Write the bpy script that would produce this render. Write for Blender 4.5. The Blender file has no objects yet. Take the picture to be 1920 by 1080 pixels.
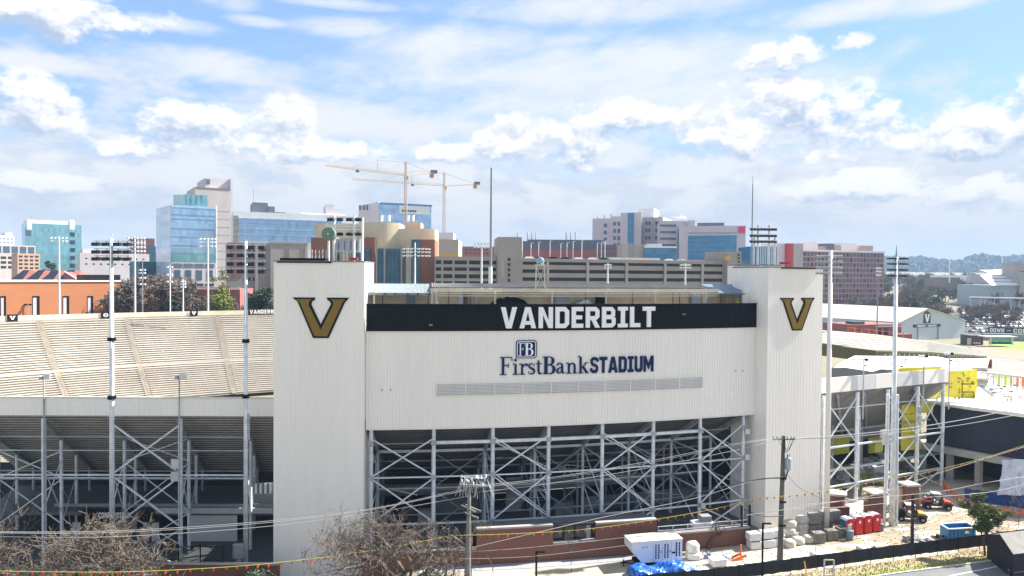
import bpy, math, random
from mathutils import Vector, Matrix, Euler
random.seed(7)
S = bpy.context.scene
COL = S.collection
R = math.radians
# ------------------------------------------------------------------ camera
F = 1350.0; EYE = 33.0; PITCH = R(1.06); ROLL = 0.0075
cam = bpy.data.objects.new('camera', bpy.data.cameras.new('camera'))
COL.objects.link(cam)
cam.data.sensor_width = 36.0
cam.data.lens = 36.0 * F / 1920.0
cam.data.clip_start = 0.5
cam.data.clip_end = 20000.0
CR = Euler((math.pi/2 - PITCH, 0, 0)).to_matrix() @ Matrix.Rotation(ROLL, 3, 'Z')
cam.matrix_world = Matrix.Translation((0, 0, EYE)) @ CR.to_4x4()
S.camera = cam
S.render.resolution_x = 1024; S.render.resolution_y = 576
# ------------------------------------------------------------------ exposure
S.view_settings.view_transform = 'Standard'
S.view_settings.look = 'None'
S.view_settings.gamma = 1.0
S.view_settings.use_curve_mapping = False
S.view_settings.exposure = 1.47
# ------------------------------------------------------------------ sun
SUN_AZ = R(70.5); SUN_EL = R(43.0)
sl = bpy.data.lights.new('sun', 'SUN'); sl.energy = 5.0; sl.angle = R(0.53); sl.color = (1.0, 0.95, 0.86)
sun = bpy.data.objects.new('sun', sl); COL.objects.link(sun)
sd = Vector((math.sin(SUN_AZ)*math.cos(SUN_EL), math.cos(SUN_AZ)*math.cos(SUN_EL), math.sin(SUN_EL)))
sun.rotation_euler = sd.to_track_quat('Z', 'Y').to_euler()
sun.location = (40, 40, 120)
# ------------------------------------------------------------------ world: Nishita sky with procedural clouds by direction
W = bpy.data.worlds.new('World'); S.world = W; W.use_nodes = True
nt = W.node_tree; N = nt.nodes; L = nt.links; N.clear()
def mth(op, a, b=None, c=None, clamp=False):
    n = N.new('ShaderNodeMath'); n.operation = op; n.use_clamp = clamp
    for i, v in enumerate((a, b, c)):
        if v is None: continue
        if isinstance(v, (int, float)): n.inputs[i].default_value = v
        else: L.new(v, n.inputs[i])
    return n.outputs[0]
def sstep(x, lo, hi):
    n = N.new('ShaderNodeMapRange'); n.interpolation_type = 'SMOOTHSTEP'
    L.new(x, n.inputs[0]); n.inputs[1].default_value = lo; n.inputs[2].default_value = hi
    return n.outputs[0]
def comb(x, y, z=0.0):
    n = N.new('ShaderNodeCombineXYZ')
    for i, v in enumerate((x, y, z)):
        if isinstance(v, (int, float)): n.inputs[i].default_value = v
        else: L.new(v, n.inputs[i])
    return n.outputs[0]
def noise(vec, scale, detail=6.0, rough=0.55, dist=0.0):
    n = N.new('ShaderNodeTexNoise'); L.new(vec, n.inputs['Vector'])
    n.inputs['Scale'].default_value = scale; n.inputs['Detail'].default_value = detail
    n.inputs['Roughness'].default_value = rough; n.inputs['Distortion'].default_value = dist
    return n.outputs['Fac']
def mixc(f, a, b):
    n = N.new('ShaderNodeMix'); n.data_type = 'RGBA'; n.clamp_factor = True
    if isinstance(f, (int, float)): n.inputs[0].default_value = f
    else: L.new(f, n.inputs[0])
    for k, v in ((6, a), (7, b)):
        if isinstance(v, tuple): n.inputs[k].default_value = (*v, 1)
        else: L.new(v, n.inputs[k])
    return n.outputs[2]
tc = N.new('ShaderNodeTexCoord'); sep = N.new('ShaderNodeSeparateXYZ'); L.new(tc.outputs['Generated'], sep.inputs[0])
dx, dy, dz = sep.outputs
az = mth('ARCTAN2', dx, dy)
el = mth('ARCSINE', dz)
sky = N.new('ShaderNodeTexSky'); sky.sky_type = 'NISHITA'; sky.sun_disc = False
sky.sun_elevation = SUN_EL; sky.sun_rotation = SUN_AZ
sky.altitude = 200; sky.air_density = 1.2; sky.dust_density = 0.8; sky.ozone_density = 2.2
skm = N.new('ShaderNodeVectorMath'); skm.operation = 'SCALE'; L.new(sky.outputs[0], skm.inputs[0]); SKY_K = 0.066
skm.inputs['Scale'].default_value = SKY_K
tn = N.new('ShaderNodeVectorMath'); tn.operation = 'MULTIPLY'; L.new(skm.outputs[0], tn.inputs[0]); tn.inputs[1].default_value = (0.90, 0.98, 1.12)
base = tn.outputs[0]
base = mixc(0.5, base, (0.095, 0.20, 0.37))
def pa(px): return math.atan((px-960)/F)
def pe(px, py): return math.atan((517+0.0075*(px-960)-py)/F*math.cos(pa(px)))
azel = comb(az, el)
def blobmax(lst, src=None):                       # 1 - smallest squared elliptical distance
    out = None
    for (px, py, rx, ry) in lst:
        v = N.new('ShaderNodeVectorMath'); v.operation = 'MULTIPLY_ADD'; L.new(src or azel, v.inputs[0])
        v.inputs[1].default_value = (F/rx, F/ry, 0); v.inputs[2].default_value = (-pa(px)*F/rx, -pe(px, py)*F/ry, 0)
        d = N.new('ShaderNodeVectorMath'); d.operation = 'DOT_PRODUCT'; L.new(v.outputs[0], d.inputs[0]); L.new(v.outputs[0], d.inputs[1])
        q = d.outputs['Value']
        out = q if out is None else mth('MINIMUM', out, q)
    return mth('MAXIMUM', mth('SUBTRACT', 1.0, out), -1.5)
# high streaky cloud (cirrus / altocumulus veil)
vh = comb(mth('ADD', mth('MULTIPLY', az, 1.3), mth('MULTIPLY', el, -1.3)), mth('MULTIPLY', el, 3.0), 0.3)
n_h = noise(vh, 6.4, 9.0, 0.64, 0.25)
veil_b = blobmax([(1080, 165, 520, 110), (860, 95, 230, 50), (1130, 20, 330, 34), (390, 130, 190, 30), (640, 55, 110, 22),
                  (620, 225, 260, 50), (330, 50, 90, 14), (480, 45, 60, 12), (590, 8, 150, 12), (1230, 120, 300, 60), (1640, 20, 260, 24),
                  (700, 350, 800, 80), (1500, 360, 700, 76), (100, 330, 400, 56), (70, 122, 110, 16), (430, 5, 70, 22), (900, 250, 260, 60)])
veil = sstep(mth('ADD', mth('MULTIPLY', veil_b, 0.80), mth('MULTIPLY', mth('SUBTRACT', n_h, 0.5), 2.4)), -0.25, 1.05)
gen = sstep(n_h, 0.34, 0.62)
far_side = sstep(mth('ABSOLUTE', az), 0.72, 1.0)
veil = mth('MAXIMUM', veil, mth('MULTIPLY', mth('MULTIPLY', gen, 0.95), mth('MAXIMUM', far_side, sstep(el, 0.38, 0.55))))
col = mixc(mth('MULTIPLY_ADD', veil, 0.80, 0.10), base, (0.345, 0.348, 0.358))
# soft grey-white bank low in the sky
bank_n = noise(comb(mth('MULTIPLY', az, 1.0), mth('MULTIPLY', el, 2.1), 7.0), 9.0, 8.0, 0.60, 0.1)
bank_c = mixc(sstep(bank_n, 0.38, 0.56), (0.205, 0.228, 0.275), (0.325, 0.322, 0.325))
bank_m = mth('SUBTRACT', 1.0, sstep(mth('ADD', el, mth('MULTIPLY', mth('SUBTRACT', bank_n, 0.5), -0.5)), 0.13, 0.25))
col = mixc(mth('MULTIPLY', bank_m, 0.80), col, bank_c)
# cumulus: fractal heaps kept together by soft masks, lit from the upper right
def cumul(eoff, aoff):
    v = comb(mth('ADD', az, aoff), mth('MULTIPLY', mth('ADD', el, eoff), 1.45), 0.0)
    n1 = noise(v, 15.0, 9.0, 0.63, 0.12)
    return mth('MULTIPLY', mth('SUBTRACT', n1, 0.5), 3.4)
CB_LIST = ([
              (60, 22, 165, 36), (195, 40, 60, 24), (20, 160, 60, 30), (60, 225, 100, 34), (375, 232, 120, 32), (540, 232, 66, 48),
              (240, 275, 70, 24), (440, 270, 180, 30), (980, 262, 100, 44), (1150, 222, 100, 34), (1080, 270, 70, 44),
              (1460, 105, 86, 24), (1585, 88, 32, 18), (1470, 210, 170, 50), (1380, 262, 90, 42), (1560, 250, 120, 50),
              (1860, 240, 130, 46), (1915, 185, 50, 30), (1700, 275, 150, 26),
              (1640, 350, 150, 30), (1880, 360, 130, 30), (640, 285, 110, 22), (90, 345, 110, 18), (860, 290, 100, 20)])
cb = blobmax(CB_LIST); cb1 = blobmax(CB_LIST, comb(mth('ADD', az, 0.006), mth('ADD', el, 0.017)))
f0 = cumul(0.0, 0.0); f1 = cumul(0.017, 0.006)
dens = mth('ADD', mth('ADD', mth('MULTIPLY', cb, 0.78), mth('MULTIPLY', f0, 1.5)), 0.06)
dens1 = mth('ADD', mth('ADD', mth('MULTIPLY', cb1, 0.78), mth('MULTIPLY', f1, 1.5)), 0.06)
alpha = sstep(dens, -0.10, 0.72)
rim = mth('SUBTRACT', dens, dens1)                               # thinner above: lit top; thicker above: shaded base
thick = sstep(dens, 0.35, 1.15)
lowpart = noise(comb(az, mth('MULTIPLY', el, 2.2), 4.0), 8.0, 3.0, 0.5)
shade = mth('ADD', mth('MULTIPLY', rim, 1.15), mth('SUBTRACT', 0.66, mth('MULTIPLY', mth('MULTIPLY', thick, sstep(lowpart, 0.40, 0.62)), 0.30)), clamp=True)
ccol = mixc(shade, (0.185, 0.222, 0.285), (0.40, 0.39, 0.38))
col = mixc(mth('MULTIPLY', alpha, 0.92), col, ccol)
# pale air low over the horizon
lowm = mth('SUBTRACT', 1.0, sstep(el, 0.0, 0.16))
col = mixc(mth('MULTIPLY', lowm, 0.92), col, (0.235, 0.238, 0.262))
bg = N.new('ShaderNodeBackground'); L.new(col, bg.inputs['Color']); bg.inputs['Strength'].default_value = 1.0
wo = N.new('ShaderNodeOutputWorld'); L.new(bg.outputs[0], wo.inputs['Surface'])
W.cycles.sampling_method = 'MANUAL'; W.cycles.sample_map_resolution = 1024
try:
    S.cycles.max_bounces = 6; S.cycles.diffuse_bounces = 3; S.cycles.glossy_bounces = 3; S.cycles.volume_bounces = 0
except Exception: pass
# ------------------------------------------------------------------ helpers
def ray(px, py):
    return CR @ Vector(((px-960)/F, -(py-540)/F, -1.0))
def P(px, py, Y):                       # the point seen at photo pixel (px, py) at distance Y
    d = ray(px, py); t = Y/d.y
    return Vector((d.x*t, Y, EYE + d.z*t))
def GP(px, py, z=0.0):                  # the point of the level z seen there
    d = ray(px, py); t = (z-EYE)/d.z
    return Vector((d.x*t, d.y*t, z))
def Xat(px, Y): return P(px, 517, Y).x
def Zat(px, py, Y): return P(px, py, Y).z
MATS = {}
def mat(name, c, rough=0.7, metal=0.0, ns=0.6, na=0.12, c2=None, bump=0.0, spec=None, streak=False, alpha=None, fine=8.0):
    if name in MATS: return MATS[name]
    m = bpy.data.materials.new(name); MATS[name] = m; m.use_nodes = True
    n = m.node_tree.nodes; l = m.node_tree.links; b = n['Principled BSDF']
    b.inputs['Roughness'].default_value = rough; b.inputs['Metallic'].default_value = metal
    if spec is not None: b.inputs['Specular IOR Level'].default_value = spec
    if alpha is not None: b.inputs['Alpha'].default_value = alpha
    ge = n.new('ShaderNodeNewGeometry')
    mp = n.new('ShaderNodeMapping'); l.new(ge.outputs['Position'], mp.inputs[0])
    if streak: mp.inputs['Scale'].default_value = (1, 1, 0.12)
    t = n.new('ShaderNodeTexNoise'); t.inputs['Scale'].default_value = ns; t.inputs['Detail'].default_value = 6
    t.inputs['Roughness'].default_value = 0.62; l.new(mp.outputs[0], t.inputs['Vector'])
    t2 = n.new('ShaderNodeTexNoise'); t2.inputs['Scale'].default_value = ns*fine; t2.inputs['Detail'].default_value = 3
    l.new(mp.outputs[0], t2.inputs['Vector'])
    ad = n.new('ShaderNodeMath'); ad.operation = 'MULTIPLY_ADD'; l.new(t2.outputs['Fac'], ad.inputs[0]); ad.inputs[1].default_value = 0.35
    l.new(t.outputs['Fac'], ad.inputs[2])
    mr = n.new('ShaderNodeMapRange'); mr.inputs[1].default_value = 0.45; mr.inputs[2].default_value = 0.90; l.new(ad.outputs[0], mr.inputs[0])
    mx = n.new('ShaderNodeMix'); mx.data_type = 'RGBA'; l.new(mr.outputs[0], mx.inputs[0])
    if c2 is None: c2 = tuple(v*(1-2*na) for v in c); c = tuple(min(1, v*(1+na*0.6)) for v in c)
    mx.inputs[6].default_value = (*c, 1); mx.inputs[7].default_value = (*c2, 1)
    l.new(mx.outputs[2], b.inputs['Base Color'])
    if bump:
        bp = n.new('ShaderNodeBump'); bp.inputs['Strength'].default_value = bump; bp.inputs['Distance'].default_value = 0.05
        l.new(t2.outputs['Fac'], bp.inputs['Height']); l.new(bp.outputs[0], b.inputs['Normal'])
    return m
def mat_brick(name, c1, c2, mortar, scale=1.0):
    if name in MATS: return MATS[name]
    m = mat(name, c1, 0.85, 0, 0.35, 0.12)
    n = m.node_tree.nodes; l = m.node_tree.links; b = n['Principled BSDF']
    ge = n.new('ShaderNodeNewGeometry'); sp = n.new('ShaderNodeSeparateXYZ'); l.new(ge.outputs['Position'], sp.inputs[0])
    ad = n.new('ShaderNodeMath'); l.new(sp.outputs[0], ad.inputs[0]); l.new(sp.outputs[1], ad.inputs[1])
    cb_ = n.new('ShaderNodeCombineXYZ'); l.new(ad.outputs[0], cb_.inputs[0]); l.new(sp.outputs[2], cb_.inputs[1])
    br = n.new('ShaderNodeTexBrick'); l.new(cb_.outputs[0], br.inputs['Vector'])
    br.inputs['Scale'].default_value = 2.2*scale; br.inputs['Mortar Size'].default_value = 0.018
    br.inputs['Color1'].default_value = (*c1, 1); br.inputs['Color2'].default_value = (*c2, 1); br.inputs['Mortar'].default_value = (*mortar, 1)
    old = b.inputs['Base Color'].links[0].from_socket
    mx = n.new('ShaderNodeMix'); mx.data_type = 'RGBA'; mx.inputs[0].default_value = 0.45; l.new(br.outputs[0], mx.inputs[6]); l.new(old, mx.inputs[7])
    l.new(mx.outputs[2], b.inputs['Base Color'])
    return m
def mat_curtain(name, c, frame, bw, bh, metal=0.55, rough=0.12, c2=None):    # curtain wall glass: thin mullions far away
    if name in MATS: return MATS[name]
    m = mat(name, c, rough, metal, 0.05, 0.2, c2=c2)
    n = m.node_tree.nodes; l = m.node_tree.links; b = n['Principled BSDF']
    ge = n.new('ShaderNodeNewGeometry'); sp = n.new('ShaderNodeSeparateXYZ'); l.new(ge.outputs['Position'], sp.inputs[0])
    ad = n.new('ShaderNodeMath'); l.new(sp.outputs[0], ad.inputs[0]); l.new(sp.outputs[1], ad.inputs[1])
    cb_ = n.new('ShaderNodeCombineXYZ'); l.new(ad.outputs[0], cb_.inputs[0]); l.new(sp.outputs[2], cb_.inputs[1])
    br = n.new('ShaderNodeTexBrick'); l.new(cb_.outputs[0], br.inputs['Vector']); br.offset = 0.0
    br.inputs['Scale'].default_value = 1.0; br.inputs['Mortar Size'].default_value = 0.12; br.inputs['Brick Width'].default_value = bw; br.inputs['Row Height'].default_value = bh
    br.inputs['Color1'].default_value = (*[v*0.8 for v in c], 1); br.inputs['Color2'].default_value = (*[min(1, v*1.25) for v in c], 1); br.inputs['Mortar'].default_value = (*frame, 1)
    old = b.inputs['Base Color'].links[0].from_socket
    mx = n.new('ShaderNodeMix'); mx.data_type = 'RGBA'; mx.inputs[0].default_value = 0.35; l.new(br.outputs[0], mx.inputs[6]); l.new(old, mx.inputs[7])
    l.new(mx.outputs[2], b.inputs['Base Color'])
    bp = n.new('ShaderNodeBump'); bp.inputs['Strength'].default_value = 0.12; bp.inputs['Distance'].default_value = 0.3
    l.new(br.outputs['Color'], bp.inputs['Height']); l.new(bp.outputs[0], b.inputs['Normal'])
    return m
M_WALL = mat('painted_white_siding', (0.88, 0.84, 0.79), 0.55, 0, 0.25, 0.03, streak=True)
M_WALL2 = mat('painted_white_steel', (0.80, 0.77, 0.72), 0.55, 0, 0.4, 0.05, streak=True)
M_CREAM = mat('cream_painted_steel', (0.66, 0.61, 0.50), 0.6, 0, 0.5, 0.10)
M_NAVY = mat('black_navy_cladding', (0.008, 0.009, 0.015), 0.6, 0, 0.5, 0.15, spec=0.15)
M_GOLD = mat('gold_sign_face', (0.22, 0.145, 0.028), 0.5, 0, 0.5, 0.06, spec=0.2)
M_BLACK = mat('black_paint', (0.008, 0.008, 0.010), 0.6, 0, 1, 0.2, spec=0.15)
M_WHITE = mat('white_sign_face', (0.88, 0.88, 0.88), 0.5, 0, 1, 0.01)
M_BLUE = mat('navy_sign_letters', (0.006, 0.022, 0.10), 0.5, 0, 1, 0.05, spec=0.15)
M_STEEL = mat('galvanised_steel', (0.70, 0.745, 0.80), 0.45, 0.1, 1.2, 0.16)
M_STEELD = mat('darker_grey_steel', (0.38, 0.405, 0.43), 0.6, 0.05, 1.2, 0.18)  # darker grey steel, also given to members farther back in the frames
M_SEAT = mat('cream_bench_boards', (0.56, 0.50, 0.41), 0.7, 0, 0.12, 0.10, c2=(0.42, 0.37, 0.31))
M_SEATD = mat('worn_stand_deck', (0.36, 0.31, 0.26), 0.85, 0, 0.12, 0.15)
M_CONC = mat('pale_concrete', (0.42, 0.40, 0.37), 0.85, 0, 0.3, 0.12, bump=0.2)
M_CONCL = mat('new_bright_concrete', (0.60, 0.58, 0.54), 0.85, 0, 0.3, 0.08)
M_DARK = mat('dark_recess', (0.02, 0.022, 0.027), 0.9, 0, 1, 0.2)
M_GREY = mat('mid_grey_metal', (0.28, 0.29, 0.31), 0.6, 0.1, 1, 0.12)
M_LAMP = mat('black_floodlight_housing', (0.015, 0.016, 0.02), 0.45, 0.2, 1, 0.1)
M_ALU = mat('bright_aluminium', (0.62, 0.64, 0.66), 0.35, 0.4, 1, 0.08)
M_BRICK = mat_brick('red_brown_brick', (0.20, 0.080, 0.058), (0.14, 0.055, 0.042), (0.20, 0.14, 0.115), 2.0)
M_ORBR = mat_brick('orange_brick', (0.52, 0.19, 0.07), (0.45, 0.15, 0.055), (0.5, 0.3, 0.2), 1.5)
# ---- objects
def tag(o, label=None, cat=None, group=None, kind=None):
    if label: o['label'] = label
    if cat: o['category'] = cat
    if group: o['group'] = group
    if kind: o['kind'] = kind
    return o
def thing(name, label, cat, loc=(0, 0, 0), rz=0.0, group=None):
    o = bpy.data.objects.new(name, None); COL.objects.link(o); o.location = loc; o.rotation_euler = (0, 0, rz)
    o.empty_display_size = 0.5
    return tag(o, label, cat, group)
def rootloc(o):
    v = Vector((0, 0, 0))
    while o is not None:
        v += o.location; o = o.parent
    return v
class MB:
    def __init__(s): s.v = []; s.f = []; s.sm = False
    def add(s, vs, fs):
        k = len(s.v); s.v += [tuple(v) for v in vs]; s.f += [tuple(i+k for i in f) for f in fs]; return s
    def box(s, c, d, rz=0.0, m=None):
        hx, hy, hz = d[0]/2, d[1]/2, d[2]/2; cs, sn = math.cos(rz), math.sin(rz)
        vs = []
        for z in (-hz, hz):
            for x, y in ((-hx, -hy), (hx, -hy), (hx, hy), (-hx, hy)):
                vs.append((c[0]+x*cs-y*sn, c[1]+x*sn+y*cs, c[2]+z))
        return s.add(vs, [(3, 2, 1, 0), (4, 5, 6, 7), (0, 1, 5, 4), (1, 2, 6, 5), (2, 3, 7, 6), (3, 0, 4, 7)])
    def prism(s, base, off):            # base: ring of points; off: vector
        n = len(base); off = Vector(off); b = [Vector(p) for p in base]
        return s.add(b + [p+off for p in b], [tuple(range(n))[::-1], tuple(range(n, 2*n))] + [(i, (i+1) % n, n+(i+1) % n, n+i) for i in range(n)])
    def tube(s, p0, p1, r0, r1=None, n=8, caps=True):
        p0 = Vector(p0); p1 = Vector(p1); r1 = r0 if r1 is None else r1
        d = p1-p0
        if d.length < 1e-6: return s
        q = d.to_track_quat('Z', 'Y'); vs = []
        for p, r in ((p0, r0), (p1, r1)):
            for i in range(n):
                a = 2*math.pi*i/n; vs.append(p + q @ Vector((r*math.cos(a), r*math.sin(a), 0)))
        fs = [(i, (i+1) % n, n+(i+1) % n, n+i) for i in range(n)]
        if caps: fs += [tuple(range(n))[::-1], tuple(range(n, 2*n))]
        return s.add(vs, fs)
    def bar(s, p0, p1, w, h=None):      # rectangular member
        p0 = Vector(p0); p1 = Vector(p1); h = w if h is None else h
        q = (p1-p0).to_track_quat('Z', 'Y'); vs = []
        for p in (p0, p1):
            for x, y in ((-w/2, -h/2), (w/2, -h/2), (w/2, h/2), (-w/2, h/2)): vs.append(p + q @ Vector((x, y, 0)))
        return s.add(vs, [(3, 2, 1, 0), (4, 5, 6, 7), (0, 1, 5, 4), (1, 2, 6, 5), (2, 3, 7, 6), (3, 0, 4, 7)])
    def lathe(s, prof, c=(0, 0, 0), n=12):
        vs = []; fs = []
        for (r, z) in prof:
            for i in range(n):
                a = 2*math.pi*i/n; vs.append((c[0]+r*math.cos(a), c[1]+r*math.sin(a), c[2]+z))
        for k in range(len(prof)-1):
            for i in range(n): fs.append((k*n+i, k*n+(i+1) % n, (k+1)*n+(i+1) % n, (k+1)*n+i))
        fs += [tuple(range(n))[::-1], tuple(range((len(prof)-1)*n, len(prof)*n))]
        return s.add(vs, fs)
    def build(s, name, m, parent=None, smooth=False):
        o0 = rootloc(parent) if parent is not None else Vector((0, 0, 0))
        me = bpy.data.meshes.new(name)
        me.from_pydata([(v[0]-o0.x, v[1]-o0.y, v[2]-o0.z) for v in s.v], [], s.f); me.validate()
        me.materials.append(m)
        if smooth or s.sm: me.polygons.foreach_set('use_smooth', [True]*len(me.polygons))
        o = bpy.data.objects.new(name, me); COL.objects.link(o)
        if parent is not None: o.parent = parent
        return o
UN = {}
def unit(kind, m):
    k = (kind, m.name)
    if k not in UN:
        b = MB()
        if kind == 'box': b.box((0, 0, 0), (1, 1, 1))
        else: b.tube((0, 0, -0.5), (0, 0, 0.5), 0.5, n=10)
        me = bpy.data.meshes.new(kind+'_'+m.name); me.from_pydata(b.v, [], b.f); me.materials.append(m)
        if kind == 'tube':
            me.polygons.foreach_set('use_smooth', [len(p.vertices) == 4 for p in me.polygons])
        UN[k] = me
    return UN[k]
def uobj(name, parent, kind, m, loc, scale, rot=None):
    o = bpy.data.objects.new(name, unit(kind, m)); COL.objects.link(o)
    o.location = Vector(loc) - (rootloc(parent) if parent is not None else Vector((0, 0, 0)))
    o.scale = scale
    if rot is not None: o.rotation_euler = rot
    if parent is not None: o.parent = parent
    return o
def pbox(name, parent, m, c, d, rz=0.0): return uobj(name, parent, 'box', m, c, d, (0, 0, rz))
def pbar(name, parent, m, p0, p1, w, h=None):
    p0 = Vector(p0); p1 = Vector(p1); d = p1-p0
    return uobj(name, parent, 'box', m, (p0+p1)/2, (w, w if h is None else h, d.length), d.to_track_quat('Z', 'Y').to_euler())
def ptube(name, parent, m, p0, p1, r):
    p0 = Vector(p0); p1 = Vector(p1); d = p1-p0
    return uobj(name, parent, 'tube', m, (p0+p1)/2, (2*r, 2*r, d.length), d.to_track_quat('Z', 'Y').to_euler())
def kids(o): return [c for c in bpy.data.objects if c.parent == o]
def tree_of(o): return (o, [tree_of(c) for c in kids(o)])
def copy_tree(t, parent=None):
    o, ch = t; c = o.copy(); COL.objects.link(c)
    if parent is not None: c.parent = parent
    for k in ch: copy_tree(k, c)
    return c
def place(t, loc, rz=0.0, label=None, scale=None, group=None):
    c = copy_tree(t); c.location = loc; c.rotation_euler = (0, 0, rz)
    if label: c['label'] = label
    if group: c['group'] = group
    if scale is not None: c.scale = (scale, scale, scale) if not isinstance(scale, tuple) else scale
    return c
def use(t, used, loc, rz=0.0, label=None, scale=None):     # first use moves the original, later ones copy it
    o = t[0]
    if not used: used.append(1)
    else: o = copy_tree(t)
    o.location = loc; o.rotation_euler = (0, 0, rz)
    if label: o['label'] = label
    if scale is not None: o.scale = (scale, scale, scale) if not isinstance(scale, tuple) else scale
    return o
# ---- flat lettering: polygons and mitred strokes extruded outward
def glyph_mesh(mb, items, place_fn, t0, t1):
    # place_fn(u, v, w) -> world point, w is the distance out of the wall
    k = 0
    for it in items:
        polys = []
        if it[0] == 'p': polys.append(it[1])
        else:
            pts = [Vector(p) for p in it[1]]; w = it[2]; closed = it[3] if len(it) > 3 else False; n = len(pts)
            ws = w if isinstance(w, (list, tuple)) else [w]*n
            Lp = []; Rp = []
            for i in range(n):
                a = pts[i-1] if (i > 0 or closed) else None; c = pts[(i+1) % n] if (i < n-1 or closed) else None
                b = pts[i]
                d1 = (b-a).normalized() if a is not None else (c-b).normalized()
                d2 = (c-b).normalized() if c is not None else d1
                n1 = Vector((-d1.y, d1.x)); n2 = Vector((-d2.y, d2.x)); mm = (n1+n2)
                mm = mm.normalized() if mm.length > 1e-4 else n1
                kx = min(1.8, 1.0/max(0.35, mm.dot(n1))); h = ws[i]/2*kx
                Lp.append(b+mm*h); Rp.append(b-mm*h)
            rng = range(n if closed else n-1)
            for i in rng:
                j = (i+1) % n; polys.append([Rp[i], Rp[j], Lp[j], Lp[i]])
            # one strip: shared plane, adjoining quads
        for q in polys:
            m = len(q)
            ar = sum(q[i][0]*q[(i+1) % m][1]-q[(i+1) % m][0]*q[i][1] for i in range(m))
            if ar < 0: q = q[::-1]
            f = [place_fn(p[0], p[1], t1+k*0.002) for p in q]; b = [place_fn(p[0], p[1], t0) for p in q]
            mb.add(f+b, [tuple(range(m))] + [(i, m+i, m+(i+1) % m, (i+1) % m) for i in range(m)])
        k += 1
w_ = 0.21
BF = {
 'V': (0.78, [('p', [(0, 1), (.23, 1), (.39, .30), (.55, 1), (.78, 1), (.52, 0), (.26, 0)])]),
 'A': (0.80, [('p', [(0, 0), (.225, 0), (.399, .78), (.399, 1), (.27, 1)]), ('p', [(.401, 1), (.53, 1), (.80, 0), (.575, 0), (.401, .78)]), ('p', [(.266, .17), (.304, .34), (.496, .34), (.534, .17)])]),
 'N': (0.70, [('p', [(0, 0), (0, 1), (.21, 1), (.21, 0)]), ('p', [(.49, 0), (.49, 1), (.70, 1), (.70, 0)]), ('p', [(.212, 1), (.488, .36), (.488, 0), (.212, .64)])]),
 'D': (0.68, [('s', [(.10, .10), (.10, .90), (.46, .90), (.575, .78), (.575, .22), (.46, .10)], .205, True)]),
 'E': (0.58, [('p', [(0, 0), (0, 1), (.21, 1), (.21, 0)]), ('p', [(.212, 0), (.58, 0), (.58, .2), (.212, .2)]), ('p', [(.212, .41), (.52, .41), (.52, .6), (.212, .6)]), ('p', [(.212, .8), (.58, .8), (.58, 1), (.212, 1)])]),
 'R': (0.70, [('p', [(0, 0), (0, 1), (.21, 1), (.21, 0)]), ('s', [(.212, .90), (.49, .90), (.59, .80), (.59, .56), (.49, .46), (.212, .46)], .20), ('p', [(.30, .36), (.52, .36), (.72, 0), (.48, 0)])]),
 'B': (0.70, [('p', [(0, 0), (0, 1), (.21, 1), (.21, 0)]), ('s', [(.212, .90), (.48, .90), (.57, .81), (.57, .61), (.48, .52), (.212, .52)], .19), ('s', [(.212, .50), (.50, .50), (.60, .41), (.60, .19), (.50, .10), (.212, .10)], .19)]),
 'I': (0.50, [('p', [(.145, .18), (.355, .18), (.355, .82), (.145, .82)]), ('p', [(0, 0), (.5, 0), (.5, .18), (0, .18)]), ('p', [(0, .82), (.5, .82), (.5, 1), (0, 1)])]),
 'L': (0.54, [('p', [(0, 0), (0, 1), (.21, 1), (.21, .2), (.54, .2), (.54, 0)])]),
 'T': (0.66, [('p', [(.225, 0), (.435, 0), (.435, .8), (.225, .8)]), ('p', [(0, .802), (.66, .802), (.66, 1), (0, 1)])]),
 'S': (0.66, [('s', [(.64, .72), (.55, .86), (.44, .90), (.22, .90), (.10, .80), (.10, .64), (.20, .54), (.46, .46), (.56, .36), (.56, .20), (.46, .10), (.20, .10), (.10, .16), (.04, .30)], .19)]),
 'U': (0.68, [('s', [(.10, 1), (.10, .20), (.20, .10), (.48, .10), (.58, .20), (.58, 1)], .205)]),
 'M': (0.86, [('p', [(0, 0), (0, 1), (.2, 1), (.2, 0)]), ('p', [(.66, 0), (.66, 1), (.86, 1), (.86, 0)]), ('p', [(.202, 1), (.43, .50), (.43, .12), (.202, .60)]), ('p', [(.658, 1), (.658, .60), (.432, .12), (.432, .50)])]),
 'C': (0.66, [('s', [(.58, .66), (.58, .80), (.48, .90), (.20, .90), (.10, .80), (.10, .20), (.20, .10), (.48, .10), (.58, .20), (.58, .34)], .2)]),
 'O': (0.68, [('s', [(.10, .20), (.10, .80), (.20, .90), (.48, .90), (.58, .80), (.58, .20), (.48, .10), (.20, .10)], .205, True)]),
 'G': (0.68, [('s', [(.58, .70), (.58, .80), (.48, .90), (.20, .90), (.10, .80), (.10, .20), (.20, .10), (.48, .10), (.58, .20), (.58, .44), (.36, .44)], .19)]),
 'H': (0.70, [('p', [(0, 0), (0, 1), (.21, 1), (.21, 0)]), ('p', [(.49, 0), (.49, 1), (.70, 1), (.70, 0)]), ('p', [(.212, .41), (.488, .41), (.488, .6), (.212, .6)])]),
}
def arc(cx, cy, rx, ry, a0, a1, n=9):
    return [(cx+rx*math.cos(R(a0+(a1-a0)*i/(n-1))), cy+ry*math.sin(R(a0+(a1-a0)*i/(n-1)))) for i in range(n)]
def rect(x0, y0, x1, y1): return ('p', [(x0, y0), (x1, y0), (x1, y1), (x0, y1)])
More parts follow.
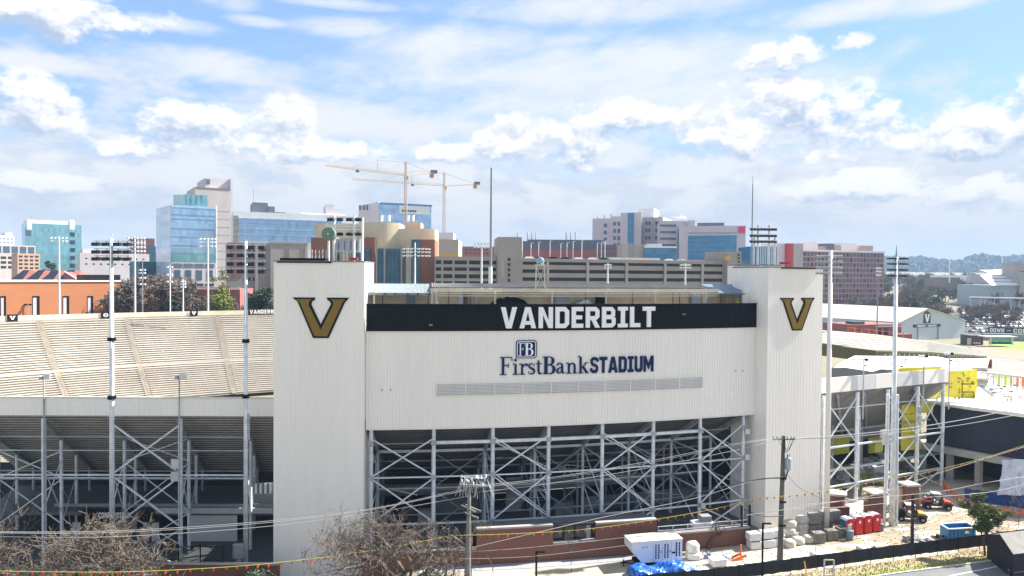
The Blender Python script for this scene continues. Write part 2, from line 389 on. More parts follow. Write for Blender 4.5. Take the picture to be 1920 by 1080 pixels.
SF = {
 'F': (0.70, [rect(.12, .04, .25, .955), rect(.0, 0, .38, .04), rect(.0, .957, .70, 1), rect(.252, .50, .50, .545), ('p', [(.66, .955), (.70, .955), (.70, .76), (.68, .76)]), ('p', [(.48, .64), (.51, .64), (.51, .40), (.48, .40)])]),
 'i': (0.34, [rect(.11, .04, .22, .60), rect(.0, 0, .34, .04), ('p', [(.0, .56), (.108, .60), (.108, .64), (.0, .61)]), ('p', [(.10, .76), (.23, .76), (.23, .89), (.10, .89)])]),
 'r': (0.46, [rect(.11, .04, .22, .60), rect(.0, 0, .34, .04), ('p', [(.0, .56), (.108, .60), (.108, .64), (.0, .61)]), ('s', [(.222, .42), (.29, .54), (.37, .585), (.45, .56), (.44, .47)], [.03, .06, .09, .10, .08])]),
 's': (0.42, [('s', [(.37, .46), (.35, .56), (.24, .615), (.12, .60), (.06, .50), (.10, .40), (.22, .34), (.34, .27), (.38, .17), (.33, .06), (.20, .02), (.08, .05), (.04, .18)], [.03, .03, .045, .05, .08, .10, .12, .12, .10, .07, .05, .04, .03])]),
 't': (0.36, [('s', [(.16, .80), (.16, .60), (.16, .14), (.20, .05), (.27, .03), (.36, .09)], [.05, .10, .105, .10, .07, .02]), rect(.0, .575, .34, .62)]),
 'B': (0.74, [rect(.10, .04, .29, .955), rect(.0, 0, .292, .038), rect(.0, .957, .292, 1), ('s', [(.294, .975)]+arc(.42, .755, .19, .22, 90, -90, 9)+[(.294, .53)], [.04, .05, .06, .10, .15, .17, .15, .10, .07, .05, .04]), ('s', [(.294, .515)]+arc(.44, .265, .23, .245, 90, -90, 9)+[(.294, .02)], [.04, .05, .08, .12, .17, .19, .17, .12, .08, .05, .04])]),
 'a': (0.56, [('s', [(.07, .48), (.14, .59), (.26, .61), (.35, .56), (.375, .46), (.375, .12), (.42, .05), (.53, .07)], [.07, .06, .05, .08, .12, .125, .09, .03]), ('s', [(.31, .37), (.18, .32), (.09, .24), (.08, .12), (.16, .05), (.26, .06), (.31, .12)], [.04, .06, .10, .11, .08, .05, .04])]),
 'n': (0.66, [rect(.11, .04, .23, .60), rect(.0, 0, .33, .04), ('p', [(.0, .56), (.108, .60), (.108, .64), (.0, .61)]), ('s', [(.232, .46), (.31, .57), (.42, .59), (.50, .50), (.51, .36), (.51, .04)], [.03, .05, .08, .11, .12, .12]), rect(.40, 0, .64, .038)]),
 'k': (0.66, [rect(.11, .04, .23, .95), rect(.0, 0, .33, .04), ('p', [(.0, .93), (.108, .95), (.108, 1.0), (.0, .97)]), ('s', [(.232, .30), (.50, .585)], .045), ('s', [(.31, .38), (.55, .03)], .13), rect(.42, .587, .62, .62), rect(.44, 0, .68, .03)]),
}
VLOGO = [(0, 0), (.40, 0), (.40, -.045), (.345, -.10), (.335, -.17), (.50, -.66), (.68, -.16), (.665, -.10), (.61, -.045), (.61, 0), (1, 0), (.925, -.12), (.64, -1), (.365, -1), (.09, -.10)]
VGOLD = [(.065, -.04), (.34, -.04), (.295, -.09), (.285, -.18), (.50, -.80), (.725, -.17), (.715, -.09), (.67, -.04), (.935, -.04), (.885, -.12), (.615, -.955), (.39, -.955), (.13, -.12)]
VSIMPLE = [(0, 1), (.4, 1), (.4, .88), (.34, .85), (.5, .35), (.66, .85), (.6, .88), (.6, 1), (1, 1), (1, .88), (.93, .85), (.64, 0), (.36, 0), (.07, .85), (0, .88)]
# ================================================================== terrain
def smooth(t): t = max(0.0, min(1.0, t)); return t*t*(3-2*t)
def H(X, Y):
    z = 0.0
    z -= 2.6*smooth((-10-X)/12.0)*(1-smooth((Y-96)/20.0))
    z += smooth((Y-330)/900.0)*smooth((X-0.22*Y)/(60+0.1*Y))*26
    z += 15*smooth((Y-226)/14.0)*smooth((-70-X)/30.0)*(1-smooth((Y-700)/400.0))
    z += smooth((Y-1500)/1600.0)*(14+22*smooth((X-200)/900.0))
    return z
xs = sorted(set([-4600, -3800, -3000, -2000, -1400, -1000] + list(range(-800, 1000, 40)) + list(range(-40, 90, 3)) + [1000, 1400, 2000, 3000, 3800, 4600]))
ys = sorted(set([-300, -100, -20, 20] + list(range(40, 130, 3)) + list(range(130, 250, 10)) + list(range(250, 700, 30)) + list(range(700, 3200, 120)) + [3500, 3900, 4300]))
g = MB(); g.v = [(x, y, H(x, y)) for y in ys for x in xs]; nx = len(xs)
g.f = [(j*nx+i, j*nx+i+1, (j+1)*nx+i+1, (j+1)*nx+i) for j in range(len(ys)-1) for i in range(nx-1)]
M_GROUND = mat('dry_winter_ground', (0.25, 0.215, 0.155), 0.95, 0, 0.05, 0.2, c2=(0.16, 0.165, 0.10), bump=0.3)
tag(g.build('ground', M_GROUND, smooth=True), kind='structure')
def sheet(name, pts, z, m, kind='structure', label=None, cat=None, parent=None):
    b = MB()
    vs = [(p[0], p[1], (H(p[0], p[1]) if len(p) < 3 else p[2]) + z) for p in pts]
    b.add(vs, [tuple(range(len(vs)))]); o = b.build(name, m, parent)
    if parent is None: tag(o, label, cat, kind=kind)
    return o
# ================================================================== the curved front wall between the two towers
def Yf(X): return 85.8 + .1816*X + .0031*X*X
def dYf(X): return .1816 + .0062*X
def FP(X, z, off=0.0):          # point on the wall, off metres outward (towards the street)
    k = dYf(X); n = math.hypot(k, 1)
    return Vector((X + off*k/n, Yf(X) - off/n, z))
def wallX(px, off=0.0):
    lo, hi = -40.0, 60.0
    for _ in range(50):
        m = (lo+hi)/2; p = FP(m, 20, off); q = 960+F*p.x/p.y
        if q < px: lo = m
        else: hi = m
    return (lo+hi)/2
XL, XR = wallX(687), wallX(1419)
ZB, ZM, ZT = 14.9, 26.3, 29.4
SIGN = thing('sign_wall', 'curved white ribbed wall carrying the dark name band high between the two white towers', 'wall', FP(0, 0))
def ribwall(name, x0, x1, z0, z1, m, parent, pitch=0.36, depth=0.05, off=0.0, thick=0.25):
    b = MB(); L = math.hypot(x1-x0, Yf(x1)-Yf(x0)); n = max(2, int(L/pitch)); ring = []
    for i in range(n):
        for f, d in ((0.0, 0.0), (0.70, 0.0), (0.76, -depth), (0.94, -depth)):
            ring.append((x0+(x1-x0)*(i+f)/n, off+d))
    ring.append((x1, off))
    k = len(ring); vs = []
    for z in (z0, z1):
        for X, o in ring: vs.append(FP(X, z, o))
    for z in (z0, z1):
        for X, o in ring: vs.append(FP(X, z, off-thick))
    fs = []
    for i in range(k-1):
        fs += [(i, i+1, k+i+1, k+i), (2*k+i+1, 2*k+i, 3*k+i, 3*k+i+1), (k+i, k+i+1, 3*k+i+1, 3*k+i), (i+1, i, 2*k+i, 2*k+i+1)]
    fs += [(0, k, 3*k, 2*k), (k-1, 3*k-1, 4*k-1, 2*k-1)]
    b.add(vs, fs); return b.build(name, m, parent)
ribwall('siding', XL, XR, ZB, ZM, M_WALL, SIGN)
ribwall('dark_name_band', XL, XR, ZM+0.01, ZT, M_NAVY, SIGN, off=0.14, depth=0.045)
def strip(name, x0, x1, z0, z1, o0, o1, m, parent, n=24):
    b = MB(); vs = []
    for i in range(n+1):
        X = x0+(x1-x0)*i/n
        vs += [FP(X, z0, o1), FP(X, z1, o1), FP(X, z1, o0), FP(X, z0, o0)]
    fs = []
    for i in range(n):
        a = 4*i; c = a+4
        fs += [(a, c, c+1, a+1), (a+1, c+1, c+2, a+2), (a+2, c+2, c+3, a+3), (a+3, c+3, c, a)]
    fs += [(0, 1, 2, 3), (4*n+3, 4*n+2, 4*n+1, 4*n)]
    b.add(vs, fs); return b.build(name, m, parent)
strip('coping', XL, XR, ZT+0.003, ZT+0.10, -0.20, 0.22, M_BLACK, SIGN)
strip('drip_trim', XL, XR, ZB-0.16, ZB-0.003, -0.3, 0.04, M_WALL2, SIGN)
# louvre band: frames and blades
lx = [wallX(p, 0.1) for p in (819, 874, 929, 982, 1035, 1086, 1136, 1184, 1231, 1276, 1320)]
ZL0, ZL1 = 18.72, 20.10
for i in range(10):
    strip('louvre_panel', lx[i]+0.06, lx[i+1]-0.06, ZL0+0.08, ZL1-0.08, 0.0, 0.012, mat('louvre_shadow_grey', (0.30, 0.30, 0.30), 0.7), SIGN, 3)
    for k in range(7):
        z = ZL0+0.14+k*0.17
        b = MB(); a0, a1 = lx[i]+0.06, lx[i+1]-0.06
        vs = []
        for X in (a0, (a0+a1)/2, a1): vs += [FP(X, z, 0.11), FP(X, z+0.10, 0.03), FP(X, z+0.125, 0.03), FP(X, z+0.02, 0.12)]
        b.add(vs, [(0, 4, 5, 1), (1, 5, 6, 2), (2, 6, 7, 3), (3, 7, 4, 0), (4, 8, 9, 5), (5, 9, 10, 6), (6, 10, 11, 7), (7, 11, 8, 4)])
        b.build('louvre_blade', M_WALL2, SIGN)
for i in range(11):
    strip('louvre_mullion', lx[i]-0.05, lx[i]+0.05, ZL0+0.005, ZL1-0.005, 0.0, 0.14, M_WALL, SIGN, 1)
strip('louvre_head', lx[0]-0.05, lx[10]+0.05, ZL1, ZL1+0.07, 0.0, 0.16, M_WALL, SIGN)
strip('louvre_sill', lx[0]-0.05, lx[10]+0.05, ZL0-0.07, ZL0, 0.0, 0.16, M_WALL, SIGN)
for px in (717, 733.5, 1381, 1394):
    X = wallX(px); z = FP(X, 19.4 if px < 900 else 20.6, 0).z
    strip('small_vent', X-0.12, X+0.12, z, z+0.09, 0.0, 0.10, M_GREY, SIGN, 1)
for px, py in ((808, 609), (1282, 589)):
    X = wallX(px); z = P(px, py, Yf(X)).z
    strip('small_plate', X-0.2, X+0.2, z-0.08, z+0.08, 0.14, 0.2, M_GREY, SIGN, 1)
# lettering -------------------------------------------------------------
def arc_place(x0, z0, sc, slant=0.0, base=0.0):
    # returns place_fn for a letter starting at wall abscissa x0, local straight frame
    k = dYf(x0+sc*0.3); n = math.hypot(k, 1); t = Vector((1/n, k/n, 0)); nn = Vector((k/n, -1/n, 0)); o = FP(x0, z0, base)
    return lambda u, v, w: o + t*(u*sc) + Vector((0, 0, v*sc)) + nn*w
def line_word(parent, word, font, px0, px1, zfun, hgt, m, gap, base, t0, t1, wscale=1.0, names='letter'):
    x0, x1 = wallX(px0, base), wallX(px1, base)
    tot = sum(font[c][0] for c in word) + gap*(len(word)-1); L = x1-x0
    kx = L/tot; x = x0
    for c in word:
        b = MB(); w = font[c][0]
        k = dYf(x+kx*w/2); n = math.hypot(k, 1); t = Vector((1/n, k/n, 0)); nn = Vector((k/n, -1/n, 0)); o = FP(x, zfun(x), base)
        glyph_mesh(b, font[c][1], lambda u, v, ww: o + t*(u*kx*n) + Vector((0, 0, v*hgt)) + nn*ww, t0, t1)
        b.build(names, m, parent)
        x += kx*(w+gap)
line_word(SIGN, 'VANDERBILT', BF, 939, 1228, lambda x: 26.62, 2.52, M_WHITE, 0.125, 0.14, 0.0, 0.20)
FB = thing('bank_sign', 'navy FirstBank STADIUM lettering with a square FB badge fixed to the white ribbed wall', 'sign', FP(8, 20))
def zl(x): return 21.22
SFB = dict(SF); SFB['f'] = SF['F']
zb = Zat(940, 703, Yf(wallX(940)))
line_word(FB, 'FirstBank', {**SF}, 938, 1105, lambda x: zb, 2.13, M_BLUE, 0.035, 0.0, 0.02, 0.16)
line_word(FB, 'STADIUM', BF, 1108, 1226, lambda x: zb-0.02, 1.98, M_BLUE, 0.10, 0.0, 0.02, 0.16)
# badge
xa, xb = wallX(968), wallX(1007); za, zc = Zat(987, 671.5, Yf((xa+xb)/2)), Zat(987, 638, Yf((xa+xb)/2))
def rrect(x0, y0, x1, y1, r):
    out = []
    for cx, cy, a in ((x1-r, y0+r, -90), (x1-r, y1-r, 0), (x0+r, y1-r, 90), (x0+r, y0+r, 180)): out += arc(cx, cy, r, r, a, a+90, 5)
    return out
kq = dYf(xa); nq = math.hypot(kq, 1); tq = Vector((1/nq, kq/nq, 0)); nnq = Vector((kq/nq, -1/nq, 0)); oq = FP(xa, za, 0)
bp_ = lambda u, v, w: oq + tq*u + Vector((0, 0, v)) + nnq*w
Wb = (xb-xa)*nq; Hb = zc-za
b = MB(); glyph_mesh(b, [('p', rrect(0, 0, Wb, Hb, .32))], bp_, 0.02, 0.14); bd = b.build('badge', M_BLUE, FB)
b = MB(); glyph_mesh(b, [('s', rrect(.15, .15, Wb-.15, Hb-.15, .22), .085, True)], bp_, 0.141, 0.16); b.build('badge_border', M_WHITE, bd)
for c, u0, ww in (('F', .32, .72), ('B', 1.04, .98)):
    b = MB(); fw = SF[c][0]
    glyph_mesh(b, SF[c][1], lambda u, v, w: bp_(u0+(u/fw)*ww*(Wb/2.34), .30+v*(Hb-.60), w), 0.141, 0.17); b.build('badge_letter', M_WHITE, bd)
# ================================================================== towers
def tower(p0, ang, width, depth, z0, z1, label, logo_w, logo_c, logo_h):
    # p0: front left corner; ang: direction of the front face
    t = Vector((math.cos(ang), math.sin(ang), 0)); n = Vector((math.sin(ang), -math.cos(ang), 0))
    T = thing('stadium_tower', label, 'tower', (p0[0], p0[1], 0), group='tall white towers at the ends of the sign wall')
    ring = []
    def side(a, b, nn, pitch=0.5, d=0.025):
        L = (b-a).length; k = int(L/pitch); dr = (b-a)/k
        for i in range(k):
            for f, q in ((0, 0), (.84, 0), (.88, -d), (.96, -d)): ring.append(a+dr*(i+f)+nn*q)
    a = Vector((p0[0], p0[1], 0)); bb = a+t*width; c = bb-n*depth; d = a-n*depth
    side(a, bb, n); side(bb, c, t); side(c, d, -n, 2.0); side(d, a, -t)
    b = MB(); b.prism([p+Vector((0, 0, z0)) for p in ring], (0, 0, z1-z0)); b.build('tower_wall', M_WALL, T)
    # coping, part dark and part light as left by the work on the roof
    cc = (a+bb+c+d)/4
    b = MB(); q = 0.07
    outer = [a-t*q+n*q, bb+t*q+n*q, c+t*q-n*q, d-t*q-n*q]
    b.prism([p+Vector((0, 0, z1+0.004)) for p in outer], (0, 0, 0.13)); b.build('roof_coping', mat('grey_brown_coping', (0.24, 0.23, 0.22), 0.7), T)
    o = a + t*logo_c - t*(logo_w/2) + Vector((0, 0, logo_h))
    f = lambda u, v, w: o + t*(u*logo_w) + Vector((0, 0, v*logo_w*0.72)) + n*w
    b = MB(); glyph_mesh(b, [('p', VLOGO)], f, 0.003, 0.09); lo = b.build('logo_border', M_BLACK, T)
    b = MB(); glyph_mesh(b, [('p', VGOLD)], f, 0.091, 0.12); b.build('logo_face', M_GOLD, lo)
    return T, t, n, a, bb, c, d
pL = P(513, 700, 82.4); angL = R(2.0); z1L = Zat(600, 491, 82.6)
wL = (Xat(683, 82.7)-pL.x)
TL, tL, nL, aL, bL, cL, dL = tower(pL, angL, wL, 7.0, -3.2, z1L, 'left white tower with gold V, beside the far bench stand, its foot behind bare twigs', 6.45, 5.36, Zat(600, 558, 82.5))
kR = dYf(XR); nR_ = Vector((kR, -1, 0)).normalized(); aR0 = FP(XR, 0, 0) + nR_*2.2
angR = math.atan(kR)+R(1.0)
cR_ = aR0.copy()
# width so that the right edge falls at px 1545
tr = Vector((math.cos(angR), math.sin(angR), 0)); q_ = (1543-960)/F
wR = (q_*aR0.y-aR0.x)/(tr.x-q_*tr.y)
z1R = Zat(1490, 502.5, aR0.y+1.5)
V1 = (1495-960)/F; cenR = (V1*aR0.y-aR0.x)/(tr.x-V1*tr.y)
TR, tR, nR, aR, bR, cR, dR = tower(aR0, angR, wR, 7.0, -0.3, z1R, 'right white tower with gold V above the red portable toilets', 5.95, cenR, Zat(1495, 558.5, aR0.y+1.9))
# dark flashing strips along the front edges and things left on the roofs
pbar('front_flashing', TL, M_BLACK, aL+tL*0.4+nL*0.10+Vector((0, 0, z1L-0.05)), aL+tL*6.6+nL*0.10+Vector((0, 0, z1L-0.05)), 0.10, 0.16)
pbar('front_flashing', TR, M_BLACK, aR+tR*2.0+nR*0.10+Vector((0, 0, z1R-0.02)), aR+tR*(wR+.05)+nR*0.10+Vector((0, 0, z1R-0.02)), 0.10, 0.16)
pbox('roof_membrane', TL, M_BLACK, (aL.x+2.8, aL.y+3.0, z1L+0.30), (5.2, 3.0, 0.30), angL)
# lower cream blocks beside the right tower (seen over the name band)
Ynb = aR.y+6.5
xa_, xb_ = Xat(1376, Ynb), Xat(1424, Ynb)
SB = thing('stair_block', 'cream roof block touching the left edge of the right tower above the dark band', 'building', (xa_, Ynb, 0))
b = MB().box(((xa_+xb_+3)/2, Ynb+1.5, (26+Zat(1400, 498, Ynb))/2), (xb_-xa_+3, 3.0, Zat(1400, 498, Ynb)-26)); b.build('block_wall', M_WALL2, SB)
b = MB().box(((xa_+xb_+3)/2, Ynb+1.5, Zat(1400, 498, Ynb)+0.08), (xb_-xa_+3.2, 3.2, 0.14)); b.build('block_coping', M_GREY, SB)
Y2 = aR.y+3.2
b = MB().box(((Xat(1393, Y2)+Xat(1421, Y2))/2, Y2+1.2, (26+Zat(1400, 547, Y2))/2), (Xat(1421, Y2)-Xat(1393, Y2), 2.2, Zat(1400, 547, Y2)-26)); b.build('lower_block', M_WALL2, SB)
for px in (1410, 1396): ptube('downpipe', SB, M_GREY, (Xat(px, Ynb-.1), Ynb-.1, 26), (Xat(px, Ynb-.1), Ynb-.1, Zat(px, 500, Ynb)), 0.06)
ptube('block_pipe', SB, M_CREAM, (Xat(1420, Y2), Y2-1.0, 29), (Xat(1420, Y2), Y2-1.0, Zat(1420, 498, Y2)), 0.10)
# ================================================================== rooftop press deck behind the name band
def back(X, z, s): return FP(X, z, -s)
DK = thing('press_deck', 'long cream press deck with pale roof rising behind the dark name band', 'building', FP(0, 0, -8))
XD0, XD1 = wallX(690, -3), wallX(1392, -5)
def roofstrip(name, x0, x1, s0, z0, s1, z1, th, m, n=20, corr=0.0):
    b = MB(); vs = []
    for i in range(n+1):
        X = x0+(x1-x0)*i/n; c = corr*(1 if i % 2 else -1)
        vs += [back(X, z0+c, s0), back(X, z1+c, s1), back(X, z1+c-th, s1), back(X, z0+c-th, s0)]
    fs = []
    for i in range(n):
        a = 4*i; c = a+4
        fs += [(a, c, c+1, a+1), (a+1, c+1, c+2, a+2), (a+2, c+2, c+3, a+3), (a+3, c+3, c, a)]
    fs += [(0, 1, 2, 3), (4*n+3, 4*n+2, 4*n+1, 4*n)]
    b.add(vs, fs); return b.build(name, m, DK)
XM = wallX(808, -5); XE = wallX(1320, -5)
zr = Zat(1000, 548, 93.0); 
b = MB(); vs = []; n = 30
for i in range(n+1):
    X = XD0+(XD1-XD0)*i/n
    vs += [back(X, 26.2, 4.3), back(X, 31.2, 4.3), back(X, 31.2, 4.5), back(X, 26.2, 4.5)]
fs = []
for i in range(n):
    a = 4*i; c = a+4; fs += [(a, c, c+1, a+1), (a+1, c+1, c+2, a+2), (a+2, c+2, c+3, a+3), (a+3, c+3, c, a)]
b.add(vs, fs); b.build('deck_back_wall', mat('tan_cabin_wall', (0.86, 0.72, 0.50), 0.8, 0, 0.5, 0.10), DK)
roofstrip('deck_floor', XD0, XD1, 0.4, 27.0, 6.0, 27.0, 0.3, M_CONC)
roofstrip('roof_sheet', XM, wallX(1290, -6), 2.2, 31.45, 8.5, 31.85, 0.08, mat('grey_roof_sheet', (0.19, 0.185, 0.18), 0.7, 0, 0.6, 0.25), 260, 0.05)
roofstrip('low_roof_sheet', XD0, XM-0.2, 1.6, 30.75, 8.0, 31.75, 0.08, mat('blue_white_roof_sheet', (0.22, 0.27, 0.29), 0.6, 0.0, 1, 0.08), 90, 0.03)
roofstrip('low_roof_fascia', XD0, XM-0.2, 1.45, 30.7, 1.58, 30.7, 0.24, mat('blue_white_roof_sheet', (0.55, 0.65, 0.68), 0.5), 8)
roofstrip('roof_edge_beam', XM, XE, 1.7, 31.30, 1.95, 31.30, 0.42, M_CREAM, 12)
roofstrip('lower_rail', XM+0.3, XE, 1.5, 30.75, 1.6, 30.75, 0.12, M_CREAM, 12)
roofstrip('lit_blind_roll', XM+0.3, XE, 1.75, 30.45, 1.9, 30.45, 0.10, M_WALL2, 12)
roofstrip('blue_grey_roof', XE+0.1, XD1, 1.7, 30.80, 6.0, 31.9, 0.10, mat('blue_grey_roof', (0.14, 0.20, 0.28), 0.45, 0.2, 1, 0.08), 12)
roofstrip('blue_roof_edge', XE+0.1, XD1, 1.55, 30.74, 1.68, 30.74, 0.14, mat('blue_grey_roof', (0.3, 0.4, 0.5)), 8)
for px in (702, 810, 818, 928, 1035, 1136, 1228, 1322):
    X = wallX(px, -1.9); ptube('deck_post', DK, M_CREAM, back(X, 27.0, 1.82), back(X, 31.3, 1.82), 0.13)
for px in (722, 741, 765, 784, 805):
    X = wallX(px, -1.5); p = back(X, 30.62, 1.36); pbox('fascia_light', DK, M_BLACK, p, (0.22, 0.12, 0.14), 0.1)
for px in (720, 766, 803, 840, 868, 880, 1090, 1176, 1250, 1262, 1280, 1338):
    X = wallX(px, -5.9); pbar('wall_batten', DK, mat('batten_brown_grey', (.24, .21, .18), .8), back(X, 27.05, 4.22), back(X, 31.2, 4.22), 0.10)
for px, w, c in ((771, 1.0, (0.25, 0.32, 0.42)), (862, 0.6, (0.7, .7, .7)), (872, 0.35, (0.15, .15, .15)), (890, 0.5, (0.66, .62, .55)), (1290, 1.1, (0.55, .6, .66)), (1308, .8, (0.7, .7, .68))):
    X = wallX(px, -5.8); m = mat('deck_panel_%d' % px, c, 0.6); p = back(X, 29.1, 4.1); pbox('wall_cabinet', DK, m, p, (w, 0.3, 3.0), math.atan(dYf(X)))
# things standing on the deck
def deckbox(name, label, cat, px0, px1, z0, z1, s, d, m, grp=None):
    x0, x1 = wallX(px0, -s), wallX(px1, -s); X = (x0+x1)/2; p = back(X, (z0+z1)/2, s); L = math.hypot(x1-x0, Yf(x1)-Yf(x0))
    b = MB().box((0, 0, 0), (L, d, z1-z0)); o = b.build(name, m); o.location = p; o.rotation_euler = (0, 0, math.atan(dYf(X)))
    return tag(o, label, cat, grp)
TK = mat('slate_tank_grey', (0.12, 0.15, 0.20), 0.6)
tk = thing('equipment_rack', 'slate grey ribbed storage crates on the deck above the L and T of the name', 'crate', back(wallX(1188, -3), 27, 3), math.atan(dYf(14)))
for k in range(8):
    b = MB().box((-3.2+k*0.92, 0, 1.45), (0.80, 1.0, 2.9)); b.box((-3.2+k*0.92, -0.53, 1.45), (0.3, 0.06, 2.6)); b.build('rack_panel', TK, tk)
def tarp(name, label, px0, px1, z0, zpk, s, m, seed):
    rnd = random.Random(seed); x0, x1 = wallX(px0, -s), wallX(px1, -s); b = MB(); n = 14
    for j in range(3):
        for i in range(n+1):
            X = x0+(x1-x0)*i/n; e = math.sin(math.pi*min(1, max(0, (i/n*0.9+0.08))))**0.45
            z = z0 if j == 0 else (z0+(zpk-z0)*e*(0.93+0.1*rnd.random()))
            b.v.append(tuple(back(X, z, s-0.6+(1.6 if j == 2 else 0)+rnd.random()*0.1)))
    for j in range(2):
        for i in range(n): b.f.append((j*(n+1)+i, j*(n+1)+i+1, (j+1)*(n+1)+i+1, (j+1)*(n+1)+i))
    return tag(b.build(name, m), label, 'tarpaulin')
tarp('black_tarp', 'black tarpaulin draped over equipment above the V and A of the name', 912, 1008, 27.1, 30.2, 3, M_BLACK, 3)
tarp('silver_tarp', 'silver wrinkled sheet inside a black frame above the E and R of the name', 1072, 1118, 27.2, 29.95, 3, mat('silver_sheet', (0.6, 0.62, 0.66), 0.4, 0.2, 3, 0.2), 5)
deckbox('black_crate', 'black cabinet right of the silver sheet on the deck', 'cabinet', 1120, 1134, 27, 30.2, 3.2, 1.2, M_BLACK)
deckbox('grey_partition', 'grey partition left of the silver sheet on the deck', 'panel', 1040, 1068, 27, 30.3, 3.4, 0.3, M_STEELD)
pd = thing('camera_pedestal', 'cream lattice stand with a blue glass dome rising above the roof of the deck', 'camera stand', back(wallX(1013, -2.2), 31.3, 2.2))
px_, py_ = pd.location.x, pd.location.y
for sx in (-.5, .5):
    for sy in (-.4, .4):
        pbar('leg', pd, M_CREAM, (px_+sx*1.15, py_+sy, 31.3), (px_+sx, py_+sy, 34.15), 0.13)
    pbar('brace', pd, M_CREAM, (px_-sx*1.1, py_-.42, 31.5), (px_+sx, py_-.42, 34.0), 0.07)
pbox('platform', pd, M_CREAM, (px_, py_, 34.2), (1.35, 1.1, 0.14))
b = MB().lathe([(0.0001, .95), (.3, .85), (.46, .6), (.5, .3), (.46, .0)][::-1], (px_, py_, 34.28), 14); b.build('dome', mat('blue_glass_dome', (0.25, 0.4, 0.5), 0.08, 0.4), pd, smooth=True)
# worker in a lime jacket on the deck is built with the people below
# ================================================================== steel frame under the sign wall
SF_ = thing('steel_frame', 'pale galvanised steel columns, beams and cross braces under the white sign wall', 'steel frame', FP(0, 0, -6))
colX = [wallX(p, -0.5) for p in (697, 815, 926, 1031, 1132, 1228, 1316, 1397)]
zsl = lambda s: 15.0 - 0.56*s
ptop = lambda s: zsl(s)-0.2
for i, X in enumerate(colX):
    for s, r in ((0.5, 0.24), (7.5, 0.20), (9.5, 0.14), (15.0, 0.17)):
        zt = 15.0 if s < 1 else ptop(s)-0.3
        ptube('column', SF_, M_STEEL if s < 8 else M_STEELD, back(X, 0.2, s), back(X, zt, s), r)
    # raking beam under the seats
    pbar('raking_beam', SF_, M_STEELD, back(X, zsl(0)-0.5, 0.8), back(X, zsl(21)-0.5, 21), 0.30, 0.62)
    # transverse bracing between first and second column rows
    for z0, z1 in ((0.6, 5.4), (5.4, 10.2)):
        for a_, b_ in ((z0, z1), (z1, z0)): pbar('brace', SF_, M_STEEL, back(X, a_, 0.7), back(X, b_, 7.4), 0.11)
    for z in (5.4, 10.3): pbar('strut', SF_, M_STEEL, back(X, z, 0.6), back(X, z, 7.5), 0.16)
    for z0, z1 in ((0.5, 3.8), (3.8, 7.0)):
        for a_, b_ in ((z0, z1), (z1, z0)): pbar('brace', SF_, M_STEELD, back(X, a_, 9.5), back(X, b_, 14.8), 0.09)
for i in range(7):
    a, c = colX[i], colX[i+1]
    for z, w in ((9.0, 0.15), (3.45, 0.18)): pbar('girt', SF_, M_STEEL, back(a, z, 0.45), back(c, z, 0.45), w)
    if 0 < i < 6: pbar('edge_beam', SF_, M_STEEL, back(a, 13.05, 0.5), back(c, 13.05, 0.5), 0.32, 0.36)
    for s, z, w, m in ((7.5, 10.4, 0.34, M_STEEL), (7.5, 5.6, 0.16, M_STEEL), (9.5, 8.6, .14, M_STEELD), (15, 6.2, 0.22, M_STEELD), (7.5, 2.2, 0.16, M_STEELD), (3.5, 12.3, 0.13, M_STEELD), (4.5, 7.9, .10, M_STEELD), (12, 4.0, .16, M_STEELD)):
        pbar('beam', SF_, m, back(a, z, s), back(c, z, s), w)
    if i % 2 == 0:
        zt = 13.6
        for z0, z1 in ((9.1, zt), (3.6, 8.9), (0.0, 3.3)):
            pbar('cross_brace', SF_, M_STEEL, back(a, z0, 0.35), back(c, z1, 0.35), 0.15)
            pbar('cross_brace', SF_, M_STEEL, back(a, z1, 0.55), back(c, z0, 0.55), 0.15)
    else:
        for z0, z1 in ((5.6, 10.2), (0.4, 5.4)):
            pbar('cross_brace', SF_, M_STEELD, back(a, z0, 7.4), back(c, z1, 7.4), 0.11)
            pbar('cross_brace', SF_, M_STEELD, back(a, z1, 7.6), back(c, z0, 7.6), 0.11)
    # big single diagonals running back in plan
    if i in (2, 4): 
        pbar('plan_brace', SF_, M_STEEL, back(a, 9.3, 0.6), back(c, 3.8, 1.2), 0.13); pbar('plan_brace', SF_, M_STEEL, back(a, 13.0, 0.9), back(c, 9.4, 1.5), 0.13)
for X in colX:
    for z in (3.45, 9.0, 13.05):
        pbox('gusset_plate', SF_, M_STEELD, back(X, z, 0.22), (.62, .05, .55), math.atan(dYf(X)))
rj = random.Random(12)
for k in range(16):
    X = rj.uniform(colX[0], colX[-1]); s = rj.uniform(3, 13); z = rj.uniform(2, 9)
    ptube('service_pipe', SF_, rj.choice([M_STEELD, M_GREY, M_CREAM]), back(X, z, s), back(X+rj.uniform(2, 8), z+rj.uniform(-.6, .6), s+rj.uniform(-2, 2)), .06)
# junction boxes fixed to columns
for i, z in ((6, 3.4), (7, 12.6), (7, 9.2)): pbox('junction_box', SF_, M_ALU, back(colX[i], z, 0.1)+Vector((0.3, 0, 0)), (0.55, 0.3, 0.7))
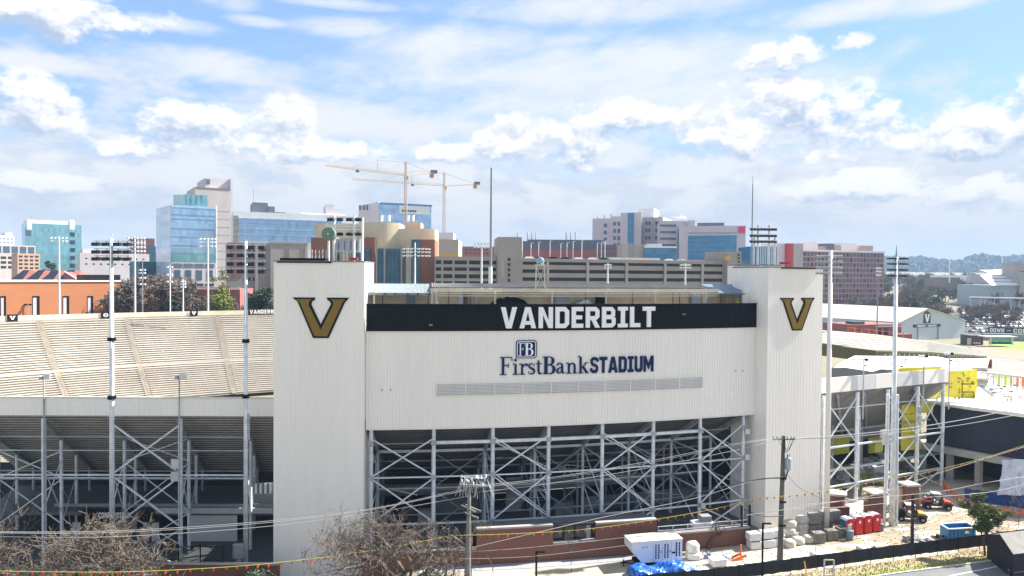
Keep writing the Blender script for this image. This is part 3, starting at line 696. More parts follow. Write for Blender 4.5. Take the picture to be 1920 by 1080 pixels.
# underside of the seating with the tread ribs
US = thing('seating_underside', 'dark ribbed underside of the seating behind the pale steel frame below the sign wall', 'grandstand', FP(0, 0, -12))
def ribs_under(parent, pf, x0, x1, s0, s1, n, m, nx=12):
    b = MB(); vs = []
    for j in range(n):
        for (fs_, dz_) in ((0, 0), (0.97, 0.0), (1.0, -0.22)):
            s = s0+(s1-s0)*(j+fs_)/n; zz = (j if dz_ == 0 else j+1)
            for i in range(nx+1):
                X = x0+(x1-x0)*i/nx; vs.append(pf(X, s, j+ (0 if dz_ == 0 else 1)))
    for j in range(n):
        s = s0+(s1-s0)*(j+.9)/n; bb = MB()
        for i in range(nx):
            a, c = pf(x0+(x1-x0)*i/nx, s, j+.85), pf(x0+(x1-x0)*(i+1)/nx, s, j+.85); bb.bar(a+Vector((0, 0, -.03)), c+Vector((0, 0, -.03)), .13, .10)
        bb.build('soffit_shade_rib', mat('tread_shade_grey', (.13, .13, .135), .8), parent)  # dark rib bars that paint in the shadow lines between the treads
    k = nx+1
    for r in range(n*3-1):
        for i in range(nx): b.f.append((r*k+i, r*k+i+1, (r+1)*k+i+1, (r+1)*k+i))
    b.v = [tuple(v) for v in vs]; o = b.build('seating_soffit', m, parent); return o
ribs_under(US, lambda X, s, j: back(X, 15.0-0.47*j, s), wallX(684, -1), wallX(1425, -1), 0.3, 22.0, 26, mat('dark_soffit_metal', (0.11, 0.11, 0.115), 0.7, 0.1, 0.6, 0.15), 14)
# concourse behind: floor, wall, ramps, odd stores
CW = thing('concourse', 'shaded concourse of grey block walls and slabs behind the steel frame', 'building', FP(0, 0, -18))
def cwall(name, x0, x1, s, z0, z1, m, th=0.25, n=8):
    b = MB(); vs = []
    for i in range(n+1):
        X = x0+(x1-x0)*i/n; vs += [back(X, z0, s), back(X, z1, s), back(X, z1, s+th), back(X, z0, s+th)]
    for i in range(n):
        a = 4*i; c = a+4; b.f += [(a, c, c+1, a+1), (a+1, c+1, c+2, a+2), (a+2, c+2, c+3, a+3), (a+3, c+3, c, a)]
    b.f += [(0, 1, 2, 3), (4*n+3, 4*n+2, 4*n+1, 4*n)]; b.v = [tuple(v) for v in vs]
    return b.build(name, m, CW)
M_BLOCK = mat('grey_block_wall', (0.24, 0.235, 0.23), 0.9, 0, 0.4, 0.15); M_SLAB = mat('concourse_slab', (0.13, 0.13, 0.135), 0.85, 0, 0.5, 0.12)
XA, XZ = wallX(686, -12), wallX(1440, -12)
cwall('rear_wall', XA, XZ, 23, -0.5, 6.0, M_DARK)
for Xe, nm in ((wallX(1432, -4), 'end_wall'), (wallX(684, -3)-.5, 'end_wall')):  # dark walls added at both ends to block sun entering under the seats
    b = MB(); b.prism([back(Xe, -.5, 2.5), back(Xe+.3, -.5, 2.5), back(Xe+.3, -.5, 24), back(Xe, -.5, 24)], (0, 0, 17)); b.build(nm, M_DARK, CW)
cwall('upper_slab', XA, wallX(1330, -12), 13.5, 2.95, 3.55, M_SLAB, 8.0)
cwall('parapet', XA, wallX(1230, -12), 13.2, 3.0, 4.4, M_BLOCK, 0.25)
cwall('booth_wall', wallX(820, -13), wallX(926, -13), 14.5, 0, 2.9, M_BLOCK)
cwall('booth_wall', wallX(955, -13), wallX(984, -13), 14.2, 0, 4.6, M_CONC)
cwall('floor_slab', XA, XZ, 0.2, -0.25, 0.05, M_SLAB, 23.0)
cwall('counter_wall', wallX(1090, -13), wallX(1310, -13), 12.0, 0, 1.9, M_BLOCK)
for px, z0, z1, s, w, m in ((800, 0, 2.0, 10, 2, M_CONC), (1180, 0.05, 1.6, 10, 1.8, mat('dark_blue_bin', (0.03, .05, .12), .5)), (1060, 0.05, 1.8, 11, 2.6, M_GREY), (1255, 3.6, 4.9, 15, 3, M_BLOCK)):
    X = wallX(px, -s); pbox('store_box', CW, m, back(X, (z0+z1)/2, s), (w, 1.2, z1-z0), math.atan(dYf(X)))
# ================================================================== far stand across the field (left), a fanned bowl of bench rows
BC = Vector((-2.9, 68.0, 0))
def bowl(r, th, z): return Vector((BC.x - r*math.sin(th), BC.y + r*math.cos(th), z))
TH0, TH1 = R(18), R(64)
FS = thing('far_grandstand', 'cream bench grandstand across the field, its rows fanning behind the near white fascia at left', 'grandstand', bowl(155, R(40), 0))
NR = 38
r0_, r1_, z0_, z1_ = 140.0, 170.0, 1.3, 20.0
def srow(j): t = j/NR; return r0_+(r1_-r0_)*t, z0_+(z1_-z0_)*(0.86*t+0.14*t*t)
b = MB(); nth = 40
for j in range(NR+1):
    r, z = srow(j); rp, zp = srow(max(0, j-1))
    for zz in ((zp, z) if j else (z,)):
        for i in range(nth+1): b.v.append(tuple(bowl(r, TH0+(TH1-TH0)*i/nth, zz-0.35)))
rows = len(b.v)//(nth+1)
for a in range(rows-1):
    for i in range(nth): b.f.append((a*(nth+1)+i, (a+1)*(nth+1)+i, (a+1)*(nth+1)+i+1, a*(nth+1)+i+1))
b.build('deck', mat('pale_worn_deck', (0.50, 0.46, 0.40), 0.85, 0, 0.12, 0.15), FS)
aisles = []
for px in (-190, 130, 280, 438, 590):
    lo, hi = R(5), R(75)
    for _ in range(40):
        m = (lo+hi)/2; p = bowl(141, m, 2); q = 960+F*p.x/p.y
        if q > px: lo = m
        else: hi = m
    aisles.append((lo+hi)/2)
aw = 0.65/140
edges = [TH1] + [a for a in sorted(aisles, reverse=True) if a < TH1] + [TH0]
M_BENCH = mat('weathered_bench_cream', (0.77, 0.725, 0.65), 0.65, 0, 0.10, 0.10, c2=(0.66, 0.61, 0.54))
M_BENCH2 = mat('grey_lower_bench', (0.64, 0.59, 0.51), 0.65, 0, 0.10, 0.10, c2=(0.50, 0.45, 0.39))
for k in range(len(edges)-1):
    ta, tb = edges[k]-(aw if k else 0), edges[k+1]+(aw if k < len(edges)-2 else 0)
    for j in range(NR):
        r, z = srow(j+0.45); n = 5; b = MB()
        gap = 0.0
        for i in range(n+1):
            th = ta+(tb-ta)*i/n
            for rr, zz in ((r, z+0.0), (r, z+0.13), (r+0.42, z+0.13), (r+0.42, z)): b.v.append(tuple(bowl(rr, th, zz)))
        for i in range(n):
            a = 4*i; c = a+4; b.f += [(a, a+1, c+1, c), (a+1, a+2, c+2, c+1), (a+2, a+3, c+3, c+2), (a+3, a, c, c+3)]
        b.f += [(0, 3, 2, 1), (4*n, 4*n+1, 4*n+2, 4*n+3)]
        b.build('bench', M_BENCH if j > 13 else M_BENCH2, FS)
# aisle stairs: paler strips of concrete steps
for th in aisles:
    if th > TH1: continue
    b = MB()
    for j in range(NR*2):
        r, z = srow(j/2); 
        p = [bowl(r, th-aw*0.95, z-0.1), bowl(r, th+aw*0.95, z-0.1), bowl(r+0.42, th+aw*0.95, z-0.1), bowl(r+0.42, th-aw*0.95, z-0.1)]
        b.prism(p, (0, 0, 0.16))
    b.build('aisle_stair', mat('tan_aisle_concrete', (0.50, 0.44, 0.36), 0.85), FS)
    b = MB()
    for j in range(13):
        r, z = srow(j+0.5); b.bar(bowl(r, th-aw*1.1, z+0.5), bowl(r, th+aw*0.6, z+0.5), 0.09)
    if th != aisles[0]: b.build('handrail', mat('rusty_brown_rail', (0.13, 0.07, 0.04), 0.7), FS)
def bowlstrip(name, r, z0, z1, th, m, parent, t0=TH0, t1=TH1, n=30):
    b = MB()
    for i in range(n+1):
        t = t0+(t1-t0)*i/n
        for rr, zz in ((r, z0), (r, z1), (r+th, z1), (r+th, z0)): b.v.append(tuple(bowl(rr, t, zz)))
    for i in range(n):
        a = 4*i; c = a+4; b.f += [(a, a+1, c+1, c), (a+1, a+2, c+2, c+1), (a+2, a+3, c+3, c+2), (a+3, a, c, c+3)]
    b.f += [(0, 3, 2, 1), (4*n, 4*n+1, 4*n+2, 4*n+3)]
    return b.build(name, m, parent)
bowlstrip('walkway_wall', 152.3, 8.3, 8.9, 0.2, M_SEAT, FS)
bowlstrip('top_parapet', 170.3, 20.2, 21.5, 0.3, mat('pale_cream_parapet', (0.70, 0.62, 0.48), 0.7), FS)
bowlstrip('parapet_shadow_gap', 170.15, 19.6, 20.15, 0.2, M_SEATD, FS)
def bowlth(px, r, z):
    lo, hi = R(5), R(75)
    for _ in range(40):
        m = (lo+hi)/2; p = bowl(r, m, z); q = 960+F*p.x/p.y
        if q > px: lo = m
        else: hi = m
    return (lo+hi)/2
def bowlsign(px, w, kind):
    th = bowlth(px, 170, 20.5); o = bowl(170.1, th, 20.15)
    # tangent running to the right as seen from the field
    t = Vector((math.cos(th), math.sin(th), 0)); n = Vector((math.sin(th), -math.cos(th), 0))
    f = lambda u, v, ww: o + t*(u-w/2) + Vector((0, 0, v)) + n*ww
    T = thing('rail_sign', {'v': 'small black V sign on the far parapet, above the aisle at the left edge', 'v2': 'small black V sign on the far parapet between the slim pole and the tall pole',
              'o': 'small black sign with a round white emblem on the far parapet beside the thickest pole', 'name': 'black VANDERBILT sign on the far parapet, partly hidden by the left white tower'}[kind], 'sign', o)
    b = MB(); glyph_mesh(b, [rect(0, 0, w, 1.75)], f, 0.0, 0.08); b.build('sign_board', M_BLACK, T)
    if kind in ('v', 'v2'):
        b = MB(); glyph_mesh(b, [('p', [(w/2-.62+p[0]*1.24, .4+p[1]*0.95) for p in VSIMPLE])], f, 0.081, 0.12); b.build('letter', M_WHITE, T)
    elif kind == 'o':
        b = MB(); glyph_mesh(b, [('s', arc(w/2, .87, .55, .48, 0, 330, 12), .12, True)], f, 0.081, 0.12); b.build('emblem_ring', M_WHITE, T)
        b = MB(); glyph_mesh(b, [rect(w/2-.55, .78, w/2+.55, .96)], f, 0.09, 0.14); b.build('emblem_bar', M_WHITE, T)
    else:
        x = 0.5
        for c in 'VANDERBILT':
            gw = BF[c][0]; b = MB(); glyph_mesh(b, BF[c][1], lambda u, v, ww: f(x+u*1.18, .3+v*1.2, ww), 0.081, 0.12); b.build('letter', M_WHITE, T); x += gw*1.18+0.19
bowlsign(23, 2.3, 'v'); bowlsign(198, 2.3, 'o'); bowlsign(363.5, 2.1, 'v2'); bowlsign(500, 10.8, 'name')
# ================================================================== near stand at left: white fascia, ribbed soffit, frame
def LY(X): return 84.6 + 0.018*(X+40)
NS = thing('near_grandstand', 'near grandstand with white fascia and dark ribbed underside left of the tall white tower', 'grandstand', (-45, 85, 0))
LDIR = Vector((-0.27, 0.963, 0))
def lp(X, s, z): return Vector((X, LY(X), z)) + LDIR*s
X0, X1 = -66.0, Xat(512, 84)
zF1, zF0 = Zat(250, 746, 84.5), Zat(250, 779.5, 84.5)
b = MB(); n = 60; ring = []
for i in range(n):
    for f, d in ((0, 0), (.93, 0), (.95, .02), (.98, .02)): ring.append(lp(X0+(X1-X0)*(i+f)/n, d, zF0))
ring2 = ring + [p+LDIR*0.25 for p in ring[::-1]]
b.prism(ring2, (0, 0, zF1-zF0)); b.build('fascia', M_WALL, NS)
pbar('fascia_cap', NS, M_CREAM, lp(X0, 0.1, zF1+0.06), lp(X1, 0.1, zF1+0.06), 0.4, 0.1)
ribs_under(NS, lambda X, s, j: lp(X, s, zF0-0.05-0.455*j), X0, X1+3, 0.3, 21.5, 27, mat('dark_soffit_metal2', (0.52, 0.50, 0.48), 0.7, 0.0, 0.6, 0.12), 6)
# a closed top so that the sun does not fall through the stand
b = MB(); vs = []
for (s, z) in ((0.1, zF0+0.4), (22, zF0-12.0), (22, zF0-11.7), (0.1, zF0+0.75)): vs += [lp(X0, s, z), lp(X1+3, s, z)]
b.add(vs, [(0, 1, 3, 2), (2, 3, 5, 4), (4, 5, 7, 6), (6, 7, 1, 0)]); b.build('seating_deck', M_SEATD, NS)
b = MB(); vs = []
for (s, z) in ((0.3, 15.4), (22.5, 3.2), (22.5, 3.5), (0.3, 16.0)): vs.append((s, z))
for i in range(13):
    X = wallX(684, -1)+(wallX(1425, -1)-wallX(684, -1))*i/12
    for s, z in vs: b.v.append(tuple(back(X, z, s)))
for i in range(12):
    a = 4*i; c = a+4
    for q in range(4): b.f.append((a+q, a+(q+1) % 4, c+(q+1) % 4, c+q))
b.build('seating_deck', M_SEATD, US)
LX = [Xat(p, 84.6) for p in (-170, -44, 82, 208, 337, 461)]
for i, X in enumerate(LX):
    gz = H(X, 84)
    for s, r in ((0.3, 0.26 if i in (2, 4) else 0.2), (6.5, 0.21), (12.5, 0.20), (18.5, 0.19)):
        if s < 1 and i in (3, 5): continue
        zt = zF0-0.2-0.56*s
        ptube('column', NS, M_STEEL if s < 13 else M_STEELD, lp(X, s, gz-0.2), lp(X, s, zt), r)
    pbar('raking_beam', NS, M_STEELD, lp(X, 0.4, zF0-0.75), lp(X, 21, zF0-12.2), 0.28, 0.6)
    for a_, c_, m in (((0.4, 9.6), (6.4, gz+5.2), M_STEEL), ((0.4, 5.0), (6.4, 9.2), M_STEEL), ((6.6, 5.5), (12.4, 1.0), M_STEELD), ((6.6, 1.0), (12.4, 5.5), M_STEELD)):
        pbar('brace', NS, m, lp(X, *a_), lp(X, *c_), 0.12)
for i in range(5):
    a, c = LX[i], LX[i+1]; gz = H(a, 84)
    for s, z, w, m in ((0.35, 8.95, 0.17, M_STEEL), (6.5, 10.4, 0.12, M_STEEL), (6.5, 9.9-3.0, 0.16, M_STEEL), (12.5, 6.2, 0.14, M_STEELD), (3, 12.9, 0.12, M_STEELD), (18.5, 3.4, .14, M_STEELD)):
        pbar('beam', NS, m, lp(a, s, z), lp(c, s, z), w)
    if i % 2 == 1 or i == 3:
        pass
    if i == 3:
        for s, w, m, off in ((0.45, 0.19, M_STEEL, 0), (6.5, 0.12, M_STEEL, -0.3)):
            for z0, z1 in ((9.0, 15.2-0.5*s), (2.6, 8.8), (-2.4, 2.4)):
                pbar('cross_brace', NS, m, lp(a, s, z0), lp(c, s+0.1, z1), w)
                pbar('cross_brace', NS, m, lp(a, s+0.2, z1), lp(c, s+0.3, z0), w)
    if i == 1:
        for z0, z1 in ((6.9, 10.3), (1.0, 6.7)):
            pbar('cross_brace', NS, M_STEEL, lp(a, 6.4, z0), lp(c, 6.4, z1), 0.13); pbar('cross_brace', NS, M_STEEL, lp(a, 6.6, z1), lp(c, 6.6, z0), 0.13)
for z, w in ((11.6, .5), (10.1, .62)): pbox('junction_box', NS, M_ALU, lp(LX[4], 0.3, z-1.2)+Vector((-0.45, -0.35, 0)), (0.9, 0.3, 1.1))
pbox('electrical_cabinet', NS, M_ALU, (Xat(448, 84), 84.0, -0.4+0.7), (1.3, .5, 1.6)); pbox('cabinet_post', NS, M_STEEL, (Xat(448, 84), 84.1, -1.4), (0.35, .35, 2.0))
# concourse under the left stand
LC = thing('concession_block', 'low white concession building with a black CONCESSIONS board under the left stand', 'building', lp(-48, 15, 0))
gz = -2.6
def lwall(name, x0, x1, s, z0, z1, m, th=0.25, par=None):
    b = MB(); b.prism([lp(x0, s, z0), lp(x1, s, z0), lp(x1, s+th, z0), lp(x0, s+th, z0)], (0, 0, z1-z0)); return b.build(name, m, par or LC)
M_PAINT = mat('grey_white_block_paint', (0.50, 0.50, 0.49), 0.8, 0, 0.4, 0.08)
def LXat(px, s):      # abscissa on the stand line whose point s metres back is seen at px
    lo, hi = -90, 20
    for _ in range(40):
        m = (lo+hi)/2; p = lp(m, s, 2)
        if 960+F*p.x/p.y < px: lo = m
        else: hi = m
    return (lo+hi)/2
zz = lambda py, px, s: Zat(px, py, lp(LXat(px, s), s, 0).y)
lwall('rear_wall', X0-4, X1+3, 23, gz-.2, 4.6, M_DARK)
lwall('upper_slab', X0, X1+3, 9.0, zz(960, 400, 9)-0.45, zz(960, 400, 9), M_SLAB, 12)
lwall('white_wall', LXat(352, 9), LXat(445, 9), 8.8, zz(1017, 400, 8.8), zz(967, 400, 8.8), M_PAINT)
lwall('pale_beam', LXat(285, 9), LXat(512, 9), 8.6, zz(963, 400, 8.6), zz(953, 400, 8.6), M_PAINT)
for px0, px1 in ((268, 280), (284, 298), (135, 150)): lwall('pier', LXat(px0, 9), LXat(px1, 9), 8.7, gz-.2, zz(980, 300, 8.7), M_PAINT)
lwall('railing_panel', LXat(100, 9), LXat(512, 9), 9.3, zz(952, 400, 9), zz(946, 400, 9), M_GREY, 0.06)
for px in range(100, 512, 38): pbar('railing_post', LC, M_GREY, lp(LXat(px, 9.3), 9.3, zz(952, px, 9.3)), lp(LXat(px, 9.3), 9.3, zz(943, px, 9.3)), 0.06)
lwall('dark_window', LXat(476, 10), LXat(512, 10), 10.2, zz(945, 490, 10.2), zz(905, 490, 10.2), M_GREY, 0.1)
for k in range(4): lwall('window_bar', LXat(478+k*9, 10), LXat(482+k*9, 10), 10.05, zz(925, 490, 10.2), zz(906, 490, 10.2), M_WHITE, 0.06)
cs = thing('concession_sign', 'black CONCESSIONS board with gold V marks hung under the left grandstand', 'sign', lp(LXat(200, 8), 8, 2))
zc0, zc1 = zz(979, 200, 8), zz(955, 200, 8)
lwall('sign_board', LXat(152, 8), LXat(288, 8), 8.0, zc0, zc1, M_BLACK, 0.25, cs)
xx = LXat(183, 7.9); wid = (LXat(243, 7.9)-xx); tot = sum(BF[c][0] for c in 'CONCESSIONS')+.14*10; k = wid/tot; zc = (zc0+zc1)/2-0.28
for c in 'CONCESSIONS':
    b = MB(); glyph_mesh(b, BF[c][1], lambda u, v, w: Vector((xx+u*k, LY(xx), zc+v*0.72))+LDIR*(7.99-w), 0, 0.04); b.build('letter', M_WHITE, cs); xx += (BF[c][0]+.14)*k
for px in (170, 249):
    xv = LXat(px, 7.9); b = MB(); glyph_mesh(b, [('p', VSIMPLE)], lambda u, v, w: Vector((xv+u*.55, LY(xv), zc+v*0.6))+LDIR*(7.99-w), 0, 0.04); b.build('emblem', M_GOLD, cs)
# low wall and picket fence at the foot of the left stand
LWL = thing('low_brick_wall', 'low brick wall with stone cap and black picket fence below the left stand', 'wall', (-40, 78, -2.6))
yb = 79.0; zt = Zat(300, 1057, yb)
b = MB().box(((Xat(215, yb)+Xat(525, yb))/2, yb, (zt-3.4)/2), (Xat(525, yb)-Xat(215, yb), 0.4, zt+3.4)); b.build('brick_wall', M_BRICK, LWL)
b = MB().box(((Xat(215, yb)+Xat(525, yb))/2, yb, zt+0.08), (Xat(525, yb)-Xat(215, yb), 0.5, 0.15)); b.build('stone_cap', M_CONC, LWL)
yb2 = yb+0.1; zf = Zat(300, 1020, yb2)
for px in (230, 251, 292, 334, 375, 417): pbar('fence_post', LWL, M_BLACK, (Xat(px, yb2), yb2, zt+0.1), (Xat(px, yb2), yb2, zf), 0.10)
b = MB()
for k in range(110):
    x = Xat(215, yb2)+(Xat(440, yb2)-Xat(215, yb2))*k/110; b.bar((x, yb2, zt+0.15), (x, yb2, zf-0.1), 0.025)
for z in (zt+0.4, zf-0.3): b.bar((Xat(215, yb2), yb2, z), (Xat(440, yb2), yb2, z), 0.05)
tag(b.build('pickets', M_BLACK, LWL), kind='stuff')
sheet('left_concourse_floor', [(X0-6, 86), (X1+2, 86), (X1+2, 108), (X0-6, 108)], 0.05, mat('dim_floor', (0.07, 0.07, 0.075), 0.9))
# ================================================================== poles with floodlights
def flood_pole(label, px, ytop, Y, ybase, r0, r1, rows, cols, dxp, group, lampw=11, face=0, collars=(), zbase=None, m=M_STEEL, name='floodlight_pole', lm=M_LAMP, crossbar=True, lamph=6.4):
    x = Xat(px, Y); zt = Zat(px, ytop, Y); z0 = H(x, Y) if zbase is None else zbase
    T = thing(name, label, 'light pole', (x, Y, z0), group=group)
    u = Y/F
    b = MB().tube((x, Y, z0-0.3), (x, Y, zt), r0*u, r1*u, 14); b.build('pole', m, T, smooth=True)
    for cy in collars:
        z = Zat(px, cy, Y); b = MB().tube((x, Y, z-0.2), (x, Y, z+0.2), r0*u*1.45, n=12); b.build('collar', M_BLACK, T)
    for ry in rows:
        z = Zat(px, ry, Y)
        if crossbar: pbar('crossarm', T, m, (x+(cols[0])*u-0.3, Y-0.1, z+lamph*u*0.8), (x+cols[-1]*u+0.3, Y-0.1, z+lamph*u*0.8), 0.09)
        for c in cols:
            cx = x+c*u; w = lampw*u; h = lamph*u
            b = MB(); b.add([(cx-w/2, Y-0.5, z-h/2), (cx+w/2, Y-0.5, z-h/2), (cx+w/2, Y-0.5, z+h*0.38), (cx-w/2, Y-0.5, z+h*0.38), (cx-w*.30, Y+0.35, z-h/2+0.05), (cx+w*.30, Y+0.35, z-h/2+0.05), (cx+w*.30, Y+0.35, z+h/2), (cx-w*.30, Y+0.35, z+h/2)],
                             [(0, 1, 2, 3), (7, 6, 5, 4), (1, 0, 4, 5), (2, 1, 5, 6), (3, 2, 6, 7), (0, 3, 7, 4)])
            b.bar((cx, Y, z+h*0.4), (cx, Y, z+h*1.0), 0.06)
            b.build('floodlight', lm, T)
    return T, x, zt
g1 = 'tall floodlight poles in front of the stadium'
T, x, zt = flood_pole('thickest tall steel pole with twelve black floodlights in three rows, far left', 209, 447, 79.0, 1100, 5.2, 3.3, (458, 472.5, 485.5), (-27, -8.5, 13, 31), 0, g1, 12, collars=(636, 745), lamph=7.2)
b = MB()
for i in range(10):
    a0, a1 = 2*math.pi*i/10, 2*math.pi*(i+1)/10; b.bar((x+.17*math.cos(a0), 79, zt+.2+.32*math.sin(a0)), (x+.17*math.cos(a1), 79, zt+.2+.32*math.sin(a1)), 0.05)
b.build('top_ring', M_STEEL, T)
T, x, zt = flood_pole('tall steel pole with sixteen black floodlights in four rows just left of the white tower', 461, 452, 82.0, 1060, 4.6, 2.8, (464, 479, 495, 509), (-27, -8.5, 12, 31), 0, g1, 11.5, collars=(639, 743), lamph=7.2)
pbox('pole_bracket', T, M_STEELD, (x+0.35, 82.0, Zat(461, 800, 82)), (0.2, 0.2, 3.0))
T, x, zt = flood_pole('white pole with a lattice of floodlights close to the right edge of the right tower', 1557, 470, 92.0, 935, 5.4, 3.6, (482, 492, 503, 513), (-24, -16, -8, 8, 17), 0, g1, 6.5, m=M_WALL2, lm=M_STEELD, lamph=3.6)
T, x, zt = flood_pole('tall steel pole with spiked top and four rows of floodlights right of the right tower', 1680, 482, 95.0, 940, 5.2, 3.2, (485, 495, 506, 517), (-13, -6, 8, 15), 0, g1, 8, m=M_STEEL, lamph=3.2)
b = MB().tube((x, 95, zt), (x, 95, Zat(1680, 458, 95)), 0.16, 0.01, 6); b.build('spike', M_STEELD, T)
for dx_ in (-.9, .75): ptube('conduit', T, M_STEEL, (x+dx_, 95.2, 0), (x+dx_*0.8, 95.2, Zat(1680, 740, 95)), 0.17)
pbox('control_box', T, M_ALU, (x-1.1, 94.7, Zat(1665, 824, 95)), (0.8, 0.4, 1.3))
# slim floodlight masts rising from the fascias
def mast(label, px, ytop, Y, zb, lw=0.75):
    x = Xat(px, Y); zt = Zat(px, ytop, Y); T = thing('small_light_mast', label, 'light pole', (x, Y, zb), group='slim masts with small square floodlights')
    ptube('mast', T, M_STEELD, (x, Y, zb), (x, Y, zt), 0.085)
    pbar('crossarm', T, M_STEEL, (x-0.35, Y, zt-.15), (x+0.7, Y, zt-.15), 0.08)
    b = MB().box((x+0.5, Y-0.15, zt-0.1), (lw, 0.22, lw*0.8)); b.build('floodlight', M_ALU, T)
    b = MB().box((x-0.25, Y-0.1, zt-0.25), (lw*.45, 0.3, lw*0.4)); b.build('floodlight', M_STEELD, T)
mast('slim mast with small floodlight above the fascia near the left edge', 81, 704, 84.2, 2.0)
mast('slim mast with small floodlight above the fascia between the two tall left poles', 336, 704, 84.2, 2.0)
# ================================================================== background buildings
HZY = lambda px: 517+0.0075*(px-960)
class Bld:
    def __init__(s, name, label, px0, px1, ytop, Y0, Y1, depth, m, cat='building', zb=None, group=None, wall='wall', parent=None):
        s.a = P(px0, 517, Y0); s.b = P(px1, 517, Y1); s.zt = Zat(px0, ytop, Y0)
        s.zb = (min(H(s.a.x, s.a.y), H(s.b.x, s.b.y))-1.0) if zb is None else zb
        s.a.z = s.b.z = 0
        s.L = (s.b-s.a).length; s.t = (s.b-s.a)/s.L; s.n = Vector((s.t.y, -s.t.x, 0)); s.ang = math.atan2(s.t.y, s.t.x)
        s.depth = depth
        s.root = parent or thing(name, label, cat, (s.a.x, s.a.y, s.zb), group=group)
        s.wall = s.blk(0, s.L, s.zb, s.zt, 0, depth, m, wall)
    def pt(s, u, z, w=0.0): return s.a + s.t*u + s.n*w + Vector((0, 0, z))
    def blk(s, u0, u1, z0, z1, w0, w1, m, name):       # w measured backwards
        b = MB(); b.prism([s.pt(u0, z0, -w0), s.pt(u1, z0, -w0), s.pt(u1, z0, -w1), s.pt(u0, z0, -w1)], (0, 0, z1-z0)); return b.build(name, m, s.root)
    def u(s, px):                                       # front-face coordinate seen at px
        lo, hi = -0.6*s.L-5, 1.6*s.L+5
        for _ in range(40):
            mm = (lo+hi)/2; p = s.pt(mm, 0)
            if 960+F*p.x/p.y < px: lo = mm
            else: hi = mm
        return (lo+hi)/2
    def z(s, px, py): p = s.pt(s.u(px), 0); return Zat(px, py, p.y)
    def win(s, px0, px1, y0, y1, nx, ny, fw, fh, m, name='window', out=0.05, th=0.3, side=None):
        z1, z0 = s.z(px0, y0), s.z(px0, y1); u0, u1 = s.u(px0), s.u(px1)
        for i in range(nx):
            for j in range(ny):
                cu = u0+(u1-u0)*(i+.5)/nx; cz = z0+(z1-z0)*(j+.5)/ny
                pbox(name, s.root, m, s.pt(cu, cz, out-th/2), ((u1-u0)/nx*fw, th, (z1-z0)/ny*fh), s.ang)
    def panel(s, px0, px1, y0, y1, m, name='panel', out=0.1, th=0.4):
        s.win(px0, px1, y0, y1, 1, 1, 1, 1, m, name, out, th)
    def roofbox(s, px0, px1, y0, m, name='roof_box', w0=2, w1=12, y1=None):
        s.blk(s.u(px0), s.u(px1), (s.zt+0.01 if y1 is None else s.z(px0, y1)), s.z(px0, y0), w0, w1, m, name)
    def lside(s, m, ny, z0, z1, nw=1, fh=.6, fw=.9, name='window'):      # windows on the left end wall
        for j in range(ny):
            for i in range(nw):
                cw = s.depth*(i+.5)/nw; cz = z0+(z1-z0)*(j+.5)/ny
                pbox(name, s.root, m, s.pt(-0.05, cz, -cw), (0.3, s.depth/nw*fw, (z1-z0)/ny*fh), s.ang)
G_BLUE = mat_curtain('pale_blue_curtain_glass', (0.34, 0.50, 0.70), (0.30, 0.44, 0.56), 3.0, 4.0, 0.5)
G_TEAL = mat_curtain('teal_curtain_glass', (0.20, 0.42, 0.48), (0.20, 0.40, 0.44), 3.0, 4.0, 0.45)
G_MID = mat_curtain('mid_blue_glass', (0.07, 0.21, 0.36), (0.10, 0.24, 0.34), 3.0, 3.0, 0.4)
G_DARK = mat_curtain('dark_teal_glass', (0.03, 0.10, 0.14), (0.12, 0.20, 0.22), 1.6, 3.0, 0.3)
M_WIN = mat('dark_window_glass', (0.03, 0.04, 0.06), 0.15, 0.2, 1, 0.2)
M_WINB = mat('blue_grey_window_glass', (0.10, 0.16, 0.24), 0.15, 0.3, 1, 0.2)
M_LILAC = mat('pale_lilac_concrete', (0.575, 0.525, 0.550), 0.85, 0, 0.05, 0.06)
M_PINKC = mat('pinkish_concrete', (0.49, 0.435, 0.415), 0.85, 0, 0.08, 0.10, streak=True)
M_PALE = mat('pale_white_panel', (0.775, 0.800, 0.800), 0.6, 0, 0.05, 0.05)
M_TAUPE = mat('taupe_precast', (0.338, 0.300, 0.275), 0.85, 0, 0.1, 0.08)
M_TAUPEL = mat('light_taupe_precast', (0.413, 0.375, 0.344), 0.85, 0, 0.1, 0.08)
M_SLATE = mat('slate_blue_roof_metal', (0.12, 0.14, 0.19), 0.6, 0.1, 0.1, 0.1)
M_YEL = mat('cream_stucco', (0.60, 0.51, 0.36), 0.8, 0, 0.05, 0.08)
M_RBR = mat('dull_red_brick', (0.288, 0.102, 0.084), 0.9, 0, 0.08, 0.1)
M_RBRP = mat('faded_red_brick', (0.338, 0.125, 0.112), 0.9, 0, 0.08, 0.1)
# -- far left
B_ = Bld('glass_office', 'teal glass office block with white corner strips at far left', 47, 153, 418, 640, 668, 24, G_TEAL)
B_.panel(51, 60, 412, 430, M_PALE, 'white_strip'); B_.panel(131, 140, 412, 430, M_PALE, 'white_strip')
B_.roofbox(51, 141, 411.5, M_PALE, 'roof_screen', 0.4, 30)
B_.win(131, 141, 432, 505, 1, 5, 0.9, 0.5, M_WIN, 'window', 0.3); B_.win(47, 60, 431, 443, 1, 1, .9, .9, M_WINB)
for k in range(9): ptube('antenna', B_.root, M_GREY, B_.pt(B_.u(62+k*3.6), B_.zt, -5), B_.pt(B_.u(62+k*3.6), B_.z(62, 404+(k*7) % 5), -5), 0.3)
B_ = Bld('distant_block', 'small pale grey stepped block beyond the frame building at the left edge', -20, 27, 440, 900, 925, 20, M_LILAC)
B_.roofbox(12, 25, 436, M_LILAC); B_.win(-18, 26, 443, 457, 6, 2, .5, .4, M_WINB)
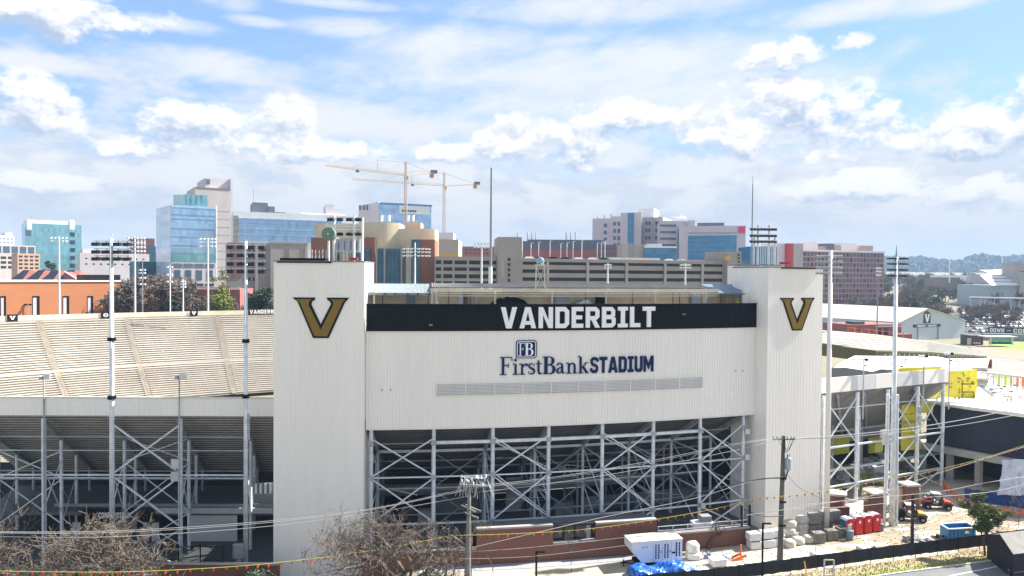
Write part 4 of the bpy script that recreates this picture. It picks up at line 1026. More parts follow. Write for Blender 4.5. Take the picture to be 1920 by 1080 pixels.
B_ = Bld('apartment_block', 'unfinished looking beige frame building with dark top floor at the left edge', -30, 67, 458, 420, 440, 14, M_PINKC)
B_.win(-28, 66, 459, 475, 6, 1, .8, .8, M_WINB); B_.win(-28, 66, 478, 505, 7, 3, .75, .55, M_DARK, 'bay')
B_ = Bld('brick_frame_block', 'salmon balcony block right of the dark topped frame building', 33, 75, 475, 400, 408, 12, mat('salmon_concrete', (0.50, 0.33, 0.24), .8))
B_.win(34, 74, 477, 506, 4, 4, .66, .5, M_DARK, 'balcony')
B_ = Bld('low_office', 'long low lilac grey building behind the thickest floodlight pole', 150, 280, 474, 520, 545, 38, M_LILAC)
B_.roofbox(156, 250, 465, M_LILAC, 'upper_floor', 10, 35); B_.win(155, 275, 479, 500, 9, 2, .3, .25, M_WIN)
B_ = Bld('dark_red_block', 'dark red office block with a teal glass corner beside the blue glass tower', 250, 290, 446, 610, 620, 20, mat('maroon_panel', (.14, .04, .05), .7))
B_.win(250, 275, 448, 480, 4, 5, .5, .55, M_LILAC, 'window'); B_.panel(278, 292, 461, 500, G_DARK, 'glass_corner')
B_ = Bld('low_dark_wing', 'low dark glass wing at the foot of the blue glass tower', 262, 294, 490, 476, 486, 12, G_DARK)
# -- blue glass tower
BT = Bld('glass_tower', 'pale blue glass tower with teal glass crown, left of the tall concrete shaft', 320, 404.5, 384, 450, 464, 35, G_BLUE)
b = MB(); p0 = BT.pt(0, 0); p1 = P(293, 517, 478); p1.z = 0
b.prism([Vector((p1.x, p1.y, BT.zb)), Vector((p0.x-.05, p0.y-.05, BT.zb)), Vector((p0.x, p0.y+44, BT.zb)), Vector((p1.x, p1.y+20, BT.zb))], (0, 0, BT.zt-BT.zb-0.2))
b.build('pale_glass_wing', mat_curtain('white_blue_glass', (0.50, 0.62, 0.76), (0.42, 0.54, 0.66), 60, 4.1, 0.2), BT.root)
for y in (401, 409, 427, 443, 459): BT.panel(320, 404, y-0.6, y+0.6, mat('blue_spandrel', (0.16, 0.33, 0.50), 0.4), 'spandrel', 0.2)
BT.panel(404.6, 407, 385, 520, M_PALE, 'edge_fin', 0.2)
BT.panel(321, 404, 384, 388, mat('blue_fascia', (.35, .55, .75), .3), 'parapet', 0.25)
BT.panel(321, 404, 473, 492, G_TEAL, 'lower_glass', 0.12); BT.panel(321, 404, 492, 545, M_LILAC, 'podium', 0.3)
BT.win(322, 403, 493, 502, 4, 1, .85, .85, M_SLATE, 'upper_window', 0.5); BT.win(322, 403, 506, 525, 4, 1, .55, 1, M_WINB, 'tall_window', 0.5); BT.win(322, 403, 531, 537, 4, 1, .8, .8, M_DARK, 'opening', 0.5)
b_ = BT.blk(BT.u(349), BT.u(391), BT.zt, BT.z(349, 363), 4, 24, G_TEAL, 'glass_crown')
b = MB(); q0 = BT.pt(BT.u(349), 0, -4); q1 = BT.pt(BT.u(330), 0, -12); b.prism([Vector((q1.x, q1.y, BT.zt)), Vector((q0.x-.1, q0.y, BT.zt)), Vector((q0.x, q0.y+18, BT.zt)), Vector((q1.x, q1.y+12, BT.zt))], (0, 0, BT.z(349, 363.5)-BT.zt)); b.build('crown_side', mat('pale_teal_glass', (.45, .62, .62), .2, .2), BT.root)
for k in range(4): BT.win(350+k*10, 350.8+k*10, 364, 382, 1, 1, 1, 1, M_WINB, 'crown_mullion', -3.8)
# -- concrete shaft
B_ = Bld('concrete_tower', 'tall pink grey concrete shaft behind the blue glass tower', 366, 432, 350, 560, 574, 42, M_PINKC)
B_.blk(B_.u(386), B_.u(436), B_.zb, B_.z(386, 332.5), 3, 40, M_LILAC, 'upper_shaft'); B_.panel(387, 395, 335, 344, M_SLATE, 'vent', -2.6)
B_.blk(B_.u(432), B_.u(436.5), B_.zb, B_.z(436, 334), 0, 2.9, M_LILAC, 'corner_pier')
B_.panel(367, 432, 350, 352.5, mat('brown_coping', (.22, .16, .14), .8), 'coping', 0.3)
for k in range(8): B_.win(405, 431, 395+k*15, 396+k*15, 1, 1, 1, 1, mat('joint_shadow_grey', (.33, .30, .33), .9), 'panel_joint', 0.1, 0.15)
# -- long glass building
B_ = Bld('long_glass_building', 'long low blue glass hospital wing with dark plant rooms on the roof', 437, 650, 396, 420, 446, 36, M_PALE)
B_.panel(444, 640, 408, 452, G_BLUE, 'glass_wall', 0.3)
for y in (411, 418, 430, 441): B_.panel(444, 640, y-.5, y+.5, mat('blue_spandrel', (0.16, 0.33, 0.50), 0.4), 'spandrel', 0.45)
B_.panel(437, 447, 404, 470, mat('tan_edge', (.33, .30, .27), .8), 'end_wall', 0.35)
B_.roofbox(475, 504, 377, M_SLATE, 'plant_room', 8, 30); B_.roofbox(504, 517, 385, M_SLATE, 'plant_room', 7, 30); B_.roofbox(517, 537, 396, M_SLATE, 'plant_room', 6, 30, 408)
B_.roofbox(565, 650, 398, M_PALE, 'upper_wing', 3, 20); B_.roofbox(615, 629, 381, M_LILAC, 'roof_tower', 8, 20); B_.roofbox(629, 641, 390, M_LILAC, 'roof_tower', 8, 20)
ptube('antenna', B_.root, M_GREY, B_.pt(B_.u(478), B_.zt, -12), B_.pt(B_.u(478), B_.z(478, 352), -12), 0.15)
# -- brown building behind second pole
B_ = Bld('brown_office', 'brown brick and concrete block behind the four row floodlights', 428, 508, 454, 300, 307, 22, M_TAUPE)
B_.panel(430, 454, 455, 520, mat('rose_brick', (.28, .15, .13), .9), 'brick_panel', 0.15)
B_.win(485, 500, 460, 515, 1, 4, .7, .35, M_DARK, 'opening', 0.2); B_.win(455, 480, 460, 530, 3, 5, .5, .5, M_WIN)
B_.panel(478, 484, 455, 560, M_TAUPEL, 'pier', 0.4); B_.blk(B_.u(505), B_.u(590), B_.zb, B_.z(505, 455), -0.5, 20, M_TAUPEL, 'panel_wall')
for px in (507, 541, 571): B_.panel(px, px+1, 456, 560, M_TAUPE, 'wall_joint', 0.7)
B_.panel(506, 585, 454, 457.5, M_TAUPE, 'coping', 0.7)
# -- low houses/trees base in the gap
B_ = Bld('pink_low_building', 'low reddish grey building with a pale roof edge behind the trees', 340, 450, 542, 260, 262, 20, M_RBRP)
B_.panel(340, 450, 538, 541, M_LILAC, 'roof_edge', 0.2)
# -- pale glass building under the cranes
B_ = Bld('white_blue_tower', 'white and light blue building under the left yellow crane', 710, 808, 380, 620, 640, 50, G_BLUE)
b = MB(); p0 = B_.pt(0, 0); p1 = P(672, 517, 660); b.prism([Vector((p1.x, p1.y, 0)), Vector((p0.x-.1, p0.y, 0)), Vector((p0.x, p0.y+50, 0)), Vector((p1.x, p1.y+30, 0))], (0, 0, B_.z(710, 378))); b.build('white_end_wall', M_LILAC, B_.root)
B_.panel(748, 805, 383, 400, M_PALE, 'white_top', 0.2); B_.win(752, 780, 393, 397, 6, 1, .7, .9, M_DARK, 'vent', 0.4); B_.panel(711, 809, 379.5, 383, G_MID, 'roof_edge', 0.8)
for px in (675, 682, 688): pbox('slot', B_.root, M_SLATE, P(px, 389, 657-(px-672)), (1, 1.5, 4.5))
# -- cream building with curved drums
CB = thing('cream_hall', 'cream stucco and red brick hall with curved drums and tall teal windows', 'building', P(700, 545, 285))
def drum(px0, px1, ytop, ybot, Y, bulge, m, name, n=14):
    b = MB(); a = P(px0, 517, Y); c = P(px1, 517, Y); ring = []
    for i in range(n+1):
        t = i/n; ring.append(Vector((a.x+(c.x-a.x)*t, Y-bulge*math.sin(math.pi*t), Zat((px0+px1)/2, ybot, Y))))
    ring += [Vector((c.x, Y+14, ring[0].z)), Vector((a.x, Y+14, ring[0].z))]
    b.prism(ring, (0, 0, Zat((px0+px1)/2, ytop, Y)-ring[0].z)); return b.build(name, m, CB)
drum(591, 700, 420, 600, 292, 3, M_YEL, 'left_drum'); drum(676, 748, 418, 600, 284, 3.5, M_YEL, 'centre_drum'); drum(748, 815, 429, 600, 284, 2, M_YEL, 'right_drum')
def cbox(name, px0, px1, y0, y1, Y, d, m): 
    a, c = Xat(px0, Y), Xat(px1, Y); z1, z0 = Zat(px0, y0, Y), Zat(px0, y1, Y)
    b = MB().box(((a+c)/2, Y+d/2, (z0+z1)/2), (c-a, d, z1-z0)); return b.build(name, m, CB)
M_BRW = mat('brown_red_brick_wall', (0.27, 0.115, 0.075), 0.9, 0, 0.1, 0.08)
cbox('brick_wall', 583, 630, 446, 600, 280, 12, M_BRW); cbox('brick_wall', 678, 703, 445, 600, 279, 12, M_BRW); cbox('brick_wall', 785, 815, 449, 600, 276, 12, M_BRW)
cbox('roof_edge', 583, 630, 444.5, 445.9, 279.9, 12, M_TAUPEL); cbox('lower_link', 640, 678, 470, 600, 281, 6, M_YEL)
for a, c in ((655, 694), (708, 718), (723, 750), (756, 760)): cbox('tall_window', a, c, 466, 600, 278.3, 1, G_DARK)
for a in (704, 719, 751): cbox('pier', a, a+3.5, 464, 600, 277.6, 1.6, M_TAUPEL)
cbox('tall_window', 771, 787, 449, 600, 275.6, 1, G_DARK); cbox('pier', 761, 771, 452, 600, 277.8, 5, M_YEL)
cbox('window_head', 704, 754, 464, 466, 277.9, 1.2, M_TAUPEL); cbox('roof_box', 762, 788, 417, 431, 300, 10, mat('salmon_plant_room', (.48, .36, .27), .8))
for px in (716, 730, 766, 775): ptube('roof_vent', CB, M_PALE, P(px, 415, 296), P(px, 404, 296), 0.5)
# -- beige box and lilac penthouse
B_ = Bld('beige_block', 'beige block with lilac penthouse and yellow strip left of the parking garage', 815, 859, 449, 330, 330, 25, M_TAUPEL)
B_.roofbox(817, 848, 435, M_LILAC, 'penthouse', 4, 18); B_.panel(818, 857, 476, 482, mat('yellow_strip', (.65, .38, .04), .6), 'yellow_strip')
B_ = Bld('distant_red_block', 'far dull red building behind the parking garage and flagpole', 858, 935, 462, 520, 520, 30, M_RBRP)
B_.roofbox(926, 935, 454, M_SLATE); B_.win(862, 925, 464, 478, 8, 2, .4, .4, M_WIN)
# -- parking garage
PG = Bld('parking_garage', 'long grey parking garage with dark open decks across the middle distance', 815, 932, 480.5, 236, 238, 60, M_TAUPE)
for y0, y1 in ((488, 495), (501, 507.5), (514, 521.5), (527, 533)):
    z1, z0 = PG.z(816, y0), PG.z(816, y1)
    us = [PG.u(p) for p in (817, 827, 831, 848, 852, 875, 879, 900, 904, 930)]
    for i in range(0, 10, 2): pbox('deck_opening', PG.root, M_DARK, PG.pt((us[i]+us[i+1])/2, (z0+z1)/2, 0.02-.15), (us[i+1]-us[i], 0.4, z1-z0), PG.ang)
PG.blk(PG.u(932), PG.u(976), PG.zb, PG.z(940, 445), -3, 14, M_TAUPE, 'stair_tower')
PG.win(950, 955, 482, 530, 1, 5, 1, .6, M_WIN, 'stair_window', 3.1)
PG.panel(938, 943, 487, 520, M_TAUPEL, 'stair_strip', 3.1)
PR = Bld('garage_wing', None, 976, 1362, 484, 236, 262, 60, M_TAUPE, parent=PG.root, wall='wing_wall')
zt_l = lambda px, y: PR.z(px, y)
cuts = [977, 1026, 1101, 1174, 1246, 1316, 1356]
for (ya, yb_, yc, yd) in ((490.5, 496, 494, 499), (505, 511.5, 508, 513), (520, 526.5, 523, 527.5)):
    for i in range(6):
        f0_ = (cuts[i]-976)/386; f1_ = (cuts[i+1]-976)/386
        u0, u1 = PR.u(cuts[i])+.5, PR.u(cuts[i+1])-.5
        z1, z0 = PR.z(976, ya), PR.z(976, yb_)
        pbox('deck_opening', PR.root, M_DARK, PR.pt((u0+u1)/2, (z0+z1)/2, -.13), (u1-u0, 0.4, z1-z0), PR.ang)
for c in cuts[1:-1]: PR.blk(PR.u(c)-.45, PR.u(c)+.45, PR.zb, PR.zt-1.2, -0.5, -0.11, M_TAUPEL, 'column')
PR.blk(PR.u(1357), PR.u(1383), PR.zb, PR.z(1360, 471.5), -2, 12, M_TAUPE, 'stair_tower'); PR.panel(1352, 1361, 481, 487, mat('yellow_strip', (.65, .38, .04)), 'yellow_sign', 2.4); PR.win(1376, 1380, 475, 500, 1, 4, 1, .5, M_WIN, 'stair_window', 2.2)
# rooftop lamp posts, cars and odds on the garage
def garage_top(px, back_=20): u = PR.u(px); p = PR.pt(u, PR.zt, -back_); return p
g2 = 'thin lamp posts on the roof of the parking garage'
for k, px in enumerate((1002, 1019, 1034, 1056, 1077, 1089, 1101, 1118, 1148, 1156, 1163)):
    p = garage_top(px, 12); T = thing('roof_lamp_post', 'thin pale lamp post on the parking garage roof in front of the red building', 'lamp post', p, group=g2)
    zt_ = Zat(px, 451+(k*5) % 7, p.y); ptube('post', T, M_PALE, p, (p.x, p.y, zt_), 0.11); pbar('arm', T, M_PALE, (p.x, p.y, zt_), (p.x+.9, p.y, zt_+.1), 0.2, 0.12)
for k in range(14):
    px = 982+k*24+random.uniform(-6, 6)
    if 1165 < px < 1260: continue
    p = garage_top(px, 6)-Vector((0, 0, .75)); cn_, c = random.choice([('white', M_WHITE), ('slate blue', M_SLATE), ('dull red', M_RBR), ('silver', M_ALU), ('black', M_BLACK)])
    T = thing('roof_car', cn_+' car roof showing over the parapet of the long garage', 'car', p, PR.ang, 'cars parked on the garage roof')
    b = MB(); b.prism([(-2.1, -.8, .3), (2.1, -.8, .3), (2.1, -.8, .9), (1.2, -.8, 1.0), (.7, -.8, 1.45), (-1.1, -.8, 1.45), (-1.6, -.8, .95), (-2.1, -.8, .9)], (0, 1.6, 0)); b.v = [(v[0], v[1], v[2]) for v in b.v]
    me = b.build('body', c, None); me.parent = T
    for sx in (-1.3, 1.3):
        b = MB().tube((sx, -.85, .32), (sx, .85, .32), .32, n=8); o = b.build('wheel_pair', M_BLACK); o.parent = T
PW = PR.blk(PR.u(1166), PR.u(1262), PR.zt+.02, PR.z(1166, 481.5)+.0, 9, 14, M_CONCL, 'white_parapet'); 
# -- red brick hospital wing
B_ = Bld('red_brick_wing', 'long dull red brick building with slate roof and steel chimneys behind the garage', 976, 1172, 466, 430, 430, 40, M_RBRP)
B_.roofbox(976, 990, 452, M_SLATE, 'slate_roof', -0.3, 30, 468); B_.roofbox(990, 1130, 449, M_SLATE, 'slate_roof', -.3, 30, 466); B_.roofbox(1130, 1172, 459, M_SLATE, 'slate_roof', -.3, 30, 467)
for px in (970.5, 989, 997, 1005, 1063, 1071, 1080.5): ptube('chimney', B_.root, M_ALU, B_.pt(B_.u(px), B_.z(px, 455), -8), B_.pt(B_.u(px), B_.z(px, 434), -8), 0.55)
B_.win(1120, 1160, 474, 482, 1, 1, 1, 1, M_SLATE, 'loading_bay')
B_ = Bld('tan_block', 'tan concrete block between the red brick wing and the hospital', 1166, 1209, 457, 395, 395, 20, M_TAUPEL)
B_.panel(1177, 1189, 457, 484, M_TAUPE, 'darker_bay', 0.15)
B_ = Bld('low_glass_link', 'low dark blue glass pavilion in front of the hospital', 1209, 1268, 463, 390, 390, 15, G_MID)
B_.panel(1207, 1268, 461.5, 464.5, M_PALE, 'roof_edge', 0.4); B_.roofbox(1212, 1240, 457, M_PALE, 'canopy', -.5, 6)
# -- hospital complex
HO = Bld('hospital', 'large lilac grey hospital with blue glass strips and pink logo panel, right of centre', 1110, 1242, 410, 520, 500, 60, M_LILAC)
for px0, px1, yt in ((1145, 1168, 406), (1165, 1204, 400), (1204, 1242, 408)): HO.panel(px0, px1, yt, 490, M_LILAC if px0 != 1204 else mat('grey_lilac', (.36, .35, .38), .85), 'bay', 1.2 if px0 != 1165 else 4)
HO.panel(1178.5, 1190, 400, 490, G_MID, 'glass_strip', 4.3); HO.roofbox(1193, 1223, 391, M_PALE, 'roof_block', 3, 20)
HO.roofbox(1252, 1275, 404, M_PALE, 'roof_block', 3, 20)
HO.win(1131, 1137, 416, 482, 1, 5, 1, .5, M_WINB, 'window', 0.3)
HO.win(1148, 1164, 413, 480, 2, 5, .6, .55, M_WINB, 'window', 1.5); HO.win(1209, 1220, 412, 480, 2, 5, .6, .45, M_WIN, 'window', 1.5); HO.win(1228, 1234, 412, 480, 1, 5, .8, .45, M_WIN, 'window', 1.5)
H2 = Bld('hospital_wing', None, 1240, 1300, 414, 470, 468, 40, M_LILAC, parent=HO.root, wall='centre_wing')
H2.win(1236, 1266, 417, 478, 1, 5, 1, .32, M_WINB, 'strip_window', 0.4); H2.panel(1269.5, 1273, 430, 490, G_MID, 'glass_strip', 0.5)
H3 = Bld('hospital_wing', None, 1272, 1397, 424, 455, 445, 50, M_LILAC, parent=HO.root, wall='right_wing')
H3.blk(H3.u(1288), H3.u(1302), H3.zt, H3.z(1288, 413), 1, 20, M_LILAC, 'roof_block'); H3.roofbox(1306, 1357, 417, M_SLATE, 'plant_room', 4, 20)
H3.panel(1289, 1380, 442, 487, G_MID, 'glass_wall', 0.3); H3.panel(1289, 1380, 436, 438, mat('grey_lilac', (.36, .35, .38)), 'string_course', 0.3)
H3.panel(1382.5, 1396, 425, 437, mat('pink_logo', (.75, .05, .16), .5), 'logo_panel', 0.5)
for k in range(4): H3.panel(1289, 1380, 450+k*9, 451+k*9, mat('blue_spandrel', (.16, .33, .50)), 'spandrel', 0.5)
for k in range(10): ptube('roof_pipe', HO.root, M_GREY, HO.pt(HO.u(1112+k*13), HO.zt, -10), HO.pt(HO.u(1112+k*13), HO.zt+2+k % 3, -10), 0.5)
# radio mast behind the right tower
T = thing('radio_mast', 'tall thin lattice radio mast rising left of the right tower', 'mast', P(1409, 520, 330)); x = T.location.x
for dx_, dy_ in ((-.45, 0), (.45, 0), (0, .8)): ptube('mast_leg', T, M_GREY, (x+dx_, 330+dy_, 5), (x+dx_*.2, 330+dy_*.2, Zat(1409, 345, 330)), 0.13)
b = MB()
for k in range(40):
    z0 = 20+k*1.4; b.bar((x-.4*(1-k/55), 330, z0), (x+.4*(1-k/55), 330, z0+.7), .09); b.bar((x+.4*(1-k/55), 330, z0+.7), (x-.4*(1-k/55), 330, z0+1.4), .09)
b.build('lattice', M_GREY, T); ptube('whip', T, M_GREY, (x, 330, Zat(1409, 346, 330)), (x, 330, Zat(1409, 329, 330)), 0.1)
# -- red apartment slab with window grid
RA = Bld('apartment_slab', 'eleven storey red brick slab with a tight white framed window grid', 1504, 1657, 469, 520, 548, 30, mat('brighter_red_brick', (0.46, 0.125, 0.07), 0.9, 0, 0.08, 0.1))
RA.panel(1504, 1658, 467.5, 471, M_PALE, 'roof_slab', 0.6)
b = MB(); p0 = RA.pt(0, 0)
for (pa_, pb_, m, nm) in ((1476, 1486, mat('bright_red_panel', (.45, .03, .03), .6), 'red_end_bay'), (1486, 1504, M_TAUPEL, 'stair_wall'), (1462, 1476, M_LILAC, 'side_wing')):
    RA.blk(RA.u(pa_), RA.u(pb_)-.02, RA.zb, RA.z(1486, 456.5), -0.5 if nm != 'side_wing' else 3, 20, m, nm)
for a, c, y, m in ((1511, 1540, 453.5, M_PALE), (1555, 1571, 456, M_SLATE), (1582, 1613, 455, M_PALE), (1618, 1644, 460, M_TAUPEL), (1540, 1556, 461, M_TAUPEL), (1571, 1584, 460, M_TAUPEL)): RA.roofbox(a, c, y, m, 'roof_box', 4, 12)
z1_, z0_ = RA.z(1504, 471), RA.z(1504, 600); fl = 13; uA, uB = 0.4, RA.L-0.8
for j in range(fl+1): pbox('floor_edge', RA.root, mat('pinkish_white_frame', (.50, .42, .42), .8), RA.pt(RA.L/2, z0_+(z1_-z0_)*j/fl, 0.1), (RA.L, 0.5, 0.45), RA.ang)
ncol = 23
for j in range(fl):
    for i in range(ncol):
        pbox('window', RA.root, M_WINB if (i*7+j*3) % 4 else M_WIN, RA.pt(uA+(uB-uA)*(i+.5)/ncol, z0_+(z1_-z0_)*(j+.5)/fl, 0.0), ((uB-uA)/ncol*0.52, 0.3, (z1_-z0_)/fl*0.62), RA.ang)
# small white frames: thin verticals
b = MB()
for i in range(ncol+1):
    p = RA.pt(uA+(uB-uA)*i/ncol, z0_, 0.15); b.bar(p, p+Vector((0, 0, z1_-z0_)), 0.26)
b.build('mullion', mat('pinkish_white_frame', (.5, .42, .42)), RA.root)
B_ = Bld('blue_glass_slab', 'small blue glass building seen between the floodlight bank and the red slab', 1405, 1456, 462, 400, 400, 20, G_MID)
for k in range(9): B_.win(1424+k*3.4, 1425+k*3.4, 463, 495, 1, 1, 1, 1, M_PALE, 'fin', 0.3)
# -- orange brick building on the left and its dark gabled roof
OB = thing('orange_brick_building', 'sunlit orange brick building with narrow dark windows beyond the far stand, at left', 'building', P(235, 530, 250))
c0 = P(235, 517, 262); c0.z = 0; tdir = Vector((-0.72, -0.694, 0)); zo = Zat(235, 528.5, 262); nrm = Vector((0.694, -0.72, 0))
LEN = 75.0
def ob(u, z, w=0.0): return c0 + tdir*u + nrm*w + Vector((0, 0, z))
b = MB(); b.prism([ob(0, -1), ob(LEN, -1), ob(LEN, -1, -20), ob(0, -1, -20)], (0, 0, zo+1)); b.build('brick_wall', M_ORBR, OB)
b = MB(); b.prism([ob(-.3, zo+.02, .3), ob(LEN, zo+.02, .3), ob(LEN, zo+.02, -20), ob(-.3, zo+.02, -20)], (0, 0, 0.5)); b.build('coping', M_WALL2, OB)
def obu(px):
    lo, hi = -5, LEN+30
    for _ in range(40):
        m = (lo+hi)/2; p = ob(m, 0)
        if 960+F*p.x/p.y > px: lo = m
        else: hi = m
    return (lo+hi)/2
for a, c in ((0, 11), (60, 74), (117, 129.5), (163, 174.5), (200, 209)):
    u0, u1 = obu(c), obu(a); p = ob((u0+u1)/2, 0); zt_ = Zat((a+c)/2, 555, p.y); zb_ = zt_-12
    b = MB(); b.prism([ob(u0, zb_, .05), ob(u1, zb_, .05), ob(u1, zb_, -.3), ob(u0, zb_, -.3)], (0, 0, zt_-zb_)); fr = b.build('window_reveal', M_BLACK, OB)
    b = MB(); um = u0+(u1-u0)*.42; b.prism([ob(um, zb_, .10), ob(u1-.2, zb_, .10), ob(u1-.2, zb_, .02), ob(um, zb_, .02)], (0, 0, zt_-zb_-.6)); b.build('lit_reveal', M_LILAC, fr)  # pale strip painted in as the sunlit left reveal of the window
for px in (52, 226):
    p = ob(obu(px), 0, 0.6); z_ = Zat(px, 571, p.y); T = thing('twin_head_light', 'small twin head light %s' % ('in front of the orange wall near its left windows' if px == 52 else 'in front of the right end of the orange wall'), 'light', (p.x, p.y, z_-6))
    ptube('post', T, M_STEELD, (p.x, p.y, z_-6), (p.x, p.y, z_), .12)
    for s in (-.7, .7): pbox('light_head', T, M_BLACK, (p.x+s, p.y-.2, z_), (.8, .5, .5))
b = MB(); b.prism([ob(obu(232), zo+.5, -4), ob(obu(160), zo+.5, -4), ob(obu(160), zo+.5, -12), ob(obu(232), zo+.5, -12)], (0, 0, 2.0)); b.build('dark_roof_box', M_BLACK, OB)
# row of dark saw-tooth roofs
g3 = 'row of dark sawtooth dormer roofs behind the orange building'
for k, px in enumerate((12, 41, 70, 99)):
    Y = 300; x0, x1 = Xat(px, Y), Xat(px+26, Y); zr_ = Zat(px, 506, Y); ze_ = Zat(px, 530, Y)
    T = thing('dormer_roof', '%s dark glazed sawtooth roof of the row of four behind the orange building' % ('first', 'second', 'third', 'fourth')[k], 'roof', (x0, Y, ze_), group=g3)
    b = MB().add([(x0, Y, ze_), (x1, Y, ze_), (x1, Y+6, zr_), (x0+3, Y+6, zr_), (x0, Y+12, ze_), (x1, Y+12, ze_)], [(0, 1, 2, 3), (3, 2, 5, 4), (0, 3, 4), (1, 5, 2), (0, 4, 5, 1)]); b.build('glazing', mat('dark_solar_glass', (.02, .025, .045), .3, .2), T)
    b = MB().add([(x1, Y-.1, ze_), (x1+1.9, Y+1, ze_), (x1+1.9, Y+7, zr_-.3), (x1, Y+6, zr_)], [(0, 1, 2, 3)]); b.prism([(x1, Y-.1, ze_-2), (x1+1.9, Y+.8, ze_-2), (x1+1.9, Y+8, ze_-2), (x1, Y+8, ze_-2)], (0, 0, 2)); b.build('brick_cheek', M_RBR, T)
B_ = Bld('gabled_house', 'red brick hall with pale gable edge right of the sawtooth roofs', 0, 150, 529, 306, 300, 14, M_RBR)
u0, u1 = B_.u(118), B_.u(166); um = (u0*1.4+u1*.6)/2
b = MB(); b.prism([B_.pt(u0, B_.zt, .2), B_.pt(u1, B_.zt-1.5, .2), B_.pt(u0+1, B_.zt+4.6, .2)], -B_.n*10); b.build('gable', M_RBRP, B_.root)
pbar('gable_edge', B_.root, M_WALL2, B_.pt(u0+1, B_.zt+4.7, .3), B_.pt(u1, B_.zt-1.4, .3), .35)
# ---------------------------------------------------------------- tower cranes
M_CRY = mat('crane_yellow_lattice', (0.58, 0.42, 0.22), 0.6, 0, 1, 0.15)
M_CRW = mat('crane_pink_white_mast', (0.60, 0.46, 0.38), 0.6, 0, 1, 0.15)
def lattice(b, p0, p1, w, n, t):
    p0 = Vector(p0); p1 = Vector(p1); d = (p1-p0); q = d.to_track_quat('Z', 'Y'); cs = [q @ Vector(c) for c in ((-w/2, -w/2, 0), (w/2, -w/2, 0), (w/2, w/2, 0), (-w/2, w/2, 0))]
    for c in cs: b.bar(p0+c, p1+c, t)
    for i in range(n):
        a = p0+d*i/n; e = p0+d*(i+1)/n
        for k in range(4):
            b.bar(a+cs[k], e+cs[(k+1) % 4], t*.7); b.bar(e+cs[k], e+cs[(k+1) % 4], t*.7)
def crane(label, px, ybase, yslew, ytop, Y, pxtip, ytip, pxcw, ycw, Ytip, grp, trolley):
    T = thing('tower_crane', label, 'crane', P(px, ybase, Y), group=grp); x = Xat(px, Y); zb_, zs, zt_ = Zat(px, ybase, Y), Zat(px, yslew, Y), Zat(px, ytop, Y)
    b = MB(); lattice(b, (x, Y, zb_-25), (x, Y, zs), 2.2, 26, .28); b.build('mast', M_CRW, T)
    b = MB(); lattice(b, (x, Y, zs), (x, Y, zt_), 1.5, 5, .3); b.build('tower_head', M_CRY, T)
    tip = P(pxtip, ytip, Ytip); cw = P(pxcw, ycw, Y+ (Y-Ytip)*0.4); root = Vector((x, Y, zs+1))
    b = MB(); d = tip-root; q = Vector((-d.y, d.x, 0)).normalized()*0.8
    n = 34
    for s in (-1, 1): b.bar(root+q*s, tip+q*s, .22)
    b.bar(root+Vector((0, 0, 1.7)), tip+Vector((0, 0, 1.2)), .2)
    for i in range(n):
        a = root+d*i/n; e = root+d*(i+.5)/n+Vector((0, 0, 1.5)); f = root+d*(i+1)/n
        for s in (-1, 1): b.bar(a+q*s, e, .12); b.bar(e, f+q*s, .12)
    b.build('jib', M_CRY, T)
    b = MB(); d2 = cw-root
    for s in (-1, 1): b.bar(root+q*s, cw+q*s, .5)
    b.build('counter_jib', M_CRY, T)
    pbox('counterweight', T, mat('crane_orange_block', (.5, .25, .06), .7), cw+Vector((-.5, 0, -1.4)), (3.2, 2.6, 4.2)); pbox('machine_house', T, M_SLATE, cw+Vector((1.2, 0, 1.2)), (5.4, 2, 2.6)); pbox('cab', T, M_CRY, root+Vector((1.6, -1.5, -1.8)), (2, 2, 2.4))
    top = Vector((x, Y, zt_)); mid = root+d*0.42+Vector((0, 0, 1.6)); post = root+d*0.37
    b = MB(); b.bar(top, cw, .22); b.bar(top, root+d*0.30+Vector((0, 0, 1.6)), .16)
    pt_ = Vector((post.x, post.y, max(zt_-1, post.z+8))); b.bar(post, pt_, .22); b.bar(top, pt_, .16); b.bar(pt_, root+d*0.68+Vector((0, 0, 1.5)), .16); b.build('tie_bars', M_GREY, T)
    tr_ = root+d*trolley; pbox('trolley', T, M_SLATE, tr_-Vector((0, 0, 1)), (2.4, 2, 1.4))
    return T
gC = 'two yellow tower cranes over the skyline'
crane('left yellow tower crane with higher jib behind the white and blue building', 760, 385, 332, 304, 560, 611, 311, 811, 325, 520, gC, 0.62)
crane('right yellow tower crane with lower jib and mast standing clear against the sky', 832, 440, 351, 324, 640, 661, 337, 892, 346, 600, gC, 0.36)
# ---------------------------------------------------------------- poles in the middle distance
gp = 'distant field light poles beyond the stands'
def far_light(label, px, ytop, ybot, Y, rows, cols, w=1.2, m=M_PALE, lm=M_PALE):
    x = Xat(px, Y); zt = Zat(px, ytop, Y); zb = Zat(px, ybot, Y); T = thing('field_light_pole', label, 'light pole', (x, Y, zb), group=gp); u = Y/F
    b = MB().tube((x, Y, zb), (x, Y, zt), 1.6*u*w, 1.0*u*w, 8); b.build('pole', m, T)
    for ry in rows:
        z = Zat(px, ry, Y); pbar('crossarm', T, M_PALE, (x+cols[0]*u, Y, z+1.2*u), (x+cols[-1]*u, Y, z+1.2*u), .9*u)
        for c in cols: pbox('floodlight', T, lm, (x+c*u, Y-.4, z), (4.0*u, .5, 2.6*u))
far_light('slim white light pole in front of the teal glass office', 111, 444, 592, 225, (446, 452), (-14, -7, 0, 7, 14))
far_light('slim white light pole right of the thickest black floodlight pole', 253, 444, 592, 225, (447, 455, 463, 471), (-12, -5, 5, 12, 18))
far_light('slim white light pole in front of the blue glass tower', 390, 446, 592, 225, (448, 454, 462), (-14, -7, 0, 7, 14))
